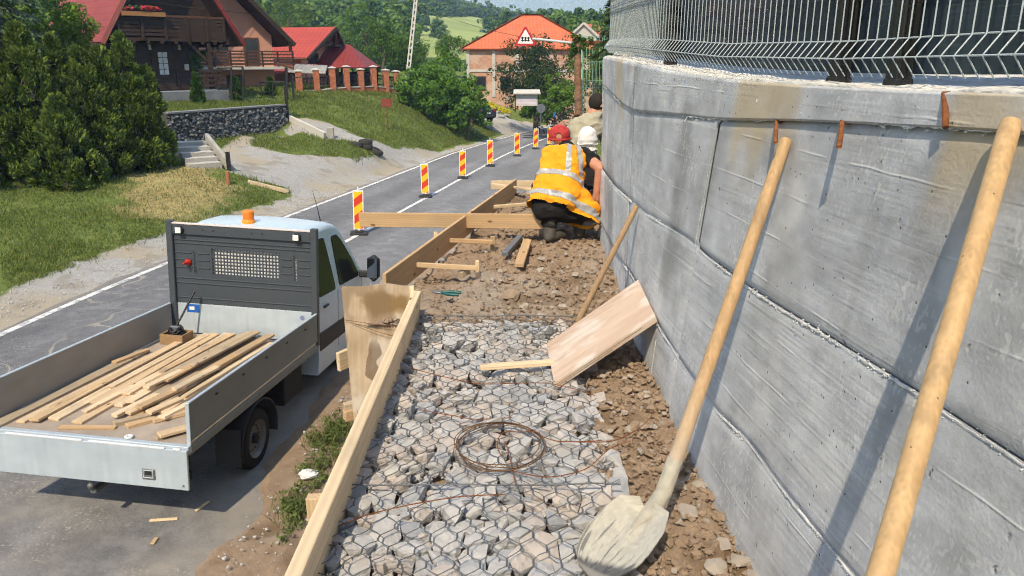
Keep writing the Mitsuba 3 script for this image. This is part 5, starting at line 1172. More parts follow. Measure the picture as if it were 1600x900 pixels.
CREAM = mat('pale_plaster', (.50, .48, .45), .9); CURT = mat('curtain', lambda p, n, uv: MIX([.4, .42, .46], [.72, .73, .75], N(p.x * 9, p.y * 9, 1)), .8)
DGLASS = mat('window_glass', (.02, .024, .028), .08, spec=.6)
GREYC = mat('grey_concrete', lambda p, n, uv: MIX([.26, .25, .235], [.42, .41, .385], FB(p.x * 2.5, p.y * 2.5, p.z * 3, 4)), .95)
BLACKM = mat('black_metal', (.015, .014, .013), .5)


def rpart(parent, name, Pl, c4, th, mt, **kw):
    """a roof plate with its uv in metres along and down the slope"""
    q = [Pl.pt(*x) for x in c4]; m = slab(*q, th); e = (q[1] - q[0]) / np.linalg.norm(q[1] - q[0]); f = q[3] - q[0]; f = f - e * (f @ e); f /= np.linalg.norm(f)
    return part(parent, name, m, mt, uv=np.stack([(m.vertices - q[0]) @ e + 50, (m.vertices - q[0]) @ f + 50], 1), **kw)


# the wooden chalet
o = at_d(278, 68, 38.0); o[2] = .18; Q = Place(o, math.radians(46)); CH = thing('wooden_chalet', 'dark wooden chalet with a steep red metal roof and a balcony with a flower box', 'house')
hw, ew, aw, dep = 3.5, 2.27, 8.0, 9.5
R1 = rpart(CH, 'roof_slope', Q, [(-hw, dep, ew), (-hw, 0, ew), (0, 0, aw), (0, dep, aw)], .05, ROOFA, label='left red roof slope'); R2 = rpart(CH, 'roof_slope', Q, [(hw, 0, ew), (hw, dep, ew), (0, dep, aw), (0, 0, aw)], .05, ROOFA)
for s, r in ((-1, R1), (1, R2)):
    part(r, 'soffit', slab(*[Q.pt(*x) for x in ([(s * (hw - .05), dep, ew - .1), (s * (hw - .05), .02, ew - .1), (0, .02, aw - .12), (0, dep, aw - .12)][::s if s < 0 else 1] if s < 0 else [(hw - .05, .02, ew - .1), (hw - .05, dep, ew - .1), (0, dep, aw - .12), (0, .02, aw - .12)])], .06), DARKW)
    part(r, 'barge_board', beam(Q.pt(s * (hw + .03), -.03, ew - .08), Q.pt(0, -.03, aw - .1), .05, .2, Q.M @ np.array([0, 0, 1.])), ROOFA)
part(CH, 'eave_board', Q.bx(-hw - .02, -hw + .05, .0, dep, ew - .16, ew - .04), DARKW)
wl = CH; part(CH, 'front_wall', Q.bx(-3.0, 1.0, 1.1, 1.3, -.05, 2.3), DARKW); part(CH, 'left_wall', Q.bx(-3.0, -2.8, 1.3, 9, -.05, 2.6), BRNW); part(CH, 'right_wall', Q.bx(2.5, 2.7, 3.6, 9, -.05, 2.8), DARKW); part(CH, 'porch_wall', Q.bx(1.0, 2.5, 3.6, 3.8, -.05, 2.3), DARKW); part(CH, 'porch_wall', Q.bx(.9, 1.0, 1.3, 3.6, -.05, 2.3), DARKW)
gb = Polygon([(-2.98, 2.3), (2.98, 2.3), (2.98, 2.75), (0, 7.6), (-2.98, 2.75)]); m = extrude(gb, .15); m.vertices = np.stack([m.vertices[:, 0], 1.3 - m.vertices[:, 2], m.vertices[:, 1]], 1); part(CH, 'gable_wall', Q(m), DARKW)
part(CH, 'balcony_floor', Q.bx(-2.9, 2.75, .12, 1.3, 2.34, 2.5), DARKW)
for i in range(9): part(CH, 'joist', Q.bx(-2.8 + i * .67, -2.68 + i * .67, .0, 1.1, 2.22, 2.34), DARKW)
RL = part(CH, 'balcony_rail', Q.bx(-2.75, 2.6, .08, .16, 3.46, 3.56), BRNW)
for i in range(5): part(RL, 'rail_board', Q.bx(-2.7, 2.55, .10, .13, 2.58 + i * .175, 2.71 + i * .175), DARKW)
for u in (-2.7, -1.6, -.5, .6, 1.6, 2.5): part(RL, 'rail_post', Q.bx(u - .06, u + .06, .04, .10, 2.4, 3.5), DARKW)
FB_ = solo('flower_box', 'wooden flower box with red flowers on the chalet balcony', 'flower box', Q.bx(-2.5, -.5, -.16, .06, 3.46, 3.66), mat('box_wood', (.30, .15, .06), .7))
g_ = np.random.default_rng(3); fl = [place(rock(.07 + .05 * g_.random(), i), loc=Q.pt(g_.uniform(-2.4, -.6), -.06 + g_.normal() * .07, 3.74 + .16 * g_.random())) for i in range(46)]
part(FB_, 'flowers', cat(fl[:30]), mat('red_flowers', (.45, .03, .04), .8), kind='stuff', label='red balcony flowers'); part(FB_, 'flower_leaves', cat(fl[30:]), mat('flower_leaves', (.05, .10, .03), .8), kind='stuff', label='green leaves of the balcony flowers')
DO = part(CH, 'door', Q.bx(-.82, .18, 1.06, 1.1, 0, 2.05), DARKW)
for i in range(2):
    for j in range(4): part(DO, 'pane', Q.bx(-.62 + i * .24, -.41 + i * .24, 1.045, 1.06, .75 + j * .28, 1.0 + j * .28), CURT)
part(DO, 'frame', cat(Q.bx(-.95, -.82, 1.02, 1.1, 0, 2.12), Q.bx(.18, .31, 1.02, 1.1, 0, 2.12)), DARKW)
W_ = part(CH, 'window', Q.bx(-2.85, -1.95, 1.05, 1.1, .7, 1.95), DARKW)
for i in range(8): part(W_, 'blind_slat', Q.bx(-2.78, -2.02, 1.03, 1.05, .78 + i * .14, .88 + i * .14), CURT)
part(CH, 'post', Q.bx(1.55, 1.75, .15, .35, 0, 2.3), DARKW); part(CH, 'brace', beam(Q.pt(1.6, .25, 1.3), Q.pt(.7, .25, 2.25), .12, .14), DARKW); part(CH, 'brace', beam(Q.pt(1.7, .25, 1.5), Q.pt(2.4, .25, 2.25), .12, .14), DARKW)
for i in range(4): part(CH, 'porch_board', Q.bx(.95, 2.3, .1, .14, .12 + i * .24, .28 + i * .24), DARKW)
part(CH, 'lamp', Q.bx(-1.05, -.95, .95, 1.1, 1.95, 2.2), CREAM); part(CH, 'lamp', Q.bx(.42, .52, .95, 1.1, 1.95, 2.2), CREAM); part(CH, 'meter_box', Q.bx(.66, .86, 1.0, 1.1, .95, 1.25), CREAM)
part(CH, 'plinth', Q.bx(-3.2, 2.7, -.1, 8.8, -1.0, -.05), mat('plinth_stone', lambda p, n, uv: MIX([.10, .11, .13], [.21, .22, .245], FB(p.x * 3, p.y * 3, p.z * 4, 3)), .9))

# the pink house with a brown balcony
o = at_d(352, 68, 47.0); o[2] = 1.25; Q = Place(o, math.radians(40)); PH = thing('pink_house', 'pink house with a brown wooden balcony beside the chalet', 'house'); hw, ew, aw = 4.1, 1.4, 5.4
R1 = rpart(PH, 'roof_slope', Q, [(hw, -.9, ew), (hw, 8, ew), (0, 8, aw), (0, -.9, aw)], .06, ROOFC); R2 = rpart(PH, 'roof_slope', Q, [(-hw, 8, ew), (-hw, -.9, ew), (0, -.9, aw), (0, 8, aw)], .06, ROOFC)
for s in (-1, 1):
    part(R1 if s > 0 else R2, 'soffit', slab(*[Q.pt(*x) for x in ([(hw - .1, -.88, ew - .12), (hw - .1, 8, ew - .12), (0, 8, aw - .14), (0, -.88, aw - .14)] if s > 0 else [(-hw + .1, 8, ew - .12), (-hw + .1, -.88, ew - .12), (0, -.88, aw - .14), (0, 8, aw - .14)])], .08), DARKW)
    part(R1 if s > 0 else R2, 'barge_board', beam(Q.pt(s * hw, -.95, ew - .1), Q.pt(0, -.95, aw - .12), .06, .26, Q.M @ np.array([0, 0, 1.])), DARKW)
gb = Polygon([(-3.2, -2.4), (3.2, -2.4), (3.2, 1.9), (0, 5.0), (-3.2, 1.9)]); m = extrude(gb, 7.5); m.vertices = np.stack([m.vertices[:, 0], 8 - m.vertices[:, 2], m.vertices[:, 1]], 1); part(PH, 'wall', Q(m), PINK)
part(PH, 'balcony_floor', Q.bx(-3.2, 4.0, -.9, .5, -.16, .0), CREAM); RL = part(PH, 'balcony_rail', Q.bx(-3.2, 4.0, -.9, -.8, .86, .95), BRNW)
for i in range(4): part(RL, 'rail_board', Q.bx(-3.2, 4.0, -.88, -.84, .1 + i * .19, .22 + i * .19), BRNW)
for u in np.linspace(-3.1, 3.9, 8): part(RL, 'rail_post', Q.bx(u - .05, u + .05, -.92, -.88, 0, .9), DARKW)
part(PH, 'post', Q.bx(3.75, 3.9, -.9, -.75, .9, 1.6), DARKW)
for u in (-2.3, -.2, 1.8): w_ = part(PH, 'balcony_door', Q.bx(u - .5, u + .5, .44, .5, .0, 1.75), BRNW); part(w_, 'pane', Q.bx(u - .38, u + .38, .42, .44, .25, 1.65), DGLASS)
for u in (-2.0, .6): w_ = part(PH, 'window', Q.bx(u - .55, u + .55, .46, .5, -1.5, -.5), BRNW); part(w_, 'pane', Q.bx(u - .45, u + .45, .44, .46, -1.4, -.6), DGLASS)

# the red roofed house
o = at_d(480, 90, 57.0); Q = Place(o, math.radians(-14)); RH = thing('red_roofed_house', 'pink house with a bright red tiled roof and dark timber in its gable', 'house'); rise = 2.3
R1 = rpart(RH, 'roof_slope', Q, [(-9, 0, 0), (0, 0, 0), (.7, 3.6, rise), (-9, 3.6, rise)], .12, ROOFB); rpart(RH, 'roof_slope', Q, [(0, 7.2, 0), (-9, 7.2, 0), (-9, 3.6, rise), (.7, 3.6, rise)], .12, ROOFB)
part(R1, 'gutter', tube([Q.pt(-9, -.06, -.1), Q.pt(0, -.06, -.1)], .07, 6), BRNW)
gb = Polygon([(.5, -3.0), (6.7, -3.0), (6.7, .2), (3.6, rise - .25), (.5, .2)]); m = extrude(gb, 7.6); m.vertices = np.stack([m.vertices[:, 2] - 8.4, m.vertices[:, 0], m.vertices[:, 1]], 1); part(RH, 'wall', Q(m), PINK)
for a, b in (((.02, 0, -.12), (.72, 3.6, rise - .12)), ((.02, 7.2, -.12), (.72, 3.6, rise - .12)), ((.3, 1.9, .95), (.3, 5.3, .95)), ((.5, 3.6, .9), (.6, 3.6, rise - .1)), ((.3, 2.6, 1.0), (.5, 3.6, 1.9)), ((.3, 4.6, 1.0), (.5, 3.6, 1.9))): part(RH, 'gable_timber', beam(Q.pt(*a), Q.pt(*b), .16, .22), DARKW)
w_ = part(RH, 'window', Q.bx(-.8, -.74, 1.6, 3.2, -1.1, .35), BRNW); part(w_, 'pane', Q.bx(-.74, -.72, 1.7, 2.35, -1.0, .25), DGLASS); part(w_, 'pane', Q.bx(-.74, -.72, 2.45, 3.1, -1.0, .25), DGLASS)
part(RH, 'porch_roof', slab(Q.pt(-6, -1.6, -.95), Q.pt(.6, -1.6, -.95), Q.pt(.6, 0.3, -.45), Q.pt(-6, .3, -.45), .1), ROOFC)

# pavilion, canopy
o = at_d(536, 105, 62); Q = Place(o, math.radians(-4)); PV = thing('pavilion', 'open garden pavilion with a maroon hipped roof and dark posts', 'pavilion'); a, rg, h = 2.5, .62, 1.75
rpart(PV, 'roof_slope', Q, [(-a, -a, 0), (a, -a, 0), (rg, 0, h), (-rg, 0, h)], .08, ROOFC); rpart(PV, 'roof_slope', Q, [(a, -a, 0), (a, a, 0), (rg, .01, h), (rg, 0, h)], .08, ROOFC); rpart(PV, 'roof_slope', Q, [(-a, a, 0), (-a, -a, 0), (-rg, 0, h), (-rg, .01, h)], .08, ROOFC); rpart(PV, 'roof_slope', Q, [(a, a, 0), (-a, a, 0), (-rg, .01, h), (rg, .01, h)], .08, ROOFC)
part(PV, 'chimney', Q.bx(-.85, -.5, -.15, .2, h - .5, h + .25), PINK)
for u in (-2.2, -.7, .7, 2.2): part(PV, 'post', Q.bx(u - .1, u + .1, -2.3, -2.1, -2.6, -.05), DARKW); part(PV, 'post', Q.bx(u - .1, u + .1, 2.1, 2.3, -2.6, -.05), DARKW)
part(PV, 'back_wall', Q.bx(-2.2, 2.2, 2.3, 2.4, -2.6, -.4), DARKW)
CP_ = thing('grey_canopy', 'grey corrugated canopy in front of the red roofed house', 'canopy'); A0, A1 = at_d(447, 113, 54), at_d(508, 115, 55); b0 = A0 + [.2, 2.2, .55]; b1 = A1 + [-.3, 2.2, .55]; n_ = 60; tt = np.linspace(0, 1, n_)
rows_ = [np.outer(1 - tt, p) + np.outer(tt, q) + np.outer(.04 * np.cos(tt * 110), [0, 0, 1]) for p, q in ((A0, A1), (b0, b1))]; V = np.array(rows_); scene[CP_] = mikit.ply(grid_mesh(V[..., 0], V[..., 1], V[..., 2]), GREYC, False)
for q in (A0, A1, (A0 + A1) / 2): part(CP_, 'post', beam(q + [0, .1, -.05], q + [0, .1, -1.9], .1, .1, (1, 0, 0)), DARKW)

# brick pillar fence
BF = thing('brick_fence', 'garden fence of brick pillars with pale caps and dark metal panels', 'fence'); PL = []
for i, (x, t_, b) in enumerate(((469, 115, 153), (496, 113, 151), (521, 110, 148), (543, 108, 146), (565, 112, 145), (585, 108, 144), (604, 113, 146), (620, 115, 148))):
    d = 48.5 + i * .95; p = at_d(x, b, d); hgt = (b - t_) * d / F / .955; PL.append((p, hgt)); yw = .35
    k = part(BF, 'pillar', place(cbox(.38, .38, hgt + .5, (0, 0, hgt / 2 - .25), .01), rotz(yw), p), BRICK); part(k, 'cap', place(hull([(-.25, -.25, hgt), (.25, -.25, hgt), (.25, .25, hgt), (-.25, .25, hgt), (-.25, -.25, hgt + .05), (.25, -.25, hgt + .05), (.25, .25, hgt + .05), (-.25, .25, hgt + .05), (0, 0, hgt + .12)]), rotz(yw), p), CREAM)
for (p, h0), (q, h1) in zip(PL[:-1], PL[1:]):
    dv = (q - p) / np.linalg.norm(q - p); a_, b_ = p + dv * .2, q - dv * .2
    part(BF, 'low_wall', beam(a_ + [0, 0, .0], b_ + [0, 0, .0], .24, .75, ch=0), BRICK); part(BF, 'coping', beam(a_ + [0, 0, .4], b_ + [0, 0, .4], .32, .06), CREAM)
    n_ = 9; part(BF, 'metal_panel', cat([beam(a_ + (b_ - a_) * (j + .5) / n_ + [0, .0, .44], a_ + (b_ - a_) * (j + .5) / n_ + [0, 0, 1.25], .07, .02, (1, 0, 0), 0) for j in range(n_)] + [beam(a_ + [0, .03, .55], b_ + [0, .03, .55], .03, .06, ch=0), beam(a_ + [0, .03, 1.15], b_ + [0, .03, 1.15], .03, .06, ch=0)]), BLACKM)

# field-stone wall, its terrace edge, steps and the driveway kerb
FSTONE = mat('field_stone', lambda p, n, uv: MIX(MIX([.055, .058, .065], [.17, .175, .185], CR(dr.floor(p.x * 3.1 + p.z), dr.floor(p.y * 3.1), dr.floor(p.z * 4.2))), [.34, .34, .34], SS(.58, .75, FB(p.x * 9, p.y * 9, p.z * 9, 3)) * .6), .9)
SW = thing('stone_wall', 'dark field stone retaining wall below the chalet', 'wall'); g_ = np.random.default_rng(8); st_, L_ = [], np.linalg.norm((WB - WA)[:2])
for i in range(900):
    a = g_.uniform(0, L_); w = g_.uniform(-.25, 1.22); r = g_.uniform(.075, .17); p = WA + np.array([*(WDIR * a), 0]); p[2] = -1.75 + w
    st_.append(place(rock(r, i, .8, 12), loc=p + np.array([*(WNOR * (.03 + .04 * g_.random())), 0])))
part(SW, 'stones', cat(st_), FSTONE, kind='stuff', label='dark field stones of the retaining wall')
c0, c1 = WA + np.array([*(WNOR * .2), .55]), WB + np.array([*(WNOR * .2), .55]); c0[2] = c1[2] = -1.2; part(SW, 'core', beam(c0, c1, .3, 1.5, ch=0), mat('wall_mortar', (.07, .07, .072), .95))
c0[2] = c1[2] = -.43; part(SW, 'cap', beam(c0, c1, .45, .07), mat('wall_cap', (.16, .165, .18), .9)); part(SW, 'end_post', Place(WB, 0).bx(-.06, .06, .1, .22, 0, 2.2), BLACKM)
SB, ST = on_ground(322, 262), on_ground(262, 222); SB[2] += .02; dv = (ST - SB); dv[2] = 0; Ls = np.linalg.norm(dv); dv /= Ls; sd_ = np.array([dv[1], -dv[0], 0]); STP = thing('garden_steps', 'concrete garden steps with a sloping cheek wall beside the shrubs', 'steps'); n_ = 5; Ls = 2.3; rise = .72
for i in range(n_): a = SB + dv * (i * Ls / n_); a[2] = SB[2] + rise * (i + .5) / n_ - .3; part(STP, 'step', beam(a + dv * 0, a + dv * (Ls / n_ + .08), 1.1, .6 + rise / n_ * .0 + .12, ch=.008), GREYC)
ck = -sd_ * .64 if (-sd_)[1] > 0 else sd_ * .64
part(STP, 'cheek_wall', hull(np.array([SB + ck + q + np.array([0, 0, z]) for q, z in ((-dv * .2, -.3), (-dv * .2, .22), (dv * (Ls + .1), -.3), (dv * (Ls + .1), rise + .22))] + [SB + ck * 1.2 + q + np.array([0, 0, z]) for q, z in ((-dv * .2, -.3), (-dv * .2, .22), (dv * (Ls + .1), -.3), (dv * (Ls + .1), rise + .22))])), GREYC)
p = SB + ck * 1.1 - dv * .26; part(STP, 'end_post', beam(p - [0, 0, .2], p + [0, 0, .5], .12, .12, (1, 0, 0)), BLACKM)
KB = [on_ground(*q) + np.array([0, 0, .1]) for q in ((452, 189), (475, 200), (508, 216))]; KE = thing('concrete_kerb', 'low pale concrete kerb running down beside the driveway', 'kerb'); scene[KE] = mikit.ply(beam(KB[0], KB[2], .16, .35), CREAM, False); part(KE, 'end_block', place(cbox(.3, .22, .55, (0, 0, .12), .02), None, KB[2] + [.25, .1, 0]), GREYC)
p = on_ground(357, 288); solo('marker_post', 'short reddish brown marker post in the dry grass', 'post', place(lathe([(.07, -.1), (.07, .40), (.06, .43), (0, .43)], 14), None, p), mat('clay_post', (.33, .14, .07), .8), 30)
tim('timber_beam', 'grey timber lying on the ground near the gravel, left of the road', 'timber', on_ground(388, 287) + [0, 0, .06], on_ground(450, 302) + [0, 0, .06], .16, .14)
TY = lathe([(.17, -.09), (.24, -.11), (.29, -.10), (.315, -.06), (.315, .06), (.29, .10), (.24, .11), (.17, .09), (.18, .05), (.26, .06), (.27, 0), (.26, -.06), (.18, -.05), (.17, -.09)], 26)
for (x, y, lab, M_, dz) in ((572, 232, 'lower old tyre of the small stack at the driveway edge', np.eye(3), .1), (572, 232, 'upper old tyre of the small stack at the driveway edge', np.eye(3), .31), (556, 228, 'old tyre lying flat left of the tyre stack', np.eye(3), .06), (589, 243, 'old tyre leaning right of the tyre stack', roty(.5), .2)):
    solo('old_tyre', lab, 'tyre', place(TY, M_, on_ground(x, y) + [0, 0, dz]), mat('old_tyre', (.045, .044, .042), .9) if 'mat_old_tyre' not in scene else 'mat_old_tyre', 30)
p = on_ground(606, 204); RS = thing('red_signboard', 'small rusty red signboard on a thin post in the grass bank', 'sign'); dd = np.linalg.norm(p - EYE); part(RS, 'post', tube([p - [0, 0, .2], p + [0, 0, 1.72]], .028, 8), RUST, True); part(RS, 'panel', place(cbox(.52, .03, .42, ch=.008), rotz(.1), p + [-.02, -.04, 1.45]), mat('red_panel', lambda p, n, uv: MIX([.16, .03, .022], [.27, .06, .04], FB(p.x * 9, p.y * 9, p.z * 9, 3)), .7)); part(RS, 'rod', tube([p + [.25, 0, 1.3], p + [.3, 0, 1.62]], .02, 6), RUST)
# black garden frame and gate on the terrace
GFm = thing('garden_pergola', 'black metal frame standing on the terrace between chalet and pink house', 'frame')
for x, y0, y1 in ((341, 106, 160), (361, 106, 158), (379, 104, 158)): part(GFm, 'post', tube([at_d(x, y0, 40), at_d(x + 1, y1, 40)], .06, 6), BLACKM)
for xa, xb, y in ((341, 361, 106), (361, 379, 104)): part(GFm, 'top_rail', tube([at_d(xa, y, 40), at_d(xb, y, 40)], .05, 6), BLACKM)
GT = thing('garden_gate', 'dark garden gate and posts between the stone wall and the brick fence', 'gate')
for x, y0, y1, r in ((447, 106, 167, .09), (457, 118, 158, .06), (407, 128, 158, .03), (425, 128, 158, .03)): part(GT, 'post', tube([at_d(x, y0, 43), at_d(x + 2, y1, 43)], r, 6), BLACKM)
part(GT, 'top_beam', beam(at_d(433, 99, 43), at_d(459, 107, 43), .12, .14), BRNW); part(GT, 'rail', tube([at_d(405, 129, 43), at_d(447, 127, 43)], .025, 5), BLACKM); part(GT, 'rail', tube([at_d(457, 122, 43), at_d(470, 120, 46)], .03, 5), BLACKM)

# pole and wires
PO = thing('utility_pole', 'leaning concrete utility pole with slots above the walnut tree', 'pole'); b, t_ = at_d(634, 150, 55), at_d(657, -70, 55); ax_ = (t_ - b); Lp = np.linalg.norm(ax_); ax_ /= Lp
for s in (-1, 1): part(PO, 'leg', beam(b + np.array([s * .12, 0, 0]), t_ + np.array([s * .075, 0, 0]), .09, .2, (0, 1, 0)), CREAM)
for j in range(22): part(PO, 'rung', beam(b + ax_ * (j + .5) * Lp / 22 - np.array([.1, 0, 0]), b + ax_ * (j + .5) * Lp / 22 + np.array([.1, 0, 0]), .14, .16, (0, 0, 1), 0), CREAM)
c = at_d(659, 14, 54.8); th = np.linspace(0, 6.28, 25)[:-1]; part(PO, 'cable_coil', tube(np.stack([c[0] + .26 * np.cos(th), c[1] + 0 * th, c[2] + .26 * np.sin(th)], 1), .035, 6, True), BLACKM, True)
def cable(pts, lab, r=.012):
    P_ = np.array(pts); t = np.linspace(0, 1, 30); s = np.linspace(0, 1, len(P_)); solo('overhead_cable', lab, 'cable', tube(np.stack([PchipInterpolator(s, P_[:, i])(t) for i in range(3)], 1), r, 5), BLACKM, True)


cable([at_d(652, 2, 55), at_d(520, 13, 52), at_d(400, 21, 48), at_d(200, 0, 40)], 'overhead cable running left from the utility pole')
cable([at_d(660, 12, 55), at_d(715, 32, 50), at_d(770, 48, 44), at_d(860, 66, 36)], 'overhead cable sagging right from the utility pole in front of the orange roof')
cable([at_d(250, 4, 37), at_d(320, 14, 37), at_d(400, 22, 40), at_d(520, 10, 48)], 'overhead cable crossing the front of the chalet', .01)
cable([at_d(655, 8, 55), at_d(720, 4, 60), at_d(830, -20, 66)], 'overhead cable rising right from the utility pole')

# the orange roofed house and the one behind it
o = at_d(721, 76, 75); Q = Place(o, math.radians(3)); OH = thing('orange_roofed_house', 'brick house with a large orange hipped roof behind the dark tree', 'house'); Wd, Dp, h = 13.6, 10., 3.35
rpart(OH, 'roof_slope', Q, [(0, 0, 0), (Wd, 0, 0), (8.1, 5, h), (6.2, 5, h)], .14, ROOFD); rpart(OH, 'roof_slope', Q, [(Wd, 0, 0), (Wd, Dp, 0), (8.1, 5.02, h), (8.1, 5, h)], .14, ROOFD); rpart(OH, 'roof_slope', Q, [(0, Dp, 0), (0, 0, 0), (6.2, 5, h), (6.2, 5.02, h)], .14, ROOFD); rpart(OH, 'roof_slope', Q, [(Wd, Dp, 0), (0, Dp, 0), (6.2, 5.02, h), (8.1, 5.02, h)], .14, ROOFD)
part(OH, 'wall', Q.bx(.5, Wd - .5, .5, Dp - .5, -7.5, -.12), BRICKW)
for u in (.46, 3.0, 5.4): part(OH, 'pilaster', Q.bx(u, u + .3, .4, .5, -4.6, -.14), CREAM)
part(OH, 'band', Q.bx(.45, Wd - .45, .42, .5, -2.2, -1.95), CREAM)
for u in (1.3, 3.8, 6.5): w_ = part(OH, 'window', Q.bx(u, u + 1.1, .44, .5, -4.0, -2.6), BRNW); part(w_, 'pane', Q.bx(u + .1, u + 1.0, .42, .44, -3.9, -2.7), DGLASS)
part(OH, 'ridge_cap', tube([Q.pt(6.2, 5, h + .03), Q.pt(8.1, 5, h + .03)], .12, 6), ROOFD, uv=np.zeros((12, 2)) + 50)
for a in ((0, 0, 0), ): part(OH, 'hip_cap', tube([Q.pt(*a), Q.pt(6.2, 5, h + .03)], .1, 6), ROOFD, uv=np.zeros((12, 2)) + 50)
part(OH, 'hip_cap', tube([Q.pt(Wd, 0, 0), Q.pt(8.1, 5, h + .03)], .1, 6), ROOFD, uv=np.zeros((12, 2)) + 50)
o = at_d(893, 58, 92); Q = Place(o, math.radians(-20)); WH = thing('white_gabled_house', 'distant house with a white edged gable right of the orange roof', 'house'); rpart(WH, 'roof_slope', Q, [(-.4, 0, 0), (-.4, 7, 0), (1.5, 7, 1.6), (1.5, 0, 1.6)][::-1], .1, ROOFD); rpart(WH, 'roof_slope', Q, [(3.4, 0, 0), (3.4, 7, 0), (1.5, 7, 1.6), (1.5, 0, 1.6)], .1, ROOFD)
for s in (-.4, 3.4): part(WH, 'white_edge', beam(Q.pt(s, -.05, -.05), Q.pt(1.5, -.05, 1.58), .1, .26, Q.M @ np.array([0, 0, 1.])), CREAM)
gb = Polygon([(0, -4), (3, -4), (3, .2), (1.5, 1.45), (0, .2)]); m = extrude(gb, 6.5); m.vertices = np.stack([m.vertices[:, 0], 6.7 - m.vertices[:, 2], m.vertices[:, 1]], 1); part(WH, 'wall', Q(m), CREAM); w_ = part(WH, 'window', Q.bx(1.1, 1.9, .15, .2, -1.2, -.1), DGLASS)

# signs, board, car
IB = thing('notice_board', 'white notice board with a small roof below the orange roofed house', 'notice board'); c = at_d(823, 156, 55); Q = Place(c, .0); part(IB, 'panel', Q.bx(-.78, .78, 0, .06, -.42, .42), CREAM); part(IB, 'notice', Q.bx(-.68, .68, -.012, 0, -.33, .1), mat('notice', lambda p, n, uv: MIX([.50, .42, .50], [.62, .58, .66], N(p.x * 3, 1, p.z * 7)), .8)); part(IB, 'frame', cat(Q.bx(-.84, -.78, -.02, .08, -.9, .5), Q.bx(.78, .84, -.02, .08, -.9, .5)), DARKW); part(IB, 'roof', slab(Q.pt(-.98, -.35, .46), Q.pt(.98, -.35, .46), Q.pt(.92, .3, .72), Q.pt(-.92, .3, .72), .07), CREAM)
p = at_d(845, 192, 50); S_ = thing('round_sign', 'round road sign seen from its grey back', 'road sign'); part(S_, 'post', tube([p - [0, 0, .3], p + [0, 0, 1.1]], .035, 8), STEEL, True); part(S_, 'plate', place(trimesh.creation.cylinder(.29, .02, sections=28), rotx(math.pi / 2), p + [0, .03, .92]), mat('sign_back', (.15, .165, .185), .5, metallic=.3))
p = at_d(866, 193, 49); S_ = thing('blue_marker', 'small blue sign on a short dark post by the road bend', 'road sign'); part(S_, 'post', tube([p - [0, 0, .1], p + [0, 0, 1.05]], .04, 8), BLACKM, True); part(S_, 'plate', place(cbox(.16, .02, .3, ch=.004), None, p + [0, -.05, .55]), BLUE); part(S_, 'foot', place(cbox(.4, .3, .12, ch=.02), None, p), BLACKM)
TS = thing('warning_sign', 'triangular red edged warning sign with a black fence symbol on a long arm', 'road sign'); c = at_d(821, 60.5, 34); Q = Place(c, .0)
def tri(s, z0=0): return Polygon([(-.5 * s, -.289 * s), (.5 * s, -.289 * s), (0, .577 * s)])
def flat(poly, v0, v1): m = extrude(poly, v1 - v0); m.vertices = np.stack([m.vertices[:, 0], v1 - m.vertices[:, 2], m.vertices[:, 1]], 1); return Q(m)
part(TS, 'plate', flat(tri(.76).buffer(.07, quad_segs=5), 0, .02), mat('sign_red', (.48, .025, .03), .4)); part(TS, 'field', flat(tri(.62).buffer(.03, quad_segs=4), -.004, 0), WHITE); SY = [shapely.box(x - .026, -.125, x + .026, .08) for x in (-.13, 0, .13)] + [shapely.box(-.2, z - .02, .2, z + .02) for z in (.03, -.07)]
part(TS, 'symbol', flat(shapely.unary_union(SY), -.008, -.004), BLACKM); part(TS, 'arm', tube([Q.pt(.3, .04, -.0), at_d(896, 67, 34)], .055, 8), mat('pale_arm', (.55, .57, .6), .5), True); part(TS, 'bracket', Q.bx(-.3, .32, .02, .06, -.06, .02), STEEL)
IVB = mat('shaggy_bark', lambda p, n, uv: MIX([.10, .05, .03], [.30, .17, .10], FB(p.x * 9, p.y * 9, p.z * 13, 3)), .95, bump=lambda p, n, uv: FB(p.x * 12, p.y * 12, p.z * 16, 3), scale=.08)
b, t_ = at_d(904, 182, 34), at_d(902, 62, 34); s = np.linspace(0, 1, 40); PT = thing('rusty_column', 'reddish brown overgrown column carrying the arm of the warning sign', 'column'); scene[PT] = mikit.ply(tube(np.outer(1 - s, b) + np.outer(s, t_) + .012 * np.c_[np.sin(s * 21), np.cos(s * 17), 0 * s], .155 + .012 * np.sin(s * 31) + .014 * np.sin(s * 57 + 1), 12), IVB, True)
part(PT, 'beam', beam(at_d(897, 67, 34), at_d(975, 68, 33.5), .2, .2), RUST)
GW = thing('green_wire_fence', 'pale green wire fence standing behind the rusty column', 'fence'); GRW = mat('green_wire', (.22, .42, .33), .5)
for x in np.linspace(911, 962, 11): part(GW, 'vertical_wire', tube([at_d(x, 56, 36), at_d(x, 182, 36)], .011, 4), GRW)
for y in (57, 64, 97, 126, 132, 137, 160): part(GW, 'horizontal_wire', tube([at_d(908, y, 35.96), at_d(965, y, 35.96)], .012, 4), GRW)
for x in (909, 945): part(GW, 'post', tube([at_d(x, 54, 36.1), at_d(x, 185, 36.1)], .04, 6), GRW)


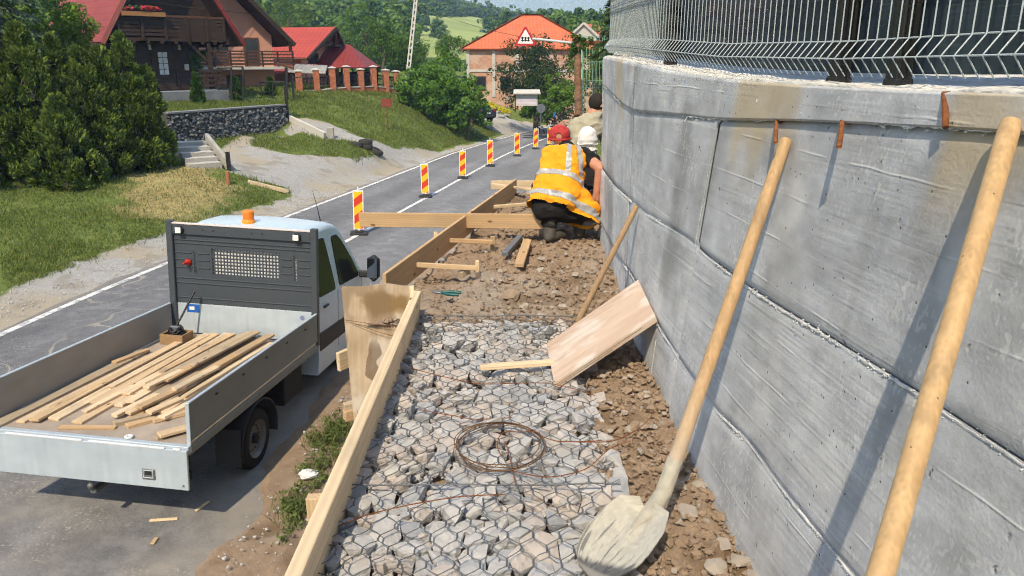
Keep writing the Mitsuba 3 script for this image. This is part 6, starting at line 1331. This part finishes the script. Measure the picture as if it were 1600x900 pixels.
def car(origin, yaw, lab, paint):
    k = thing('parked_car', lab, 'car'); Q = Place(origin, yaw); st = [(-2.05, .78, .62, .45), (-2.0, .84, .98, .4), (-1.7, .86, 1.02, .3), (-1.25, .87, 1.30, .25), (-.7, .87, 1.43, .25), (.2, .87, 1.45, .25), (.75, .87, 1.22, .25), (1.15, .87, .98, .25), (1.8, .84, .88, .3), (2.1, .74, .62, .4)]; S = []
    for v, w, h, g in st:
        bw = w; top = min(h, .95); half = [(bw * .92, g), (bw, g + .15), (bw, top * .85), (bw * .96, top)] + ([(bw * .80, h - .08), (bw * .70, h), (0, h + .02)] if h > 1.0 else [(bw * .9, h + .0), (bw * .7, h + .01), (0, h + .02)]); s = half + [(-a, b) for a, b in half[::-1][1:]]; S.append([(a, -v, b) for a, b in s])
    S = np.array(S); m = grid_mesh(S[..., 0], S[..., 1], S[..., 2]); part(k, 'body', Q(cat(m, tm(S[0], [[0, i, i + 1] for i in range(1, S.shape[1] - 1)]), tm(S[-1], [[0, i + 1, i] for i in range(1, S.shape[1] - 1)]))), paint, 40)
    part(k, 'rear_window', Q(hexa([(-.62, 1.30, 1.30), (.62, 1.30, 1.30), (.62, 1.27, 1.29), (-.62, 1.27, 1.29), (-.7, 1.67, 1.06), (.7, 1.67, 1.06), (.7, 1.65, 1.05), (-.7, 1.65, 1.05)])), GLASSD)
    for s in (-1, 1):
        part(k, 'side_window', Q(hexa([(s * .86, -.9, .98), (s * .86, 1.1, .98), (s * .84, 1.1, .98), (s * .84, -.9, .98), (s * .72, -.4, 1.36), (s * .72, .9, 1.36), (s * .70, .9, 1.36), (s * .70, -.4, 1.36)])), GLASSD); part(k, 'tail_lamp', Q(cbox(.2, .08, .2, (s * .7, 1.98, .86), .02)), mat('tail_lamp', (.35, .01, .01), .2) if 'mat_tail_lamp' not in scene else 'mat_tail_lamp')
        for v in (-1.3, 1.25): w_ = part(k, 'wheel', Q(place(lathe([(.18, -.1), (.29, -.1), (.31, -.06), (.31, .06), (.29, .1), (.18, .1)], 24), roty(math.pi / 2), (s * .78, v, .31))), RUBBER, 30); part(w_, 'rim', Q(place(lathe([(0, .07), (.05, .075), (.17, .05), (.19, .09)], 18), roty(math.pi / 2 * s), (s * .78, v, .31))), RIM, 30)
    part(k, 'number_plate', Q(box(.5, .012, .11, (0, 2.06, .75))), WHITE); part(k, 'bumper', Q(cbox(1.6, .16, .22, (0, 2.0, .5), .04)), PLAST)


g = on_ground(738, 190); car(g, math.radians(180 + 38), 'dark blue car parked beside the walnut tree', mat('car_paint', (.025, .035, .065), .25, spec=.5, clearcoat=1.0))
for i, (x, y) in enumerate(((757, 176), (768, 180), (778, 177), (784, 184), (772, 172), (790, 181))): solo('grey_boulder', ['grey boulder at the left of the pile beside the dark blue car', 'grey boulder second from the left in the pile by the side road', 'grey boulder in the middle of the pile by the side road', 'lowest grey boulder of the pile, nearest the side road', 'uppermost grey boulder of the pile below the yellow flowers', 'rightmost grey boulder of the pile by the side road'][i], 'boulder', place(rock(.5, 40 + i, .4, 16), None, on_ground(x, y) + [0, 0, .08]), GREYC, group='boulders beside the side road')

# ------------------------------------------------------------------ leaves, shrubs, trees
LEAF = leafmat('leaf', .5); NEEDLE = leafmat('needle', .25); BARK = mat('bark', lambda p, n, uv: MIX([.06, .045, .035], [.16, .13, .10], FB(p.x * 7, p.y * 7, p.z * 2, 3)), .95)


def leafmesh(c, a, b, col):
    """diamond leaves at c with half axes a and b, folded a little"""
    n = np.cross(a, b); n /= np.linalg.norm(n, axis=1, keepdims=True) + 1e-9; f = n * np.linalg.norm(b, axis=1, keepdims=True) * .35
    v = np.stack([c - a, c + b * .9 + f, c + a, c - b * .9 + f], 1).reshape(-1, 3); i = np.arange(len(c))[:, None] * 4
    return tm(v, np.vstack([i + [0, 1, 2], i + [0, 2, 3]])), np.repeat(col, 4, 0)


def unit(v): return v / (np.linalg.norm(v, axis=-1, keepdims=True) + 1e-9)


def clumped(g, centres, radii, per, ln, wd, c0, c1, up=.35, flat=.8, shell=.55, tone=.35, hang=0.0):
    """leaves in clumps: each clump has its own tone"""
    k = np.repeat(np.arange(len(centres)), per); d = unit(g.normal(size=(len(k), 3))); r = shell + (1 - shell) * g.random((len(k), 1)) ** .6
    p = centres[k] + d * r * radii[k][:, None] * [1, 1, flat]
    nrm = unit(d + [0, 0, up] + g.normal(size=d.shape) * .55); a = unit(np.cross(nrm, g.normal(size=d.shape))); a = unit(a + [0, 0, -hang]); b = np.cross(nrm, a)
    s = g.uniform(.6, 1.25, (len(k), 1)); t = np.clip(g.random(len(centres))[k] * tone + g.random(len(k)) * (1 - tone), 0, 1)[:, None]
    return leafmesh(p, a * ln / 2 * s, b * wd / 2 * s, np.asarray(c0) * (1 - t) + np.asarray(c1) * t)


def trunk(base, top, r0, r1, g, n=9, bend=.05):
    s = np.linspace(0, 1, n); p = np.outer(1 - s, base) + np.outer(s, top); p[1:-1] += g.normal(size=(n - 2, 3)) * bend * [1, 1, .2]; return tube(p, r0 + (r1 - r0) * s ** .7, 9)


def broadleaf(name, lab, cat_, base, H_, W_, seed, c0, c1, n=70, per=90, leaf=.2, group=None, low=.25, flat=.85, lobes=5):
    g = np.random.default_rng(seed); base = np.asarray(base, float); k = thing(name, lab, cat_, group); cc, rr_ = [], []
    lob = [(base + [g.normal() * W_ * .2, g.normal() * W_ * .2, H_ * g.uniform(low + .18, .82)], W_ * g.uniform(.22, .34)) for _ in range(lobes)] + [(base + [0, 0, H_ * (low + .9) / 2], W_ * .33)]
    while len(cc) < n:
        c, r = lob[g.integers(len(lob))]; d = unit(g.normal(size=3)); q = c + d * r * g.uniform(.55, 1.08) * [1, 1, 1.05]
        if q[2] < base[2] + H_ * low * .8 or q[2] > base[2] + H_: continue
        cc.append(q); rr_.append(W_ * g.uniform(.07, .135))
    m, col = clumped(g, np.array(cc), np.array(rr_), per, leaf, leaf * .55, c0, c1, hang=.25)
    part(k, 'crown', m, LEAF, False, color=col); tr = [trunk(base - [0, 0, .3], base + [g.normal() * .1, 0, H_ * .55], W_ * .032 + .03, W_ * .015, g)]
    for c, r in lob: tr.append(trunk(base + [0, 0, H_ * g.uniform(.15, .4)], c, W_ * .016 + .01, .012, g))
    part(k, 'trunk', tr[0], BARK, True)
    for t_ in tr[1:]: part(k, 'limb', t_, BARK, True)
    return k


def thuja(lab, base, H_, R_, seed, n=None, per=120, c0=(.045, .078, .016), c1=(.215, .29, .06), power=.75, group=None, name='thuja_shrub', spray=.21):
    g = np.random.default_rng(seed); base = np.asarray(base, float); k = thing(name, lab, 'shrub', group); n = n or int(34 * H_ * R_); cc, rr_, ou = [], [], []
    for _ in range(n):
        t = g.random() ** .85; a = g.random() * 6.283; r = R_ * min(1, .72 + t * 3) * (1 - t) ** power * (.78 + .3 * meshkit.fbm(np.array([[a * 1.3, t * 5, seed]]), 2)[0]) * g.uniform(.72, 1.06) + .05
        cc.append(base + [r * math.cos(a), r * math.sin(a), .12 + t * (H_ - .15)]); rr_.append(g.uniform(.13, .26) * (.6 + .4 * (1 - t)) * min(1, R_ / 1.2 + .35)); ou.append([math.cos(a), math.sin(a), 0])
    cc, rr_, ou = np.array(cc), np.array(rr_), np.array(ou); kk = np.repeat(np.arange(n), per); d = unit(g.normal(size=(len(kk), 3)) + ou[kk] * .5); p = cc[kk] + d * rr_[kk][:, None] * g.uniform(.4, 1.1, (len(kk), 1)) * [1, 1, 1.35]
    a = unit(ou[kk] * .55 + [0, 0, .75] + d * .55 + g.normal(size=d.shape) * .35); b = unit(np.cross(a, g.normal(size=d.shape))); s = g.uniform(.5, 1.2, (len(kk), 1))
    t = np.clip(.45 * g.random(n)[kk] + .55 * g.random(len(kk)) ** 1.3, 0, 1)[:, None]; m, col = leafmesh(p, a * spray / 2 * s, b * spray * .24 * s, np.asarray(c0) * (1 - t) + np.asarray(c1) * t)
    part(k, 'foliage', m, NEEDLE, False, color=col); part(k, 'trunk', trunk(base - [0, 0, .2], base + [0, 0, H_ * .85], .05 + .03 * R_, .015, g), BARK, True)
    # dead inner twigs fill the dark core
    tw_ = [tube([base + [0, 0, .2 + h * H_ * .8], cc[i] * .8 + (base + [0, 0, .2 + h * H_ * .8]) * .2], [.02, .006], 4) for i, h in enumerate(g.random(min(n, 60)))]; part(k, 'branches', cat(tw_), BARK, kind='stuff', label='inner branches of the shrub')
    return k


G2 = 'thuja shrubs along the slope'
for i, (px, py, d, top, rw, lab) in enumerate(((-20, 318, 22.5, 66, 80, 'big dark green thuja shrub at the left edge of the picture'), (70, 305, 23.5, 42, 80, 'tallest thuja shrub, second from the left edge'), (152, 282, 24.5, 78, 66, 'broad thuja shrub in the middle of the row'), (215, 262, 25.6, 58, 48, 'narrow pointed thuja shrub in front of the chalet window'), (243, 246, 26.2, 108, 38, 'low rightmost thuja shrub of the row beside the garden steps'), (110, 300, 22.8, 150, 60, 'lower thuja shrub in front of the tallest one'), (180, 272, 25.0, 76, 40, 'pointed thuja shrub left of the narrow one by the window'), (30, 312, 23.2, 50, 58, 'pointed thuja shrub between the left edge and the tallest one'), (116, 290, 24.2, 58, 46, 'slim thuja shrub right of the tallest one'))):
    p = at_d(px, py, d); p[2] = float(ground_z(p[0], p[1])) - .1; tp_ = at_d(px, top, d)[2]; thuja(lab, p, tp_ - p[2], rw * d / F, 50 + i, group=None, power=.88, per=120, n=int(34 * (tp_ - p[2]) * rw * d / F))
for i, (px, py, d, top, rw, lab) in enumerate(((311, 170, 37.2, 114, 10, 'small pointed thuja in front of the chalet plinth'), (370, 160, 40.5, 121, 9, 'small pointed thuja in front of the black garden frame'), (424, 157, 45, 121, 9, 'small pointed thuja below the pink balcony'))):
    p = at_d(px, py, d); thuja(lab, p, (py - top) * d / F * .97, rw * d / F, 70 + i, n=60, per=70, c0=(.03, .075, .01), c1=(.09, .17, .03), power=.7, spray=.13, name='small_thuja')


def spruce(lab, base, H_, R_, seed, c0, c1, tiers=16, name='spruce_tree', per=150, low=.12):
    g = np.random.default_rng(seed); base = np.asarray(base, float); k = thing(name, lab, 'tree'); P_, A_, B_ = [], [], []
    br = []
    for j in range(tiers):
        t = low + (1 - low) * (j + .5) / tiers; L = R_ * (1 - t) ** .8 + .12; nb = 9
        for q in range(nb):
            a = 6.283 * (q + g.random() * .6) / nb + j; dv = np.array([math.cos(a), math.sin(a), 0]); z = base[2] + t * H_; s = g.random(per) ** .7; L2 = L * g.uniform(.75, 1.1)
            pos = np.stack([base[0] + dv[0] * s * L2, base[1] + dv[1] * s * L2, z - .34 * s * L2 - .1 * s ** 2 * L2], 1); sd = np.array([-dv[1], dv[0], 0]); off = g.uniform(-1, 1, per) * (.16 + .34 * (1 - s)) * L2 * .8; pos = pos + off[:, None] * sd - np.abs(off)[:, None] * [0, 0, .35] + g.normal(size=pos.shape) * .04
            P_.append(pos); A_.append(unit(dv * .7 + np.sign(off)[:, None] * sd * .6 + [0, 0, -.55] + g.normal(size=pos.shape) * .3)); br.append(tube([np.array([base[0], base[1], z]), np.array([base[0], base[1], z]) + dv * L2 * .9 - [0, 0, .36 * L2]], [.03, .008], 4))
    P_, A_ = np.vstack(P_), np.vstack(A_); b = unit(np.cross(A_, g.normal(size=A_.shape))); t = g.random((len(P_), 1)); m, col = leafmesh(P_, A_ * .13 * g.uniform(.6, 1.3, (len(P_), 1)), b * .035, np.asarray(c0) * (1 - t) + np.asarray(c1) * t)
    part(k, 'crown', m, NEEDLE, False, color=col); part(k, 'trunk', trunk(base - [0, 0, .3], base + [0, 0, H_], .16, .02, g, bend=.02), BARK, True); part(k, 'branches', cat(br), BARK, kind='stuff', label='branches of the spruce'); return k


p = at_d(22, 250, 29); spruce('tall grey green spruce behind the thujas at the top left corner', [p[0], p[1], -.8], 9.5, 2.6, 5, (.061, .096, .061), (.175, .245, .149))
p = at_d(985, 100, 31); spruce('dark spruce rising behind the far end of the wire fence', [p[0], p[1], -.3], 8.5, 1.95, 6, (.032, .052, .025), (.088, .131, .052), low=.30)
p = at_d(108, 220, 32); broadleaf('leafy_tree', 'light green leafy tree between the spruce and the chalet roof', 'tree', [p[0], p[1], -.5], 6.2, 3.4, 12, (.088, .175, .026), (.245, .350, .070), n=80, per=90, leaf=.17)
p = at_d(-60, 200, 36); broadleaf('leafy_tree', 'dark leafy tree behind the spruce at the left edge', 'tree', [p[0], p[1], -.5], 9, 6, 13, (.052, .105, .021), (.140, .210, .052), n=90, per=70, leaf=.24)
p = on_ground(694, 196); broadleaf('walnut_tree', 'round bright green walnut tree on the grass bank by the road', 'tree', [p[0], p[1], float(ground_z(p[0], p[1]))], 5.0, 5.1, 27, (.061, .149, .021), (.201, .350, .067), n=150, per=95, leaf=.24, low=.10, lobes=8)
p = at_d(760, 190, 52); broadleaf('leafy_shrub', 'bright green bush right of the walnut tree', 'shrub', [p[0] - 1.2, p[1], float(ground_z(p[0], p[1]))], 4.2, 2.4, 22, (.070, .158, .025), (.193, .333, .070), n=60, per=70, leaf=.2, low=.2)
p = at_d(838, 182, 63); broadleaf('dark_tree', 'dark leaved tree in front of the orange roofed house', 'tree', [p[0], p[1], float(ground_z(p[0], p[1])) - .2], 7.9, 8.6, 23, (.021, .045, .018), (.063, .096, .038), n=130, per=90, leaf=.26, low=.12, lobes=8)
for i, (x, y, d, h, w_, c0, c1, lab) in enumerate(((600, 112, 70, 4.2, 4.6, (.044, .096, .021), (.123, .210, .044), 'round dark bush behind the brick fence, left of the pole'), (640, 112, 74, 3.6, 4.4, (.052, .123, .021), (.158, .263, .052), 'green tree behind the utility pole'), (575, 100, 82, 6, 6, (.052, .105, .026), (.140, .228, .052), 'broad green tree behind the pavilion'), (455, 80, 88, 7, 7, (.052, .105, .026), (.140, .210, .052), 'green tree behind the red roofed house'),
    (700, 96, 92, 2.8, 5, (.061, .123, .026), (.158, .263, .052), 'green tree left of the orange roof'), (845, 185, 58, 1.6, 2.6, (.052, .123, .021), (.158, .263, .052), 'low green bush beside the notice board'), (880, 178, 44, 2.2, 2.4, (.070, .149, .026), (.210, .333, .070), 'green bush left of the rusty column'), (930, 170, 38.5, 3.6, 3.0, (.052, .123, .021), (.175, .280, .061), 'green bush behind the green wire fence'), (950, 150, 40, 3.2, 3.0, (.052, .123, .021), (.175, .280, .061), 'green bush behind the wire fence, next to the wall'), (306, 118, 41, 1.5, 1.1, (.088, .193, .026), (.228, .385, .070), 'potted green shrub on the chalet porch'))):
    p = at_d(x, y, d); broadleaf('garden_tree' if h > 3 else 'garden_bush', lab, 'tree' if h > 3 else 'shrub', p, h, w_, 30 + i, c0, c1, n=60, per=60, leaf=.24 if d > 50 else .16, low=.08)
# ivy on the column, yellow flowers
g = np.random.default_rng(4); t_ = at_d(901, 70, 33.8); m, col = clumped(g, t_ + g.normal(size=(16, 3)) * [.26, .14, .22], np.full(16, .13), 40, .12, .09, (.03, .08, .012), (.09, .17, .03)); k = thing('ivy', 'green ivy on top of the rusty column', 'climber'); scene[k] = mikit.ply(m, LEAF, False, color=col)
fx = [on_ground(x, y) + [0, 0, .2] for x, y in ((766, 166), (772, 169), (778, 172), (784, 173), (789, 176), (794, 178), (769, 172), (781, 177))]; m, col = clumped(g, np.array(fx), np.full(len(fx), .3), 110, .14, .1, (.55, .46, .02), (.78, .70, .06)); YF = thing('yellow_flowers', 'patch of yellow flowers beside the side road', 'flowers'); labels[YF] = {'kind': 'stuff', 'label': 'patch of yellow flowers beside the side road'}; scene[YF] = mikit.ply(m, LEAF, False, color=col)

# ------------------------------------------------------------------ grass
def blades(g, x, y, z, h, w, c0, c1, lean=.5):
    n = len(x); b = np.stack([x, y, z], 1); a = g.random(n) * 6.283; d = np.stack([np.cos(a), np.sin(a), 0 * a], 1); ln = g.normal(size=(n, 3)) * lean * [1, 1, 0]; tip = b + (unit(ln + [0, 0, 1]) * h[:, None]); mid = b * .45 + tip * .55 + [0, 0, .0] + unit(ln + [0, 0, 1]) * 0 + np.array([0, 0, .12]) * h[:, None]
    v = np.stack([b - d * w[:, None], b + d * w[:, None], mid + d * w[:, None] * .7, mid - d * w[:, None] * .7, tip], 1).reshape(-1, 3); i = np.arange(n)[:, None] * 5; t = g.random((n, 1))
    return tm(v, np.vstack([i + [0, 1, 2], i + [0, 2, 3], i + [3, 2, 4]])), np.repeat(np.asarray(c0) * (1 - t) + np.asarray(c1) * t, 5, 0)


g = np.random.default_rng(17); n = 420000; u = g.random(n); yy = 9 + 52 * u ** 1.5; xx = XL(yy) - .8 - (g.random(n) ** 1.2) * (6 + yy * .52); xx = np.where(g.random(n) < .10, XL(yy) + ROADW + .6 + 5 * g.random(n), xx); ok = ~((xx > XL(yy) + 1) & (yy < 20)); xx, yy = xx[ok], yy[ok]
q = np.stack([yy, xx], 1); k = MASKF(q) + (fb(xx, yy, 2.2, 3, 3) - .5) * .5; dryk = DRYF(q) + (fb(xx, yy, 1.7, 3, 8) - .5) * .4; sel = k < .5 * np.where(g.random(len(k)) < .08, 1.5, 1); px_ = 800 + F * xx / (yy * .96); sel &= (px_ > -60) & (fb(xx, yy, .9, 3, 77) + g.random(len(k)) * .5 > .62); xx, yy, dryk = xx[sel], yy[sel], dryk[sel]
tall = .55 + .9 * fb(xx, yy, .55, 3, 19); h = (.05 + .07 * g.random(len(xx))) * tall * (1 + yy / 45); w = .0035 + yy * .00022; zz = ground_z(xx, yy) - .01; isd = g.random(len(xx)) < np.clip((dryk - .22) * 2.2, .10, .85)
for nm, s_, c0, c1 in (('green_grass', ~isd, (.075, .115, .026), (.21, .25, .07)), ('dry_grass', isd, (.28, .22, .10), (.50, .42, .22))):
    m, col = blades(g, xx[s_], yy[s_], zz[s_], h[s_] * (1 if nm[0] == 'g' else .7), w[s_], c0, c1, .5 if nm[0] == 'g' else 1.3); labels[nm] = {'kind': 'stuff', 'label': nm.replace('_', ' ') + ' on the slopes beside the road'}; scene[nm] = mikit.ply(m, LEAF, False, color=col)
# weeds by the foreground board: broad leaves and a few stalks
wc, wr, bxs, bys, bh = [], [], [], [], []
for px, py, r, nn, hh in ((512, 700, .2, 26, .2), (528, 685, .15, 18, .22), (492, 742, .14, 12, .12), (470, 796, .17, 18, .14), (462, 818, .13, 10, .12), (520, 722, .15, 12, .16), (455, 850, .10, 4, .06), (505, 760, .13, 7, .1)):
    c = on_road(px, py); a, rr_ = g.random(nn) * 6.283, r * g.random(nn) ** .6
    for x, y, h in zip(c[0] + rr_ * np.cos(a), c[1] + rr_ * 1.7 * np.sin(a), hh * g.uniform(.3, 1.0, nn)):
        wc.append([x, y, verge_z(x, y) + .03 + h * .7]); wr.append(.05 + .05 * g.random()); m_ = 9; bxs += list(x + g.normal(size=m_) * .05); bys += list(y + g.normal(size=m_) * .06); bh += list(h * g.uniform(.5, 1.3, m_) + .04)
m, col = clumped(g, np.array(wc), np.array(wr), 15, .058, .022, (.07, .10, .03), (.20, .25, .09), tone=.5, shell=.2); bxs, bys, bh = map(np.array, (bxs, bys, bh)); m2, c2_ = blades(g, bxs, bys, verge_z(bxs, bys) - .01, bh, np.full(len(bxs), .004), (.06, .11, .025), (.22, .26, .09), .6)
labels['weeds'] = {'kind': 'stuff', 'label': 'green weeds on the dirt strip beside the foreground board'}; scene['weeds'] = mikit.ply(cat(m, m2), LEAF, False, color=np.vstack([col, c2_]))
# grit on the dirt strip and the shoulder
pb = []
for i in range(900): y = 4.8 + 9 * g.random(); x = XL(y) + ROADW + g.uniform(-.3, 1.2); pb.append(place(rock(.008 + .022 * g.random() ** 3, i, .7, 9), None, (x, y, verge_z(x, y) + .02)))
for i in range(2600): y = 10 + 20 * g.random(); x = XL(y) - g.uniform(.1, 1.7); pb.append(place(rock(.010 + .022 * g.random() ** 2, i, .7, 9), None, (x, y, float(road_z(x, y)) - .005)))
labels['road_grit'] = {'kind': 'stuff', 'label': 'grit and small stones beside the road'}; scene['road_grit'] = mikit.ply(cat(pb), STONES[0], False)

# ------------------------------------------------------------------ hills, forest, far mountain, haze
HC = [(400, 112, 95), (480, 112, 98), (560, 112, 100), (640, 108, 112), (720, 104, 108), (800, 104, 110), (900, 104, 110), (960, 104, 110), (600, 66, 200), (450, 52, 180), (700, 66, 230), (790, 68, 230), (880, 70, 240), (660, 36, 300), (790, 46, 320), (880, 58, 330), (450, 4, 300), (560, 4, 330), (650, 12, 370), (710, 20, 410), (760, 38, 430), (800, 56, 440), (850, 60, 450), (900, 58, 460), (960, 54, 460), (1100, 30, 460), (250, -60, 300), (0, -110, 300), (250, 40, 160), (0, 30, 150), (-200, 20, 150), (-200, -120, 300), (0, 90, 90), (-200, 90, 90), (1100, 100, 110), (300, 104, 90)]
hp = np.array([at_d(*q) for q in HC]); hp = np.vstack([hp, np.array([[x, 640., 6.] for x in (-300, -150, 0, 150, 300)])])
HR = RBFInterpolator(hp[:, :2] / 100, hp[:, 2], kernel='thin_plate_spline', smoothing=.02)
def hill_z(x, y): x, y = np.broadcast_arrays(np.asarray(x, float), np.asarray(y, float)); return HR(np.stack([x.ravel(), y.ravel()], 1) / 100).reshape(x.shape) + (fb(x, y, .02, 3, 3) - .5) * 4


hx, hy = np.arange(-330, 300, 6.), np.arange(92, 640, 6.); HX, HY_ = np.meshgrid(hx, hy); HZ = hill_z(HX, HY_); HZ[0] -= 6
HZF = RegularGridInterpolator((hy, hx), HZ, bounds_error=False, fill_value=0.)


def on_hill(px, py):
    r = ray(px, py); t = np.arange(95, 600, 1.); p = EYE + t[:, None] * r; d = p[:, 2] - HZF(p[:, [1, 0]]); i = np.argmax(d < 0); return p[i] if d[i] < 0 else at_d(px, py, 330)


MEAD = Polygon([on_hill(*q)[:2] for q in ((640, 86), (655, 34), (720, 32), (790, 38), (830, 50), (820, 90), (770, 92), (745, 92), (700, 90))]).buffer(0); MEAD = max(getattr(MEAD, 'geoms', [MEAD]), key=lambda q: q.area)
MEAD = MEAD.union(Polygon([((a - 800) / F * d, d * math.cos(PITCH) + .07 * d) for a, d in ((652, 150), (838, 150), (838, 400), (728, 400), (700, 338), (655, 338))])).buffer(0)
hm_ = grid_mesh(HX, HY_, HZ); hc = hm_.vertices[hm_.faces].mean(1); inm = shapely.contains(MEAD, shapely.points(hc[:, 0], hc[:, 1]))
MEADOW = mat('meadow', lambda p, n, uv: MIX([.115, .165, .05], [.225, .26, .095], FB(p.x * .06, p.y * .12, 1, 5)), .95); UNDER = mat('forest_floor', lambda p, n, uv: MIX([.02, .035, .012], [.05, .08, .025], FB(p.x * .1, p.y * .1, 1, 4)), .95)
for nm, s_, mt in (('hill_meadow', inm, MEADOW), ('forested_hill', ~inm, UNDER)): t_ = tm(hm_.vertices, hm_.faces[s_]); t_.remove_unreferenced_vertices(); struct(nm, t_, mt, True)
protos = []
for i in range(5):
    g = np.random.default_rng(200 + i); n = 22; cc = g.normal(size=(n, 3)) * [1.15, 1.15, 1.25] + [0, 0, 4.0]; cc = cc[np.argsort(cc[:, 2])]; m, col = clumped(g, cc, g.uniform(.7, 1.25, n), 34, .75, .6, [(.053, .114, .029), (.071, .147, .034), (.061, .130, .034), (.043, .095, .034), (.081, .156, .043)][i], [(.154, .249, .071), (.203, .321, .076), (.177, .285, .071), (.119, .203, .066), (.225, .333, .095)][i], tone=.5)
    scene[f'tree_source_{i}'] = {'type': 'shapegroup', 'crown': mikit.ply(m, LEAF, False, color=col)}
g = np.random.default_rng(9); labels['forest'] = {'kind': 'stuff', 'label': 'deciduous forest covering the hills behind the houses'}; cnt = 0
R0 = np.linspace(96, 520, 90); pts_f = []
for d in R0:
    step = 3.9 if d < 230 else 4.6
    for a in np.arange(-300, 1010, step * F / d * .95): pts_f.append((a + g.normal() * 8, d + g.normal() * 2.2))
for px, d in pts_f:
    x = (px - 800) / F * d; y = d * math.cos(PITCH) + .26 * d * .27
    if not (-320 < x < 280 and y < 630): continue
    if (shapely.contains(MEAD, Point(x, y)) or (640 < px < 835 and d < 335) or (726 < px < 838 and d < 398)) and g.random() > .02: continue
    z = float(HZF([[y, x]])[0]); pj = (CAMZ - z) ; s = g.uniform(.75, 1.35) * (.8 if d < 130 else 1)
    if fb(np.array([x]), np.array([y]), .03, 2, 60)[0] < .30: s *= .55
    cnt += 1; scene[f'forest__{cnt:04d}'] = {'type': 'instance', 'to_world': T().translate([x, y, z - 1.2 * s]).rotate([0, 0, 1], g.uniform(0, 360)).scale([s * g.uniform(.9, 1.25), s * g.uniform(.9, 1.25), s]), 'group': {'type': 'ref', 'id': f'tree_source_{g.integers(5)}'}}
print('forest', cnt)
mx = np.linspace(-3200, 2600, 180); prof = np.interp(800 + F * mx / 6000, [150, 500, 700, 780, 800, 830, 870, 935, 1000, 1200, 1400], [60, 40, 16, 4, 0, -3, 0, 2, 12, 30, 50]); top = 1.6 + (95 - prof) / F * 6000 * 1.0
my = np.array([4600, 5000, 5400, 5700, 5900, 6100, 6500]); kf = np.array([-.1, .25, .55, .8, .98, .9, .3]); MZ = top[None] * kf[:, None] + (fb(mx[None], my[:, None] * 1.0, .0022, 4, 5) - .5) * 110 * np.clip(kf[:, None], 0, 1)
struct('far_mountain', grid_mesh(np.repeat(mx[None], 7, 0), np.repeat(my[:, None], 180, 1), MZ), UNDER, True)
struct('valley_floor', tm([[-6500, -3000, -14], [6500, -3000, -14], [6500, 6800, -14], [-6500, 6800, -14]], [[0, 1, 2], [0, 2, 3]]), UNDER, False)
HAZE = True
if HAZE:
    scene['air'] = {'type': 'homogeneous', 'albedo': {'type': 'rgb', 'value': [.93, .95, .97]}, 'sigma_t': {'type': 'rgb', 'value': [1.8e-4, 2.8e-4, 5.2e-4]}}
    labels['haze'] = {'kind': 'stuff', 'label': 'blue haze in the valley air'}
    scene['haze'] = {'type': 'cube', 'to_world': T().translate([0, 1950, 250]).scale([6700, 4960, 266]), 'bsdf': {'type': 'null'}, 'interior': {'type': 'ref', 'id': 'air'}}
    scene['camera']['medium'] = {'type': 'ref', 'id': 'air'}
